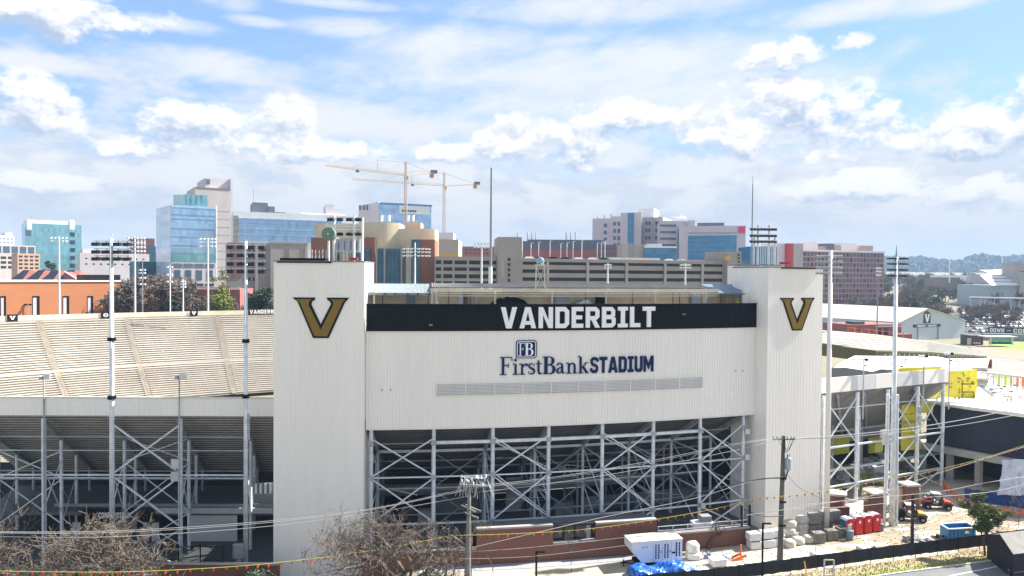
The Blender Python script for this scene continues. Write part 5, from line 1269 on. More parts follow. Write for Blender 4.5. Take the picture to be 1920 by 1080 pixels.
far_light('short light pole with three white side lamps left of the blue tower foot', 319, 497, 592, 215, (501, 515, 528), (-4, 4), .8)
far_light('grey light pole with side lamps between orange building and blue tower', 267, 485, 592, 215, (506, 512, 521, 533), (-3, 5), .8, M_GREY)
far_light('short white pole with a cluster of lamps under the blue tower', 343.5, 524, 592, 205, (528, 533, 538), (-1, 4), .8)
far_light('light pole with double rows of lamps before the teal windows of the cream hall', 778, 455, 545, 200, (467, 473, 480), (-21, -14, -7, 7, 14, 21, 27), 1.1)
far_light('slim light pole left of the flagpole', 903, 454, 545, 180, (456, 459, 464), (-13, -6, 0, 6, 12))
far_light('light pole standing before the left half of the garage wing', 1139.5, 494, 545, 165, (497, 502), (-5, 0, 5))
far_light('light pole standing before the right half of the garage wing', 1285, 494, 545, 165, (497, 502), (-9, -3, 3, 8))
far_light('dark slim pole with three white lamps in front of the red slab', 1646, 500, 632, 190, (503, 509, 516), (-3, 0, 3), .9, M_GREY)
far_light('light pole with white lamps half hidden by the corner of the left tower', 687, 516, 560, 150, (520, 526), (-3, 2), .8)
T = thing('flagpole', 'very tall bare flagpole standing behind the name wall', 'flagpole', (Xat(920, 130), 130, 20)); b = MB().tube((Xat(920, 130), 130, 20), (Xat(920, 130), 130, Zat(920, 318, 130)), 0.30, 0.17, 8); b.build('pole', M_GREY, T)
b = MB().lathe([(.05, 0), (.25, .2), (.05, .45)], (Xat(920, 130), 130, Zat(920, 318, 130)), 8); b.build('finial', M_GREY, T)
ptube('raised_sleeve', T, M_PALE, (Xat(919.5, 130), 130, 20), (Xat(919.5, 130), 130, Zat(920, 500, 130)), 0.34)
# lamp bank and microwave dish on the roof of the left tower
RB = thing('roof_lamp_bank', 'white lattice bank of black floodlights standing on the left tower roof', 'floodlights', (aL.x+6, 88, z1L)); YB = 88.0
for px in (626, 663.5, 679): ptube('post', RB, M_PALE, (Xat(px, YB), YB, z1L-1), (Xat(px, YB), YB, Zat(px, 405 if px < 670 else 410, YB)), .17)
for y in (408, 420, 424, 430, 436, 444): pbar('crossarm', RB, M_PALE, (Xat(611, YB), YB, Zat(640, y, YB)), (Xat(681, YB), YB, Zat(640, y, YB)), .13)
for y in (412.5, 439.5):
    for px in (621, 638.5, 656, 673): b = MB().box((Xat(px, YB), YB-.4, Zat(px, y, YB)), (.7, .55, .36)); b.bar((Xat(px, YB), YB-.4, Zat(px, y, YB)), (Xat(px, YB), YB-.4, Zat(px, y-4, YB)), .08); b.build('floodlight', M_LAMP, RB)
b = MB().box((Xat(650, YB), YB+.3, Zat(650, 460, YB)), (Xat(674, YB)-Xat(626, YB), .3, Zat(650, 447, YB)-Zat(650, 473, YB))); b.build('speaker_panel', mat('pale_blue_panel', (.42, .46, .52), .6), RB)
for k in range(4): pbox('panel_slot', RB, M_SLATE, (Xat(634+k*11.5, YB), YB+.12, Zat(650, 460, YB)), (.1, .06, 1.1))
pbar('box_rail', RB, M_GREY, (Xat(585, YB), YB, Zat(640, 476, YB)), (Xat(650, YB), YB, Zat(640, 476, YB)), .07)
for k in range(13): pbar('rail_post', RB, M_PALE, (Xat(585+k*6.6, YB), YB, z1L-.5), (Xat(585+k*6.6, YB), YB, Zat(640, 468+(k % 3), YB)), .06)
T = thing('microwave_dish', 'green round drum dish on a white post on the left tower roof', 'antenna', (Xat(616, 86), 86, z1L)); xd = Xat(619, 86); zd = Zat(619, 439.5, 86)
ptube('post', T, M_PALE, (Xat(616, 86), 86, z1L-.5), (Xat(616, 86), 86, zd), .14)
b = MB().tube((xd, 85.9, zd), (xd, 85.0, zd), .78, n=24); b.build('drum', mat('sage_green_radome', (.13, .22, .17), .6), T, smooth=False); b = MB().tube((xd, 85.0, zd), (xd, 84.9, zd), .08, n=8); b.build('feed', M_WHITE, T)
pbox('red_box', RB, mat('red_box', (.4, .03, .02), .6), (Xat(663, YB-1), YB-1, Zat(663, 486, YB)), (1.0, .5, .35))
RB2 = thing('roof_lamp_bank', 'lattice bank of floodlights standing behind the right tower roof', 'floodlights', (Xat(1425, 100), 100, z1R)); Y3 = 100.0
for px in (1413, 1420, 1441, 1452): ptube('post', RB2, M_ALU, (Xat(px, Y3), Y3, z1R-8), (Xat(px, Y3), Y3, Zat(px, 422 if px in (1420, 1441) else 445, Y3)), .14)
for y in (431, 443, 454): 
    pbar('crossarm', RB2, M_STEELD, (Xat(1404, Y3), Y3, Zat(1430, y-2.5, Y3)), (Xat(1455, Y3), Y3, Zat(1430, y-2.5, Y3)), .12)
    for k in range(8): b = MB().box((Xat(1406+k*6.4, Y3), Y3-.4, Zat(1430, y, Y3)), (.32, .4, .26)); b.build('floodlight', M_LAMP, RB2)
pbox('red_box', RB2, mat('red_box', (.4, .03, .02)), (Xat(1456, Y3), Y3-3, Zat(1456, 494, Y3)), (1.3, .5, .3))
# ================================================================== right hand stand, cut back by building work
ra, rb = P(1543, 517, 101.5), P(1782, 517, 114.0); ra.z = rb.z = 0
RT = (rb-ra).normalized(); RN = Vector((.40, .917, 0)); RL = (rb-ra).length; RANG = math.atan2(RT.y, RT.x)
def rp(u, s, z): return ra + RT*u + RN*s + Vector((0, 0, z))
def ru(px, s=0.0):
    lo, hi = -20, 120
    for _ in range(40):
        m = (lo+hi)/2; p = rp(m, s, 0)
        if 960+F*p.x/p.y < px: lo = m
        else: hi = m
    return (lo+hi)/2
RS = thing('right_grandstand', 'right grandstand with white fascia and cut back ribbed underside beside the yellow boards', 'grandstand', tuple(ra))
zr0, zr1 = 16.5, 18.65
us = [0] + [ru(p) for p in (1600, 1645, 1680, 1735)] + [RL]
for i in range(5):
    m = M_WALL if i not in (1, 3) else mat('greyer_white_panel', (0.66, 0.66, 0.67), 0.55, 0, .3, .04)
    b = MB(); b.prism([rp(us[i]+.02, 0, zr0), rp(us[i+1]-.02, 0, zr0), rp(us[i+1]-.02, .25, zr0), rp(us[i]+.02, .25, zr0)], (0, 0, zr1-zr0)); b.build('fascia_panel', m, RS)
SL = 0.56
def rdepth(u): return max(0.6, 23.0*max(0.0, 1-(u/RL))**0.7+0.6)
b = MB(); NJ = 26; NU = 20
vs = []
for j in range(NJ):
    for z_ in (j, j+1):
        for i in range(NU+1):
            u = RL*i/NU; s = 0.3+rdepth(u)*(j/NJ if z_ == j else (j+.97)/NJ); st = rdepth(u)*SL/NJ
            vs.append(rp(u, s, zr0-0.05-st*z_))
k = NU+1; b.v = [tuple(v) for v in vs]
for r in range(2*NJ-1):
    for i in range(NU): b.f.append((r*k+i, r*k+i+1, (r+1)*k+i+1, (r+1)*k+i))
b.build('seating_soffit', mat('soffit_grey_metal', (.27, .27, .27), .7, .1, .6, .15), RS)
b = MB(); vs = []
for i in range(NU+1):
    u = RL*i/NU; d = rdepth(u); vs += [rp(u, .1, zr1-.3), rp(u, .3+d, zr0-d*SL+.5), rp(u, .3+d, zr0-d*SL-.1)]
b.v = [tuple(v) for v in vs]
for i in range(NU): a = 3*i; c = a+3; b.f += [(a, c, c+1, a+1), (a+1, c+1, c+2, a+2)]
b.build('seating_deck', M_SEATD, RS)
for f in (.12, .32, .52, .72):
    u = RL*f; d = rdepth(u); pbar('raking_beam', RS, M_STEELD, rp(u, .5, zr0-.6), rp(u+2, d, zr0-d*SL-.4), .3, .55)
cu = [ru(p, .4) for p in (1549, 1611, 1668, 1724, 1772)]
for i, u in enumerate(cu):
    ptube('column', RS, M_STEEL, rp(u, .4, 0), rp(u, .4, zr0-.3), .27)
    if i < 4: ptube('column', RS, M_STEEL if i < 4 else M_STEELD, rp(u+1, 7, 0), rp(u+1, 7, max(7, zr0-3.9)), .18)
    if i < 3: ptube('column', RS, M_STEELD, rp(u+2, 13, 0), rp(u+2, 13, zr0-7.2), .17)
    if i < 4:
        c = cu[i+1]; pbar('girt', RS, M_STEEL, rp(u, .3, 8.55), rp(c, .3, 8.55), .24); pbar('girt', RS, M_STEEL, rp(u, .3, 2.9), rp(c, .3, 2.9), .2)
        pbar('beam', RS, M_STEEL, rp(u+1, 7, 3.6), rp(c+1, 7, 3.6), .34); pbar('beam', RS, M_STEELD, rp(u+1, 7, 9.5), rp(c+1, 7, 9.5), .2); pbar('beam', RS, M_STEEL, rp(u, .6, 14.0), rp(c, .6, 14.0), .12)
        if i != 1:
            for z0, z1 in ((8.7, 15.6), (3.1, 8.4), (0, 2.7)):
                pbar('cross_brace', RS, M_STEEL, rp(u, .25, z0), rp(c, .25, z1), .15); pbar('cross_brace', RS, M_STEEL, rp(u, .5, z1), rp(c, .5, z0), .15)
        for z0, z1 in ((.5, 8.4), (8.4, .5)): pbar('brace', RS, M_STEEL, rp(u, .6, z0), rp(u+1, 6.9, z1), .13)
pbox('junction_box', RS, M_ALU, rp(cu[2]-.9, 0, 9.6), (1.0, .4, 1.2), RANG); pbox('junction_box', RS, M_ALU, rp(cu[3]+.5, 0, 12.6), (.8, .3, .9), RANG); pbox('junction_box', RS, M_ALU, rp(cu[3]+.5, 0, 11.2), (.8, .3, .9), RANG)
for px, yt, lab in ((1622, 674, 'slim mast with small floodlight rising above the fascia beside the black tarpaulin'), (1735, 668, 'slim mast with small floodlight between the black tarpaulin and the yellow boards'), (1783, 663, 'slim mast with small floodlight at the right end of the white fascia')):
    p = rp(ru(px, -.3), -.3, 0); x = p.x; Y = p.y; zt = Zat(px, yt, Y); T = thing('small_light_mast', lab, 'light pole', (x, Y, 13), group='slim masts with small square floodlights')
    ptube('mast', T, M_STEELD, (x, Y, 12.2), (x, Y, zt), .09); b = MB().box((x-.45, Y-.1, zt), (.9, .3, .35), 0); b.build('floodlight', M_WHITE, T); b = MB().box((x+.25, Y-.1, zt), (.4, .4, .35)); b.build('floodlight', M_BLACK, T)
# black tarpaulins over the open stand end
def slab(name, pts, th, m, parent=None, label=None, cat=None):
    b = MB(); P3 = [P(*p) for p in pts]; b.prism([p-Vector((0, 0, th)) for p in P3], (0, 0, th)); o = b.build(name, m, parent)
    if parent is None: tag(o, label, cat)
    return o
slab('black_membrane', [(1554, 716, 104), (1682, 704, 111), (1677, 693, 120), (1652, 692, 119), (1632, 698, 117), (1600, 697, 116), (1584, 689, 117), (1556, 690, 116)], .3, M_BLACK, None, 'black membrane with a wavy white edge lying behind the white fascia', 'roof membrane')
M_GLARE = mat('new_white_roof_membrane', (.78, .76, .71), .8, 0, .2, .05)
WS = thing('white_roof_slab', 'bright white membrane deck behind the right fascia with scattered small fittings', 'roof deck', P(1700, 690, 130))
slab('membrane', [(1546, 712, 120), (1690, 703, 124), (1860, 708, 126), (1800, 682, 142), (1768, 669, 152), (1602, 667, 152), (1570, 683, 136)], .4, M_GLARE, WS)
for k in range(26):
    px = random.uniform(1590, 1810); py = random.uniform(672, 694); p = P(px, py, 146-(py-670)*0.85); pbox('fitting', WS, random.choice([M_STEELD, mat('orange_marker', (.8, .16, .03), .6), M_BLACK, M_GREY]), p+Vector((0, 0, .3)), (random.uniform(.2, .6), .3, .22), random.random()*3)
for px in range(1660, 1780, 9): pbox('edge_rail_post', WS, M_ALU, P(px, 668, 151.5), (.08, .08, 1.0))
# far rim of the bowl at right
FR = thing('far_right_stand', 'sunlit cream upper stand sweeping to the right behind the building work', 'grandstand', P(1700, 645, 160))
q = [(1540, 619, 186), (1640, 627, 174), (1740, 640, 160), (1850, 658, 143)]; q2 = [(1540, 645, 176), (1640, 657, 164), (1740, 660, 156), (1850, 668, 141)]
b = MB()
for j in range(9):
    t = j/9; 
    for w in (t, t+.095):
        for A, B_q in zip(q, q2):
            pA, pB = P(*A), P(*B_q); v = pA.lerp(pB, w); b.v.append((v.x, v.y, pA.z+(pB.z-pA.z)*t + (0.0)))
n = 4
for r in range(17):
    for i in range(3): b.f.append((r*n+i, (r+1)*n+i, (r+1)*n+i+1, r*n+i+1))
b.build('seating', mat('sunlit_cream_seating', (.86, .82, .70), .75, 0, .1, .04), FR)
M_RIB = mat('olive_tan_ribbing', (.36, .32, .20), .8, 0, .3, .15)
b = MB()
for i in range(3):
    A, B2 = P(*q2[i]), P(*q2[i+1]); A2, B3 = A+Vector((1.5, 3, -3.2)), B2+Vector((1.5, 3, -3.2)); b.add([A, B2, B3, A2], [(0, 1, 2, 3)])
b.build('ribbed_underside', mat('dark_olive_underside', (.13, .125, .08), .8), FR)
for k in range(52):
    t = 1.05+1.92*k/51; i = min(2, int(t)); w = t-i; A, B2 = P(*q2[i]), P(*q2[i+1]); p = A.lerp(B2, w); pbar('rib', FR, M_RIB, p+Vector((-.2, -.3, -.1)), p+Vector((.3, -.1, -3.0)), .32)
slab('pale_lower_deck', [(1720, 672, 150), (1850, 672, 140), (1856, 668, 141), (1850, 690, 136), (1750, 688, 142)], .5, M_LILAC, FR)
for k in range(9):
    px = 1590+k*13; py = 622+k*1.45; p = P(px, py, 176-k*2.2); pbar('marker_post', FR, mat('orange_marker', (.8, .16, .03), .6), p, p+Vector((0, 0, 1.3)), .14)
    if k < 8: p2 = P(px+13, py+1.45, 176-(k+1)*2.2); pbar('marker_rail', FR, mat('orange_marker', (.8, .16, .03)), p+Vector((0, 0, 1.0)), p2+Vector((0, 0, 1.0)), .10)
# brick and paving beyond
slab('low_brick_wall', [(1783, 672, 150), (1860, 674, 147), (1860, 690, 146), (1783, 690, 148)], .1, M_RBR, None, 'low dull red brick wall right of the yellow boards below the track', 'wall')
# yellow insulation boards
M_YB = mat('yellow_insulation_board', (.78, .66, .035), .75, 0, .5, .08, bump=.1)
YB_ = thing('yellow_boards', 'bright yellow insulation boards standing at the cut end of the right stand', 'boards', P(1790, 730, 123))
def vpanel(name, px0, px1, y0, y1, Y0, Y1, m, parent, nx=1, nz=1, gap=.06, th=.15):
    A, B2 = P(px0, y0, Y0), P(px1, y0, Y1); zt = A.z; zb_ = Zat(px0, y1, Y0)
    for i in range(nx):
        for j in range(nz):
            a = A.lerp(B2, i/nx); c = A.lerp(B2, (i+1)/nx); d = (c-a); d.z = 0; L = d.length; e = d.normalized(); h = (zt-zb_)/nz
            p = (a+c)/2; p.z = zb_+h*(j+.5); pbox(name, parent, m, p, (L-gap, th, h-gap), math.atan2(e.y, e.x))
vpanel('board', 1766, 1832, 696, 752, 121, 124, M_YB, YB_, 4, 3); vpanel('board', 1722, 1765, 712, 752, 119, 120.6, M_YB, YB_, 3, 2)
vpanel('board', 1690, 1756, 755, 777, 117, 119, M_YB, YB_, 4, 1); vpanel('board', 1690, 1727, 777, 845, 117, 118, M_YB, YB_, 2, 3)
vpanel('board', 1684, 1765, 690, 702, 124, 127, M_YB, YB_, 5, 1)
for k in range(26):
    px = random.uniform(1770, 1828); py = random.uniform(700, 748); pbox('fixing_plate', YB_, mat('olive_fixing', (.35, .30, .05), .7), P(px, py, 120.5), (.35, .06, .35))
for y in (720, 735): pbar('dark_rail', YB_, M_BLACK, P(1803, y, 120.6), P(1826, y, 121.6), .16)
pbar('dark_rail', YB_, M_BLACK, P(1804, 712, 120.6), P(1804, 754, 120.6), .10)
# white slab with sprayed orange marks and people-size stakes, above the navy wall
W2 = thing('construction_deck', 'glaring white concrete deck with orange survey marks above the dark navy wall', 'deck', P(1860, 745, 118))
slab('deck_slab', [(1740, 753, 120), (1925, 776, 107.4), (2100, 790, 100), (2100, 712, 128), (1833, 708, 128), (1828, 748, 122)], .5, M_GLARE, W2)
slab('step_slab', [(1726, 750, 118), (1830, 756, 117), (1830, 748, 121), (1740, 742, 122)], .4, M_CONCL, W2)
MO = mat('orange_marker', (.8, .16, .03), .6)
for k in range(15):
    px = 1843+random.uniform(0, 70); py = 752+random.uniform(-4, 9); p = P(px, py, 116.5); pbar('survey_stake', W2, MO, p-Vector((0, 0, .3)), p+Vector((random.uniform(-.5, .5), 0, random.uniform(.4, 1.3))), .08)
for k in range(9): px = 1838+random.random()*75; pbox('small_fitting', W2, M_GREY, P(px, 722+random.random()*14, 122), (.5, .4, .3))
NW = thing('navy_wall', 'large dark navy construction wall at the right edge below the white deck', 'wall', P(1850, 820, 112))
A, B2 = P(1738, 756, 119.5), P(2080, 790, 100); zt = P(1800, 764, 116).z-.1; zb_ = 5.6
b = MB(); d = (B2-A); d.z = 0; nn = Vector((-d.y, d.x, 0)).normalized(); a0 = Vector((A.x, A.y, 0)); c0_ = Vector((B2.x, B2.y, 0))
M_NAVW = mat('dark_navy_sheeting', (.020, .026, .045), .75, 0, .1, .2)
for k in range(9):
    s, e = a0.lerp(c0_, k/9), a0.lerp(c0_, (k+.995)/9); b = MB(); b.prism([s+Vector((0, 0, zb_)), e+Vector((0, 0, zb_)), e+nn*.4+Vector((0, 0, zb_)), s+nn*.4+Vector((0, 0, zb_))], (0, 0, zt-zb_)); b.build('sheeting_panel', M_NAVW, NW)
b = MB(); s0 = a0-nn*.9-d.normalized()*4; e0 = c0_-nn*.9; b.prism([s0+Vector((0, 0, 4.5)), e0+Vector((0, 0, 4.5)), e0+nn*12+Vector((0, 0, 4.5)), s0+nn*12+Vector((0, 0, 4.5))], (0, 0, 1.05)); b.build('slab_edge', M_CONC, NW)
for k in range(6):
    p = s0.lerp(e0, .12+k*.15)+nn*1.2; pbox('concrete_column', NW, M_CONC, p+Vector((0, 0, 2.2)), (.8, .8, 4.5), .3)
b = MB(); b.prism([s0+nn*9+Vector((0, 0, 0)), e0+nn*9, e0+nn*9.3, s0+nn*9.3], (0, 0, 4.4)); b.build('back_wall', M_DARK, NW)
T = thing('white_sheeting', 'pale wrinkled plastic sheet hanging at the right edge under the navy wall', 'plastic sheet', P(1900, 900, 104)); b = MB(); NXs = 14
for j in range(8):
    for i in range(NXs+1):
        f_ = i/NXs; px = 1878+f_*80+(7-j)*0.2-(j*1.2 if i == 0 else 0); p = P(px, 862+ (j*9.5), 104-f_*4-0.25*j); b.v.append((p.x, p.y+random.uniform(-.35, .35), p.z))
for j in range(7):
    for i in range(NXs): b.f.append((j*(NXs+1)+i, j*(NXs+1)+i+1, (j+1)*(NXs+1)+i+1, (j+1)*(NXs+1)+i))
b.build('sheet', mat('pale_blue_plastic', (.55, .58, .66), .4, 0, .8, .15), T, smooth=True)
# fence of grey bars on the terrace right
T = thing('terrace_railing', 'pale railing with wide posts along the brick terrace above the white deck', 'railing', P(1880, 705, 125))
A, B2 = P(1831, 697, 128), P(1990, 716, 118)
for z in (1.7,): pbar('top_rail', T, M_CONCL, A+Vector((0, 0, 0)), B2, .25)
for k in range(15): p = A.lerp(B2, k/14); pbar('post', T, M_CONCL, p, p-Vector((0, 0, 2.2)), .22)
T = thing('safety_stakes', 'lime and orange stakes in a row behind the white deck', 'stakes', P(1880, 712, 126))
for k in range(24): p = P(1868+k*3.2, 712+k*.3, 125-k*.2); pbar('stake', T, mat('lime_marker', (.55, .75, .05), .6) if k < 9 else MO, p-Vector((0, 0, .8)), p+Vector((0, 0, .5+random.random()*.4)), .11)
# under the right stand: orange board, rubble, loads
T = thing('excavation_rubble', 'heap of broken concrete and olive waste under the right stand', 'rubble', rp(8, 12, 0)); tag(T)
rnd = random.Random(4)
for k in range(70):
    u = rnd.uniform(2, 22); s = rnd.uniform(8, 17); h = rnd.uniform(.3, 1.3)
    b = MB().box(rp(u, s, h*.5+rnd.random()*2.2*(s-7)/10), (rnd.uniform(.6, 2.4), rnd.uniform(.5, 1.6), h), rnd.random()*3); b.v = [(v[0]+rnd.uniform(-.2, .2), v[1]+rnd.uniform(-.2, .2), v[2]+rnd.uniform(-.15, .15)) for v in b.v]
    b.build('broken_piece', rnd.choice([M_CONC, M_GREY, M_SLAB, mat('olive_waste', (.26, .25, .08), .8), M_STEELD]), T)
for (u, s, z, w, h, m, nm, lb, ct) in ((4, 15, 5.6, 5, 3.0, mat('olive_yellow_sheet', (.42, .42, .06), .8), 'olive_sheet', 'olive yellow sheeting hung behind the steel under the right stand', 'sheeting'), (13, 14, 5.0, 3.4, 2.6, mat('olive_yellow_sheet', (.42, .42, .06)), 'olive_sheet', 'olive yellow sheeting right of the first bay under the right stand', 'sheeting'),
                          (13.5, 15, 11.2, 4.2, 2.6, mat('rust_orange_board', (.45, .16, .04), .8), 'orange_panel', 'rust orange board seen between columns under the right soffit', 'board'), (12, 15.5, 7.4, 12, 3.0, M_GREY, 'grey_sheet', 'grey sheeting below the rust orange board under the right stand', 'sheeting')):
    o = pbox(nm.replace('panel', 'board'), None, m, rp(u, s, z), (w, .3, h), RANG); tag(o, lb, ct)
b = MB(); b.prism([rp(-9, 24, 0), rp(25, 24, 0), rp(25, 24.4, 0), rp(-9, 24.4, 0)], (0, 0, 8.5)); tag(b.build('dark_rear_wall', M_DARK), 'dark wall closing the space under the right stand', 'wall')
# ================================================================== hall with gable, car park, track, trees at right
G0, G1 = P(1685, 605, 372), P(1810, 607, 392); ap = P(1738, 579, 380); base = -1.0
HL = thing('gable_hall', 'white gabled sports hall with long cream roof and a dark V shield on its gable', 'building', (G0.x, G0.y, base))
dv = Vector((-46, 78, 0)); ze = G0.z
g0 = Vector((G0.x, G0.y, 0)); g1_ = Vector((G1.x, G1.y, 0)); gt = (g1_-g0).normalized(); gn = Vector((gt.y, -gt.x, 0)); apx = ap.x; 
um = (Vector((ap.x, ap.y, 0))-g0).dot(gt); GL = (g1_-g0).length
ring = [g0+Vector((0, 0, base)), g1_+Vector((0, 0, base)), g1_+Vector((0, 0, ze)), g0+gt*um+Vector((0, 0, ap.z)), g0+Vector((0, 0, ze))]
b = MB(); b.prism(ring, dv); b.build('hall_wall', mat('pale_blue_white_wall', (.52, .57, .62), .7, 0, .1, .04), HL)
for (A, B2, nm) in ((ring[4], ring[3], 'roof_slope'), (ring[3], ring[2], 'roof_slope')):
    o_ = Vector((0, 0, .35)); e = (B2-A).normalized()*.02; b = MB(); A_ = A-gn*-.8+e; B_3 = B2-gn*-.8-e
    if nm: b.prism([A_+Vector((0, 0, .05)), B_3+Vector((0, 0, .05)), B_3+o_, A_+o_], dv-gn*.8); b.build(nm, mat('cream_hall_roof', (.62, .58, .47), .7, 0, .05, .04), HL)
f = lambda u, v, w: g0+gt*u+Vector((0, 0, v))+gn*w
ul = um+.2; zl_ = Zat(1740, 606, 380); 
b = MB(); glyph_mesh(b, [('p', [(ul-2.6, zl_), (ul+2.6, zl_), (ul+2.6, zl_+5.2), (ul, zl_+6.6), (ul-2.6, zl_+5.2)])], f, .0, .2); sh = b.build('shield', mat('dark_teal_black', (.02, .04, .055), .5), HL)
b = MB(); glyph_mesh(b, [('p', [(ul-2+p[0]*4, zl_+.6+p[1]*4.2) for p in VSIMPLE])], f, .21, .3); b.build('shield_letter', M_WHITE, sh)
zb1 = zl_-.6
b = MB(); glyph_mesh(b, [rect(ul-10.4, zb1-1.5, ul+10.4, zb1)], f, .0, .2); bb_ = b.build('name_board', mat('dark_teal_black', (.02, .04, .055)), HL)
x = ul-7.7
for w_k, word in enumerate(('VANDERBILT', 'COMMODORES')):
    tot = sum(BF[c][0] for c in word)+.12*9; k = 6.9/tot
    for c in word: b = MB(); glyph_mesh(b, BF[c][1], lambda u, v, w: f(x+u*k, zb1-1.25+v*.95, w), .21, .28); b.build('letter', M_WHITE, bb_); x += (BF[c][0]+.12)*k
    x += 1.2
for du in (-7, 8.4): pbar('board_support', HL, M_GREY, f(ul+du, base, .3), f(ul+du, zb1-1.6, .3), .4)
HB = Bld('brick_annex', 'low red brick annex with small windows left of the gabled hall', 1596, 1692, 609, 345, 352, 20, M_RBR, zb=-1)
HB.win(1610, 1620, 612, 622, 1, 1, 1, .5, M_WIN, 'window', .2); HB.win(1645, 1668, 615, 628, 2, 1, .5, 1, M_WIN, 'window', .2); HB.panel(1640, 1690, 611, 613, M_LILAC, 'canopy', 1); HB.roofbox(1608, 1628, 604, mat('teal_skylight', (.04, .10, .12), .3), 'skylight', 2, 8)
B_ = Bld('garden_wall', 'low brick wall directly before the gabled hall', 1688, 1712, 627, 340, 342, 5, M_RBR, cat='wall', zb=-1)
# car park
slab_ = sheet('car_park', [(205, 420), (400, 400), (420, 600), (250, 600)], .06, mat('old_asphalt', (.07, .07, .075), .9, 0, .1, .15))
car_m = [mat('car_white', (.46, .48, .50), .3, .1, 1, .03), mat('car_silver', (.36, .38, .41), .3, .4, 1, .05), mat('car_black', (.02, .02, .025), .25, .1, 1, .05), mat('car_grey', (.13, .14, .155), .3, .3, 1, .05), mat('car_blue', (.03, .06, .14), .3, .2, 1, .05), mat('car_red', (.28, .02, .02), .3, .1, 1, .05)]
car_names = ['white', 'silver', 'black', 'grey', 'dark blue', 'red']
protos = []
for ci, m in enumerate(car_m):
    T = thing('parked_car', '%s car in the crowded car park beyond the gabled hall' % car_names[ci], 'car', (0, 0, 0), group='cars in the car park beyond the gabled hall')
    pr = [(-2.3, .35), (2.3, .35), (2.32, .8), (2.1, .95), (1.15, 1.02), (.5, 1.48), (-1.3, 1.5), (-1.95, 1.05), (-2.3, .95)]
    b = MB(); b.prism([(x, -.88, z) for x, z in pr], (0, 1.76, 0)); b.build('body', m, T)
    b = MB(); b.prism([(-1.85, -.90, 1.06), (1.0, -.90, 1.06), (.45, -.90, 1.40), (-1.28, -.90, 1.42)], (0, 1.8, 0)); b.build('windows', M_WIN, T)
    for sx in (-1.4, 1.4):
        for sy in (-.82, .82): b = MB().tube((sx, sy-.1, .33), (sx, sy+.1, .33), .33, n=8); b.build('wheel', M_BLACK, T)
    protos.append((tree_of(T), []))
rnd = random.Random(11); nc = 0
for row in range(9):
    Y = 425+row*17+rnd.uniform(-4, 4)
    for k in range(30):
        px = 1806+k*(2.65*F/Y)*1.05+rnd.uniform(-1, 1)
        if px > 1925 or rnd.random() < .42: continue
        X = Xat(px, Y); ci = rnd.choices(range(6), (5, 4, 4, 4, 2, 1))[0]; t, u_ = protos[ci]; use(t, u_, (X, Y, H(X, Y)+.1), R(90)+rnd.uniform(-.06, .06)); nc += 1
for t, u_ in protos:
    if not u_: bpy.data.objects.remove(t[0])
# banner wall
BWL = thing('banner_wall', 'black wall banner with white words above the green field at the right edge', 'banner', P(1855, 620, 400)); A, B2 = P(1853, 612.5, 402), P(2000, 612.5, 392)
bt = (B2-A); bt.z = 0; BL = bt.length; bt.normalize(); bn = Vector((bt.y, -bt.x, 0)); fz = lambda u, v, w: Vector((A.x, A.y, A.z-3.7))+bt*u+Vector((0, 0, v))+bn*w
b = MB(); glyph_mesh(b, [rect(0, 0, BL, 3.6)], fz, 0, .2); b.build('banner_board', mat('dark_teal_black', (.02, .04, .055)), BWL)
for word, x0, ww in (('DOWN', .8, 7.2), ('GO', 9.2, 0.1), ('COMMODORES', 12.2, 24)):
    if word == 'GO': pbox('dash', BWL, M_LILAC, fz(9.9, 1.8, .25), (2.0, .1, .5), math.atan2(bt.y, bt.x)); continue
    ws = {**BF, 'W': (1.0, [('p', [(0, 1), (.2, 1), (.30, .35), (.42, .9), (.58, .9), (.70, .35), (.8, 1), (1, 1), (.8, 0), (.62, 0), (.5, .6), (.38, 0), (.2, 0)])])}
    tot = sum(ws[c][0] for c in word)+.14*len(word); k = ww/tot; x = x0
    for c in word: b = MB(); glyph_mesh(b, ws[c][1], lambda u, v, w: fz(x+u*k, .7+v*2.2, w), .21, .3); b.build('letter', M_WHITE, BWL); x += (ws[c][0]+.14)*k
B_ = Bld('grey_retaining_wall', 'grey wall under the black banner beside the green field', 1845, 1990, 625, 380, 372, 3, M_GREY, cat='wall', zb=-1)
DG = thing('dugout_shelter', 'small glass sided shelter with pale flat roof beside the green field', 'shelter', P(1878, 645, 345)); Y = 345
pbox('roof', DG, M_LILAC, ((Xat(1848, Y)+Xat(1908, Y))/2, Y+2, Zat(1878, 631.5, Y)), (Xat(1908, Y)-Xat(1848, Y), 6, .5))
for px in (1859, 1900): pbox('pillar', DG, M_CONCL, (Xat(px, Y), Y, Zat(1878, 639, Y)), (.8, .8, Zat(1878, 632, Y)-Zat(1878, 646, Y)))
for k in range(3): pbox('glass_panel', DG, G_TEAL, (Xat(1867+k*12.5, Y), Y+.5, Zat(1878, 638, Y)), (2.9, .2, 2.2)); pbox('bench', DG, M_BLACK, (Xat(1867+k*12.5, Y), Y, Zat(1878, 643.5, Y)), (2.8, .6, .8))
B_ = Bld('pavilion', 'small dark roofed pavilion between the hall and the shelter', 1822, 1846, 629, 352, 352, 8, mat('pavilion_dark', (.10, .09, .09), .8), zb=-1); B_.panel(1815, 1822, 634, 646, M_CONCL, 'pale_pier', .5); B_.win(1826, 1840, 641, 645, 3, 1, .7, .7, M_PALE, 'bench_front', .4)
M_TRK = mat('terracotta_track', (.40, .22, .15), .9, 0, .05, .08); M_GRS = mat('spring_grass', (.22, .36, .045), .9, 0, .15, .2)
def gsheet(name, pts, z, m, kind='structure'):
    b = MB(); vs = [GP(px, py, z) for px, py in pts]; b.add(vs, [tuple(range(len(vs)))]); return tag(b.build(name, m), kind=kind)
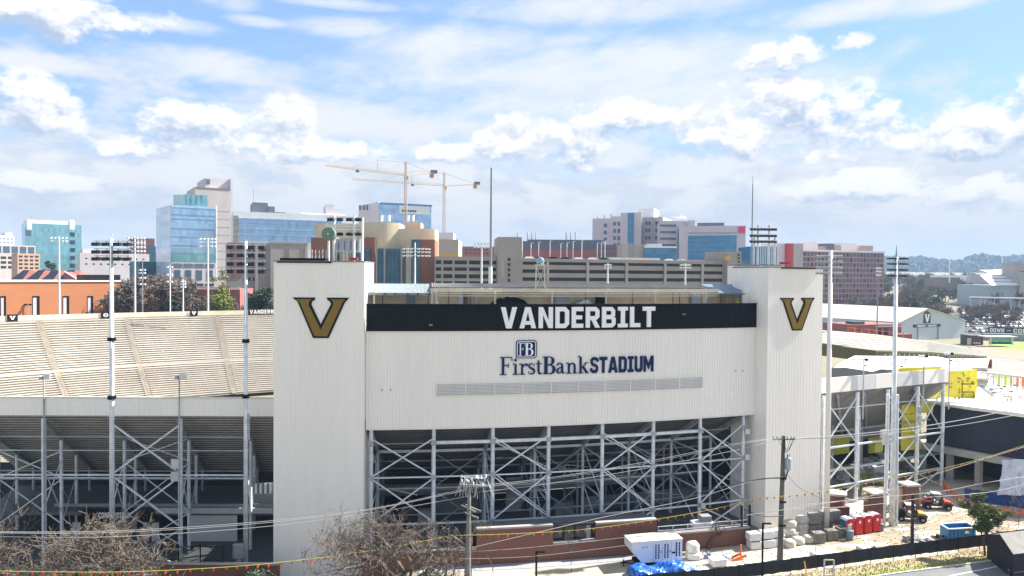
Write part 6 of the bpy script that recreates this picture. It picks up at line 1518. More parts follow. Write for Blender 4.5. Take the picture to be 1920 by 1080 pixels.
gsheet('playing_field', [(1845, 646), (2000, 636), (2080, 668), (1905, 656)], .30, M_GRS)
gsheet('running_track', [(1815, 649), (1846, 646), (1906, 655.5), (2100, 668), (2100, 690), (1925, 676), (1850, 668)], .26, M_TRK)
gsheet('track_apron', [(1825, 662), (1925, 677), (2100, 692), (2100, 745), (1925, 722), (1835, 700)], .20, mat('pale_asphalt', (.24, .23, .22), .9, 0, .1, .08))
for k, (px, py) in enumerate(((1905, 687), (1902, 712))):
    pass
# far white roofed buildings
B_ = Bld('white_warehouse', 'pale building with striped white hipped roof at the right edge above the trees', 1876, 1960, 535, 620, 620, 60, mat('pale_blue_metal', (.40, .46, .52), .6))
z1 = B_.zt; b = MB(); u1 = B_.L; zr2 = B_.z(1876, 510); b.add([B_.pt(-10, z1, 3), B_.pt(u1, z1, 3), B_.pt(u1, zr2, -24), B_.pt(9, zr2, -24), B_.pt(-2, zr2-3, -24)], [(0, 1, 2, 3), (0, 3, 4)]); b.build('roof', M_GLARE, B_.root)
for k in range(3): t = .25+k*.25; pbar('roof_seam', B_.root, M_GREY, B_.pt(-10+19*t, z1+(zr2-z1)*t+.3, 3-27*t), B_.pt(u1, z1+(zr2-z1)*t+.3, 3-27*t), .5)
B_.blk(B_.u(1907), B_.u(1960), B_.zb, B_.z(1900, 492), -3, 20, M_TAUPEL, 'tall_block'); B_.panel(1907, 1960, 508, 510, M_SLATE, 'eave', 3.4)
B_ = Bld('gabled_shed', 'pale gabled roof behind the striped white roof at the right edge', 1858, 1912, 515, 760, 760, 40, M_LILAC); z1 = B_.zt; b = MB(); b.add([B_.pt(-6, B_.z(1858, 506), -10), B_.pt(B_.L, B_.z(1858, 504), -10), B_.pt(B_.L, z1+1, 2), B_.pt(9, z1-2, 2)], [(3, 2, 1, 0)]); b.build('roof', M_LILAC, B_.root)
CN = thing('red_edged_canopy', 'long thin white canopy with red edge on slanted struts at the right edge', 'canopy', P(1870, 560, 560)); A, B2 = P(1818, 557.5, 560), P(1990, 561, 540)
pbar('canopy_roof', CN, M_GLARE, A, B2, 5, .9); pbar('red_edge', CN, mat('car_red', (.28, .02, .02)), A+Vector((0, -2.6, -.7)), B2+Vector((0, -2.6, -.7)), .5)
for px, dx_ in ((1818, 6), (1840, -5), (1846, 6), (1867, -8), (1895, 6), (1915, -6)): p = A.lerp(B2, (px-1818)/172); pbar('strut', CN, M_PALE, p, (p.x+dx_*.35, p.y, p.z-15), .4)
for px, yt, lb in ((1780, 487, 'left of two thin pale masts against the distant wooded hills'), (1879, 482, 'right of two thin pale masts against the distant wooded hills')):
    T = thing('thin_mast', lb, 'mast', P(px, 525, 700)); b = MB().tube(P(px, 530, 700), P(px, yt, 700), .45, .3, 6); b.build('pole', M_PALE, T)
B_ = Bld('long_roof', 'long low pale roof beyond the trees below the distant hills', 1770, 1862, 516, 900, 900, 30, M_PALE)
B_ = Bld('brown_field_house', 'low brown roofed building left of the distant masts', 1745, 1800, 520, 800, 800, 30, mat('tan_brown', (.27, .22, .16), .9))
# ================================================================== wooded hills on the horizon
M_WOOD = mat('bare_far_wood', (.05, .048, .05), .95, 0, .004, .25, c2=(.035, .042, .035))
def ridge(name, px0, px1, Y, tops, seed, m):
    rnd = random.Random(seed); b = MB(); n = int((px1-px0)*1.1); xs_ = []
    def top(px):
        for i in range(len(tops)-1):
            if tops[i][0] <= px <= tops[i+1][0]:
                t = (px-tops[i][0])/(tops[i+1][0]-tops[i][0]); return tops[i][1]+(tops[i+1][1]-tops[i][1])*t
        return tops[0][1] if px < tops[0][0] else tops[-1][1]
    K = 7
    for i in range(n+1):
        px = px0+(px1-px0)*i/n; X = Xat(px, Y); zt = Zat(px, top(px)+6, Y)
        for j in range(K):
            t = j/(K-1); b.v.append((X*(1+.0*t), Y-700*(1-t)*(Y/3000)+rnd.uniform(-25, 25), (8+(zt-8)*t**.8)+rnd.uniform(-1, 1)*(7 if j else 0)))
    for i in range(n):
        for j in range(K-1): a = i*K+j; b.f.append((a, a+K, a+K+1, a+1))
    for i in range(n*16):                         # rough crowns breaking the outline
        px = rnd.uniform(px0, px1); j = rnd.random(); zt = Zat(px, top(px)+6, Y); Yc = Y-700*(1-j)*(Y/3000)-10; z = 8+(zt-8)*j**.8; X = Xat(px, Y); r = rnd.uniform(5, 15)*Y/3000
        vs = [(X+r*math.cos(a)*rnd.uniform(.6, 1.2), Yc+r*math.sin(a), z+rnd.uniform(-.2, .5)*r) for a in (0, 1.3, 2.5, 3.8, 5)] + [(X, Yc, z+r*rnd.uniform(.7, 1.2))]
        b.add(vs, [(0, 1, 5), (1, 2, 5), (2, 3, 5), (3, 4, 5), (4, 0, 5)])
    return tag(b.build(name, m), kind='stuff')
ridge('distant_wooded_hill', 1380, 2150, 3100, [(1380, 476), (1460, 470), (1560, 482), (1655, 478), (1700, 480), (1715, 477), (1740, 484), (1800, 486), (1822, 474), (1838, 472), (1855, 482), (1880, 479), (1905, 476), (1990, 470), (2150, 466)], 3, M_WOOD)
ridge('distant_wooded_hill', -250, 1400, 3600, [(-250, 470), (100, 468), (155, 466), (250, 470), (600, 480), (1400, 492)], 5, M_WOOD)
# ================================================================== trees
def branch_tree(seed, h, spread, levels, nb, r0, twig=.012, gnarl=.30, up=.55, trunk=.28, n0=6):
    rnd = random.Random(seed); B1 = MB(); B2 = MB()
    def grow(p, d, L, r, lev):
        seg = 3 if lev < 2 else 2; q = p
        for s in range(seg):
            dd = (d+Vector((rnd.uniform(-1, 1), rnd.uniform(-1, 1), rnd.uniform(-.5, .8)))*gnarl).normalized(); e = q+dd*(L/seg); r2 = max(twig, r*(1-.28/seg*1.3))
            (B1 if lev < 3 else B2).tube(q, e, r, r2, (n0 if lev == 0 else 4 if lev == 1 else 3), caps=False); q = e; d = dd; r = r2
            if lev > 0 and lev < levels and rnd.random() < .55:
                a = rnd.uniform(0, 6.28); o = d.orthogonal().normalized(); o.rotate(Matrix.Rotation(a, 3, d)); grow(q, (d*.6+o*.9+Vector((0, 0, .15))).normalized(), L*.55, max(twig, r*.5), lev+1)
        if lev < levels:
            for k in range(nb[min(lev, len(nb)-1)]):
                a = rnd.uniform(0, 6.28); o = d.orthogonal().normalized(); o.rotate(Matrix.Rotation(a, 3, d)); sp = spread*rnd.uniform(.6, 1.25)
                grow(q, (d*(1-sp*.5)+o*sp+Vector((0, 0, up*.25))).normalized(), L*rnd.uniform(.58, .85), max(twig, r*rnd.uniform(.55, .74)), lev+1)
    grow(Vector((0, 0, 0)), Vector((rnd.uniform(-.08, .08), rnd.uniform(-.08, .08), 1)).normalized(), h*trunk, r0, 0)
    return B1, B2
M_BARK = mat('grey_brown_bark', (.12, .095, .075), .95, 0, 2, .3)
M_TWIG = mat('pale_brown_twigs', (.175, .14, .112), .95, 0, 1, .3, c2=(.085, .068, .056))
M_TWIGF = mat('grey_violet_twigs', (.19, .15, .13), .95, 0, .05, .25)
M_TWIGR = mat('reddish_twigs', (.22, .135, .105), .95, 0, .05, .25)
def fitz(B1, B2, h):
    top = max(v[2] for v in B2.v); k = h/top
    for B in (B1, B2): B.v = [(x*k, y*k, z*k) for x, y, z in B.v]
def bare_tree(label, loc, seed, h, m2=M_TWIG, name='bare_tree', **kw):
    B1, B2 = branch_tree(seed, h, **kw); fitz(B1, B2, h); T = thing(name, label, 'tree', (0, 0, 0)); B1.build('trunk', M_BARK, T); B2.build('crown', m2, T); T.location = loc; return T
# foreground trees
px = 735; Yt = 70.5; X = Xat(px, Yt); zg = -2.6
bare_tree('large bare tree with spreading twig crown before the foot of the left white tower', (X, Yt, zg-.5), 21, 14.0, spread=.85, levels=6, nb=(5, 3, 3, 3, 2, 2), r0=.46, twig=.011, trunk=.20, up=.5)
X = Xat(105, 66); bare_tree('large bare tree with dense pale twigs in the lower left corner of the picture', (X, 66, zg-1.5), 5, 14.6, spread=.85, levels=6, nb=(6, 3, 3, 3, 2, 2), r0=.44, twig=.014, trunk=.17, up=.4)
X = Xat(12, 64); bare_tree('bare tree cut off by the left edge of the picture behind the larger corner tree', (X, 64, zg-.5), 8, 14.5, spread=.9, levels=6, nb=(5, 3, 3, 2, 2, 2), r0=.4, twig=.014, trunk=.2, up=.4)
X = Xat(185, 72); bare_tree('smaller bare tree just left of the thick pole foot, behind the corner tree', (X, 72, zg-.5), 14, 11.8, spread=.85, levels=6, nb=(5, 3, 3, 2, 2, 2), r0=.34, twig=.014, trunk=.2, up=.4)
small = [(925, 1076, 6.2, 'small bare sapling in front of the brick wall left of the short black lamp post', 31), (1072, 1072, 4.2, 'thin bare sapling in front of the brick wall right of the short black lamp post', 32), (1328, 1030, 3.2, 'low bare bush against the brick wall behind the white sacks', 33), (1530, 1070, 5.2, 'thin bare sapling growing at the fence in front of the stacked blocks', 34), (1688, 1040, 5.6, 'thin bare sapling at the fence left of the dark post', 35), (1810, 1020, 6.5, 'thin bare sapling behind the blue skip', 36), (1910, 985, 5.5, 'thin bare sapling at the right edge above the dark hut', 37), (835, 1080, 6.5, 'bushy bare shrub between the large bare tree and the wooden pole', 38)]
for px, py, h, lab, sd in small:
    p = GP(px, min(py, 1085)); p.z = H(p.x, p.y); thin = h > 4 and sd not in (38,)
    bare_tree(lab, p, sd, h, m2=M_TWIG, name='bare_sapling', spread=.45 if thin else .8, levels=4, nb=(3, 2, 2, 2), r0=.045 if thin else .07, twig=.012, trunk=.34 if thin else .15, up=.8)
# leafy crowns made of many small leaf faces
def leaf_crown(seed, blobs, n, size, flat=.6):
    rnd = random.Random(seed); b = MB()
    for _ in range(n):
        cx, cy, cz, r = rnd.choices(blobs, [q[3]**2 for q in blobs])[0]
        v = Vector((rnd.gauss(0, 1), rnd.gauss(0, 1), rnd.gauss(0, 1))).normalized()*r*(rnd.random()**.38); p = Vector((cx, cy, cz))+Vector((v.x, v.y, v.z*.8)); s = size*rnd.uniform(.6, 1.4)
        q = Euler((rnd.uniform(-1, 1), rnd.uniform(-1, 1), rnd.uniform(0, 6.28))).to_matrix(); a, c = q @ Vector((s, 0, 0)), q @ Vector((0, s*.62, 0))
        b.add([p-a, p-c, p+a, p+c], [(0, 1, 2, 3)])
    return b
def leafy(label, loc, seed, h, w, m, n=3500, size=.14, name='leafy_tree', nb=9, low=.25, trunk_r=.12, cat='tree'):
    rnd = random.Random(seed); T = thing(name, label, cat, (0, 0, 0)); bl = []
    for k in range(nb): a = rnd.uniform(0, 6.28); q = rnd.random()**.6*w*.42; z = h*(low+(.92-low)*rnd.random()); f_ = 1-.55*abs((z/h-.5)*1.6)**2; bl.append((q*f_*math.cos(a), q*f_*math.sin(a), z, w*rnd.uniform(.16, .27)))
    leaf_crown(seed, bl, n, size).build('crown', m, T)
    b = MB(); top = Vector((0, 0, h*.6)); b.tube((0, 0, 0), (0.05*h, 0, h*.45), trunk_r, trunk_r*.6, 7)
    for c in bl: b.tube((0.03*h, 0, h*rnd.uniform(.25, .45)), c[:3], trunk_r*.45, trunk_r*.12, 4, caps=False)
    b.build('trunk', M_BARK, T); T.location = loc; return T
M_LEAF = mat('olive_green_leaves', (.12, .16, .035), .8, 0, .8, .3, c2=(.055, .085, .02)); M_LEAFD = mat('dark_evergreen_leaves', (.035, .07, .028), .7, 0, .6, .3, c2=(.016, .035, .016)); M_LEAFY = mat('yellow_green_leaves', (.26, .27, .05), .8, 0, .3, .25, c2=(.12, .16, .03))
# small live oak beside the hut
pq = GP(1847, 1043); T = thing('young_oak', 'young olive green oak with two leaf masses on a forked trunk beside the dark hut', 'tree', (0, 0, 0))
u = pq.y/F
bl = [((x_-1847)*u, random.Random(k).uniform(-.9, .9), (1043-y_)*u*1.0, r_*u) for k, (x_, y_, r_) in enumerate(((1836, 935, 13), (1833, 952, 17), (1815, 948, 12), (1852, 955, 16), (1842, 972, 15), (1868, 965, 16), (1880, 970, 11), (1865, 978, 10), (1828, 985, 11), (1843, 990, 12), (1855, 986, 8), (1822, 962, 10), (1890, 962, 6), (1836, 925, 8)))]
leaf_crown(9, bl, 5200, .13).build('crown', M_LEAF, T)
b = MB(); b.tube((0, 0, 0), (-.2, 0, 1.9), .13, .11, 8); b.tube((-.2, 0, 1.9), (-.75, 0, 3.4), .09, .06, 6); b.tube((-.2, 0, 1.9), (.35, 0, 3.5), .09, .06, 6)
for c in bl: b.tube((-.75, 0, 3.4) if c[0] < -.2 else (.35, 0, 3.5), c[:3], .05, .015, 4, caps=False)
b.build('trunk', M_BARK, T); T.location = pq
leafy('yellow green round tree above the far parapet right of the white pole', P(418, 592, 236)+Vector((0, 0, -4)), 3, 12.5, 10, M_LEAFY, 4000, .32, nb=12)
leafy('dark green tree above the far parapet left of the white tower', P(486, 596, 236)+Vector((0, 0, -4)), 4, 14.0, 11, M_LEAFD, 5000, .32, nb=12)
leafy('small dark green conifer above the far parapet below the blue tower', P(320, 592, 230)+Vector((0, 0, -2)), 6, 8, 4, M_LEAFD, 1500, .3)
leafy('pale olive thin tree above the yellow green round tree', P(415, 560, 240)+Vector((0, 0, -2)), 7, 13, 7, mat('pale_olive_leaves', (.24, .22, .09), .8, 0, .3, .3), 900, .3)
leafy('small dark round tree in front of the teal glass office', P(96, 512, 330)+Vector((0, 0, -2)), 17, 7.5, 6, M_LEAFD, 900, .4)
leafy('dark green bush at the foot of the left stand beside the tower', (Xat(490, 76), 76, -3.0), 41, 5.4, 5.6, M_LEAFD, 6000, .13, name='evergreen_bush', nb=14, low=.05, cat='bush')
leafy('dark green bush in the bottom corner left of the tower, in front of the fence', (Xat(425, 72), 72, -3.2), 42, 3.4, 5.0, M_LEAFD, 4000, .13, name='evergreen_bush', nb=14, low=.05, cat='bush')
leafy('dark green bush touching the bottom edge before the foot of the left tower', (Xat(520, 70), 70, -3.6), 43, 3.4, 4.0, M_LEAFD, 3500, .13, name='evergreen_bush', nb=12, low=.05, cat='bush')
leafy('small dark green shrub against the brick wall near the right tower', GP(1375, 1022), 44, 1.6, 1.4, M_LEAFD, 700, .10, name='evergreen_bush', nb=6, low=.1, cat='bush')
# middle distance bare woodland, one object per tree, a few shapes shared
PT = []
for i, (sd, m) in enumerate(((101, M_TWIGF), (102, M_TWIGF), (103, M_TWIGR), (104, M_TWIGF), (105, M_TWIGR))):
    B1, B2 = branch_tree(sd, 15, spread=.75, levels=5, nb=(5, 3, 3, 2, 2), r0=.3, twig=.075, trunk=.2, up=.6)
    fitz(B1, B2, 15); T = thing('woodland_tree', 'leafless tree among the woodland beyond the right stand', 'tree', (0, 0, 0), group='leafless trees of the woodland at right'); B1.build('trunk', M_BARK, T); B2.build('crown', m, T); PT.append((tree_of(T), []))
b = leaf_crown(7, [(0, 0, 9, 4.5), (2, 0, 7, 3.5), (-2.5, 1, 7, 3.5), (0, 0, 12, 3)], 900, .55); T = thing('woodland_evergreen', 'dull green tree among the woodland beyond the right stand', 'tree', (0, 0, 0), group='green trees of the woodland at right'); b.build('crown', mat('dull_green_leaves', (.085, .11, .04), .9, 0, .05, .3), T); bt_ = MB().tube((0, 0, 0), (0, 0, 9), .3, .15, 6); bt_.build('trunk', M_BARK, T); PG_ = (tree_of(T), [])
rnd = random.Random(77)
for k in range(285):
    Y = rnd.uniform(430, 1150); px = rnd.uniform(1548, 1935)
    X = Xat(px, Y); hz = H(X, Y)
    if px < 1815 and px > 1560 and Y < 445: continue
    if px > 1795 and Y < 610: continue
    if 1740 < px < 1800 and Y > 780 and Y < 820: continue
    if rnd.random() < .14: use(PG_[0], PG_[1], (X, Y, hz), rnd.uniform(0, 6.28), None, rnd.uniform(.7, 1.2))
    else: t, u_ = PT[rnd.randrange(5)]; use(t, u_, (X, Y, hz), rnd.uniform(0, 6.28), None, rnd.uniform(.7, 1.25))
def tagcopy(t, loc, rz, sc, label, group):
    o = copy_tree(t); o.location = loc; o.rotation_euler = (0, 0, rz); o.scale = (sc, sc, sc); o['label'] = label; o['group'] = group
for k in range(16):
    Y = rnd.uniform(355, 400); px = 1548+k*4.2+rnd.uniform(-3, 3)
    tagcopy(PT[k % 5][0], (Xat(px, Y), Y, -6), rnd.random()*6, .75, 'leafless tree in the clump between the right tower and the hall roof', 'leafless trees left of the hall roof')
for k in range(26):
    Y = rnd.uniform(425, 590); px = rnd.uniform(1806, 1930); X = Xat(px, Y); tagcopy(PT[k % 5][0], (X, Y, H(X, Y)), rnd.random()*6, rnd.uniform(.45, .75), 'leafless tree standing among the cars of the car park at right', 'leafless trees in the car park')
for k in range(64):
    Y = rnd.uniform(244, 262) if k < 40 else rnd.uniform(262, 285); px = rnd.choice([rnd.uniform(240, 335), rnd.uniform(240, 330), rnd.uniform(335, 505)]); X = Xat(px, Y)
    tagcopy(PT[k % 5][0], (X, Y, H(X, Y)-.3), rnd.random()*6, rnd.uniform(.8, 1.2) if px < 335 else rnd.uniform(.55, .8), 'leafless tree among those behind the far stand at left', 'leafless trees behind the far stand')
for k in range(14):
    Y = rnd.uniform(310, 380); px = rnd.choice([rnd.uniform(-10, 30), rnd.uniform(135, 200)]); tagcopy(PT[k % 5][0], (Xat(px, Y), Y, 10), rnd.random()*6, .9, 'leafless tree behind the orange building', 'leafless trees behind the orange building')
# ================================================================== street side: yard, walls, road
M_YARD = mat('pale_dusty_concrete', (.50, .45, .37), .9, 0, .25, .10, c2=(.36, .30, .23), bump=.2)
M_ROAD = mat('worn_grey_asphalt', (.16, .16, .165), .9, 0, .3, .12, bump=.3)
M_PAVE = mat('grey_pavement', (.30, .31, .33), .85, 0, .3, .08)
M_STRAW = mat('dry_straw_bank', (.42, .33, .20), .95, 0, .6, .15, c2=(.26, .22, .12)); M_VERGE = mat('yellow_green_verge', (.26, .28, .06), .95, 0, .8, .2, c2=(.16, .17, .05))
def fsheet(name, pts, z, m, kind='structure'):
    b = MB(); b.add([(x, y, z) for x, y in pts], [tuple(range(len(pts)))]); return tag(b.build(name, m), kind=kind)
fpt = [(-6, 71.0), (8, 73.0), (21.8, 76.2), (27.6, 78), (41.5, 82.3), (57, 86.8), (80, 94)]     # construction fence line
fsheet('yard', [fpt[0]] + fpt[1:] + [(90, 112), (72, 118), (45, 104), (36, 96), (31.5, 91.2), (24, 88.4), (12, 84.6), (2, 81.8), (-8, 79.6)], 0.03, M_YARD)
fsheet('pavement', [(-10, 78.6), (2, 80.2), (13, 82.6), (16, 83.4), (15.4, 85.6), (2, 82.4), (-10, 80.0)], 0.07, M_PAVE)
b = MB()
for k in range(16):
    t = k/16; x = -8+24*t; y0 = 79.2+ (x+8)*.19; b.box((x, y0+.95, .083), (.05, 2.2, .012), .2)
tag(b.build('pavement_joint', M_GREY), kind='structure')
def off(p, d, up=0): return (p[0]+.28*d, p[1]-d)
bank = [off(p, .1) for p in fpt] + [off(p, 1.9) for p in fpt[::-1]]; fsheet('dry_bank', bank, 0.05, M_STRAW)
verge = [off(p, 1.9) for p in fpt] + [off(p, 2.9) for p in fpt[::-1]]; fsheet('verge', verge, 0.06, M_VERGE)
kerb = MB()
for a, c in zip(fpt[:-1], fpt[1:]):
    a1, c1 = off(a, 2.95), off(c, 2.95); kerb.bar((a1[0], a1[1], .08), (c1[0], c1[1], .08), .16, .16)
tag(kerb.build('kerb', M_CONCL), kind='structure')
fsheet('road', [off(p, 3.05) for p in fpt] + [(90, 55), (-20, 50), (-20, 64)], 0.035, M_ROAD)
for i, (px0, py0, px1, py1) in enumerate(((1660, 1078, 1760, 1065), (1780, 1080, 1870, 1062), (1880, 1084, 1925, 1070))):
    a, c = GP(px0, py0, .045), GP(px1, py1, .045); b = MB(); d = (c-a).normalized()*.0; n_ = Vector((-(c-a).y, (c-a).x, 0)).normalized()*.07
    b.add([a-n_, c-n_, c+n_, a+n_], [(0, 1, 2, 3)]); tag(b.build('painted_line', M_WHITE), kind='structure')
# grass tufts on bank
b = MB(); rnd = random.Random(8)
for k in range(5200):
    i = rnd.randrange(1, 6); t = rnd.random(); p = [fpt[i-1][q]+(fpt[i][q]-fpt[i-1][q])*t for q in (0, 1)]; p = off(p, rnd.uniform(.2, 2.85)); h = rnd.uniform(.08, .3); a = rnd.uniform(0, 3.14); w = .05
    b.add([(p[0]-w*math.cos(a), p[1]-w*math.sin(a), .05), (p[0]+w*math.cos(a), p[1]+w*math.sin(a), .05), (p[0]+rnd.uniform(-.1, .1), p[1]+rnd.uniform(-.1, .1), .05+h)], [(0, 1, 2)])
tag(b.build('grass_tufts', M_VERGE), 'short dry grass on the strip below the dark fence', 'grass', kind='stuff')
# tyre tracks and dust patches
b = MB()
for k in range(40):
    px = rnd.uniform(1500, 1900); py = rnd.uniform(960, 1035); c = GP(px, py, .037+k*.0002); n = 9; r = rnd.uniform(.4, 1.8); b.add([(c.x+r*1.8*math.cos(6.283*i/n)*rnd.uniform(.6, 1.2), c.y+r*math.sin(6.283*i/n)*rnd.uniform(.6, 1.2), c.z) for i in range(n)], [tuple(range(n))])
tag(b.build('dust_patches', mat('darker_dust', (.33, .26, .18), .95, 0, .8, .15)), kind='structure')
M_TYR = mat('tyre_marked_dust', (.30, .25, .19), .95, 0, 1.5, .25)
b = MB()
for k in range(9):
    px = 1500+k*42; p0 = GP(px, 1010-k*4, .045+k*.0006); d = Vector((math.cos(.22+k*.05), math.sin(.22+k*.05), 0)); 
    for sgn in (-.8, .8):
        pr_ = None
        for j in range(12):
            q = p0+d*(j*1.3)+Vector((-d.y, d.x, 0))*(sgn+.5*math.sin(j*.35+k)); n_ = Vector((-d.y, d.x, 0))*.13
            if pr_ is not None: b.add([pr_-n_, q-n_, q+n_, pr_+n_], [(0, 1, 2, 3)])
            pr_ = q
tag(b.build('tyre_tracks', M_TYR), kind='structure')
b = MB()
for k in range(1500):
    px = rnd.uniform(1250, 1920); py = rnd.uniform(950, 1060)-(px-1400)*.05; c = GP(px, py, .05); s = rnd.uniform(.03, .11); b.box((c.x, c.y, .05+s/2), (s*1.5, s, s), rnd.random()*3)
tag(b.build('loose_gravel', M_CONC), 'scattered small stones on the dusty yard', 'gravel', kind='stuff')
# construction fence with dark screen
CF = thing('construction_fence', 'long construction fence with dark navy screen and wire foot along the yard', 'fence', (27.6, 78, 0))
M_SCR = mat('dark_navy_screen', (.014, .018, .026), .8, 0, .8, .25)
for i in range(len(fpt)-1):
    a, c = Vector((*fpt[i], 0)), Vector((*fpt[i+1], 0)); L = (c-a).length; n = max(1, int(L/3.0))
    for k in range(n):
        s, e = a.lerp(c, k/n), a.lerp(c, (k+1)/n)
        b = MB(); m_ = 6; nn = Vector((-(c-a).y, (c-a).x, 0)).normalized()
        for j in range(m_+1):
            p = s.lerp(e, j/m_); w = .05*math.sin(j*2.1+k)
            b.v += [tuple(p+nn*w+Vector((0, 0, .42+rnd.uniform(-.04, .04)))), tuple(p+nn*w*.3+Vector((0, 0, 1.86+rnd.uniform(-.05, .03))))]
        for j in range(m_): b.f.append((2*j, 2*j+2, 2*j+3, 2*j+1))
        b.build('screen', M_SCR, CF); ptube('post', CF, M_BLACK, s+Vector((0, 0, -.1)), s+Vector((0, 0, 1.9)), .035)
        pbar('wire_rail', CF, M_GREY, s+Vector((0, 0, .22))-nn*.06, e+Vector((0, 0, .22))-nn*.06, .025)
# ================================================================== brick terrace walls in front of the frame
def frontwall(name, label, pts, z0, z1, capw=.55, m=M_BRICK, root=None):
    T = root or thing(name, label, 'wall', (pts[0][0], pts[0][1], 0))
    for a, c in zip(pts[:-1], pts[1:]):
        pass
    b = MB(); n = len(pts); nn = Vector((.2, -.98, 0))
    ring = [Vector((x, y, z0)) for x, y in pts]+[Vector((x, y, z0))-nn*.45 for x, y in pts[::-1]]; b.prism(ring, (0, 0, z1-z0)); b.build('brick_wall', m, T)
    b = MB(); ring = [Vector((x, y, z1+.003))+nn*.08 for x, y in pts]+[Vector((x, y, z1+.003))-nn*(.45+.08) for x, y in pts[::-1]]; b.prism(ring, (0, 0, .2)); b.build('stone_cap', mat('weathered_cap_stone', (.36, .33, .32), .85, 0, .5, .12), T)
    return T
def wy(x): return 81.0+.17*(x+0)+.0016*x*x+.6
def wp(px):
    lo, hi = -40, 60
    for _ in range(40):
        m = (lo+hi)/2
        if 960+F*m/wy(m) < px: lo = m
        else: hi = m
    return ((lo+hi)/2, wy((lo+hi)/2))
def wz(px, py): p = wp(px); return Zat(px, py, p[1])
hW = wz(980, 990)
BT_ = frontwall('brick_terrace', 'tall red brown brick wall with a recessed dark opening under the steel frame', [wp(897), wp(940), wp(1000), wp(1041)], -.5, hW)
frontwall('', '', [wp(1122), wp(1180), wp(1236)], -.5, hW-.1, root=BT_)
zo0 = wz(1080, 1018)
frontwall('', '', [wp(1041.3), wp(1080), wp(1121.7)], -.5, zo0, root=BT_)
a, c = wp(1042), wp(1121)
b = MB(); b.prism([(a[0], a[1]+.7, zo0), (c[0], c[1]+.7, zo0), (c[0], c[1]+.9, zo0), (a[0], a[1]+.9, zo0)], (0, 0, hW-zo0)); b.build('dark_glazing', M_WIN, BT_)
for px in (1062, 1083, 1103): p = wp(px); pbox('glazing_bar', BT_, M_BLACK, (p[0], p[1]+.6, (zo0+hW)/2), (.12, .1, hW-zo0), .2)
pbox('pale_door', BT_, M_GREY, (wp(1107)[0], wp(1107)[1]+.62, (zo0+hW)/2-.1), (.7, .08, (hW-zo0)*.8), .2)
p0, p1 = wp(1040), wp(1123); pbar('lintel_soffit', BT_, M_DARK, (p0[0], p0[1]+.6, hW-.1), (p1[0], p1[1]+.6, hW-.1), .5, .2)
LB = frontwall('low_brick_terrace', 'lower red brown brick wall with grey cap between the tall brick wall and right tower', [wp(1236.5), wp(1290), wp(1350), wp(1412)], -.5, wz(1300, 1000))
x0 = (-13.0, wy(-13)); 
WLw = frontwall('low_left_wall', 'brick wall with two pale window panels behind the bare tree and wooden pole', [(-16.5, wy(-16.5)), (-8, wy(-8)), wp(896.5)], -3, wz(870, 1032))
for pa_, pb_ in ((852, 866), (872, 907)):
    a, c = wp(pa_), wp(pb_); z0_, z1_ = wz(870, 1032)+.25, wz(870, 1006)
    b = MB(); b.prism([(a[0], a[1]+.3, z0_), (c[0], c[1]+.3, z0_), (c[0], c[1]+.4, z0_), (a[0], a[1]+.4, z0_)], (0, 0, z1_-z0_)); b.build('window_frame', M_BLACK, WLw)
    b = MB(); b.prism([(a[0]+.3, a[1]+.28, z0_+.2), (c[0]-.5, c[1]+.28, z0_+.2), (c[0]-.5, c[1]+.295, z0_+.2), (a[0]+.3, a[1]+.295, z0_+.2)], (0, 0, z1_-z0_-.4)); b.build('pale_panel', M_LILAC, WLw)
# terrace fill behind walls, railings
fill = [wp(897), wp(1000), wp(1041), wp(1122), wp(1236)]
b = MB(); ring = [Vector((x, y+1.3, .1)) for x, y in fill]+[Vector((fill[-1][0]-1, fill[-1][1]+3.6, .1)), Vector((fill[0][0]-1, fill[0][1]+3.6, .1))]; b.prism(ring, (0, 0, hW-.5)); b.build('terrace_fill', M_SLAB, BT_)
RLG = thing('terrace_rail', 'grey pipe railing behind the lower brick wall near the right tower', 'railing', (wp(1240)[0], wp(1240)[1]+1, 0)); zl0 = wz(1300, 1000)
for i in range(6):
    a, c = wp(1240+i*28), wp(1268+i*28)
    for z in (.5, 1.0): pbar('rail', RLG, M_STEEL, (a[0], a[1]+.25, zl0+z), (c[0], c[1]+.25, zl0+z), .07)
    pbar('post', RLG, M_STEEL, (a[0], a[1]+.25, zl0), (a[0], a[1]+.25, zl0+1.05), .08)
for px, lab in ((1398, 'left of two black gate posts beside the right tower foot'), (1413, 'right of two black gate posts beside the right tower foot')):
    p = wp(px); tag(pbox('gate_post', None, M_BLACK, (p[0], p[1]+.3, 2.9), (.22, .22, 3.8)), lab, 'post')
T = thing('cable_reels_crate', 'white and tan bales stacked behind the lower brick wall', 'bales', (wp(1330)[0], wp(1330)[1]+2.4, 0)); p = wp(1335)
for k, (dx_, dz, c) in enumerate(((-.9, 1.6, M_WHITE), (.5, 1.5, M_WHITE), (.1, 2.35, M_GREY), (-.6, .7, mat('tan_wood', (.40, .28, .16), .8)), (.8, .7, mat('tan_wood', (.4, .28, .16))))): pbox('bale', T, c, (p[0]+dx_, p[1]+2.2, dz+.6), (1.3, 1.1, .8), .2)
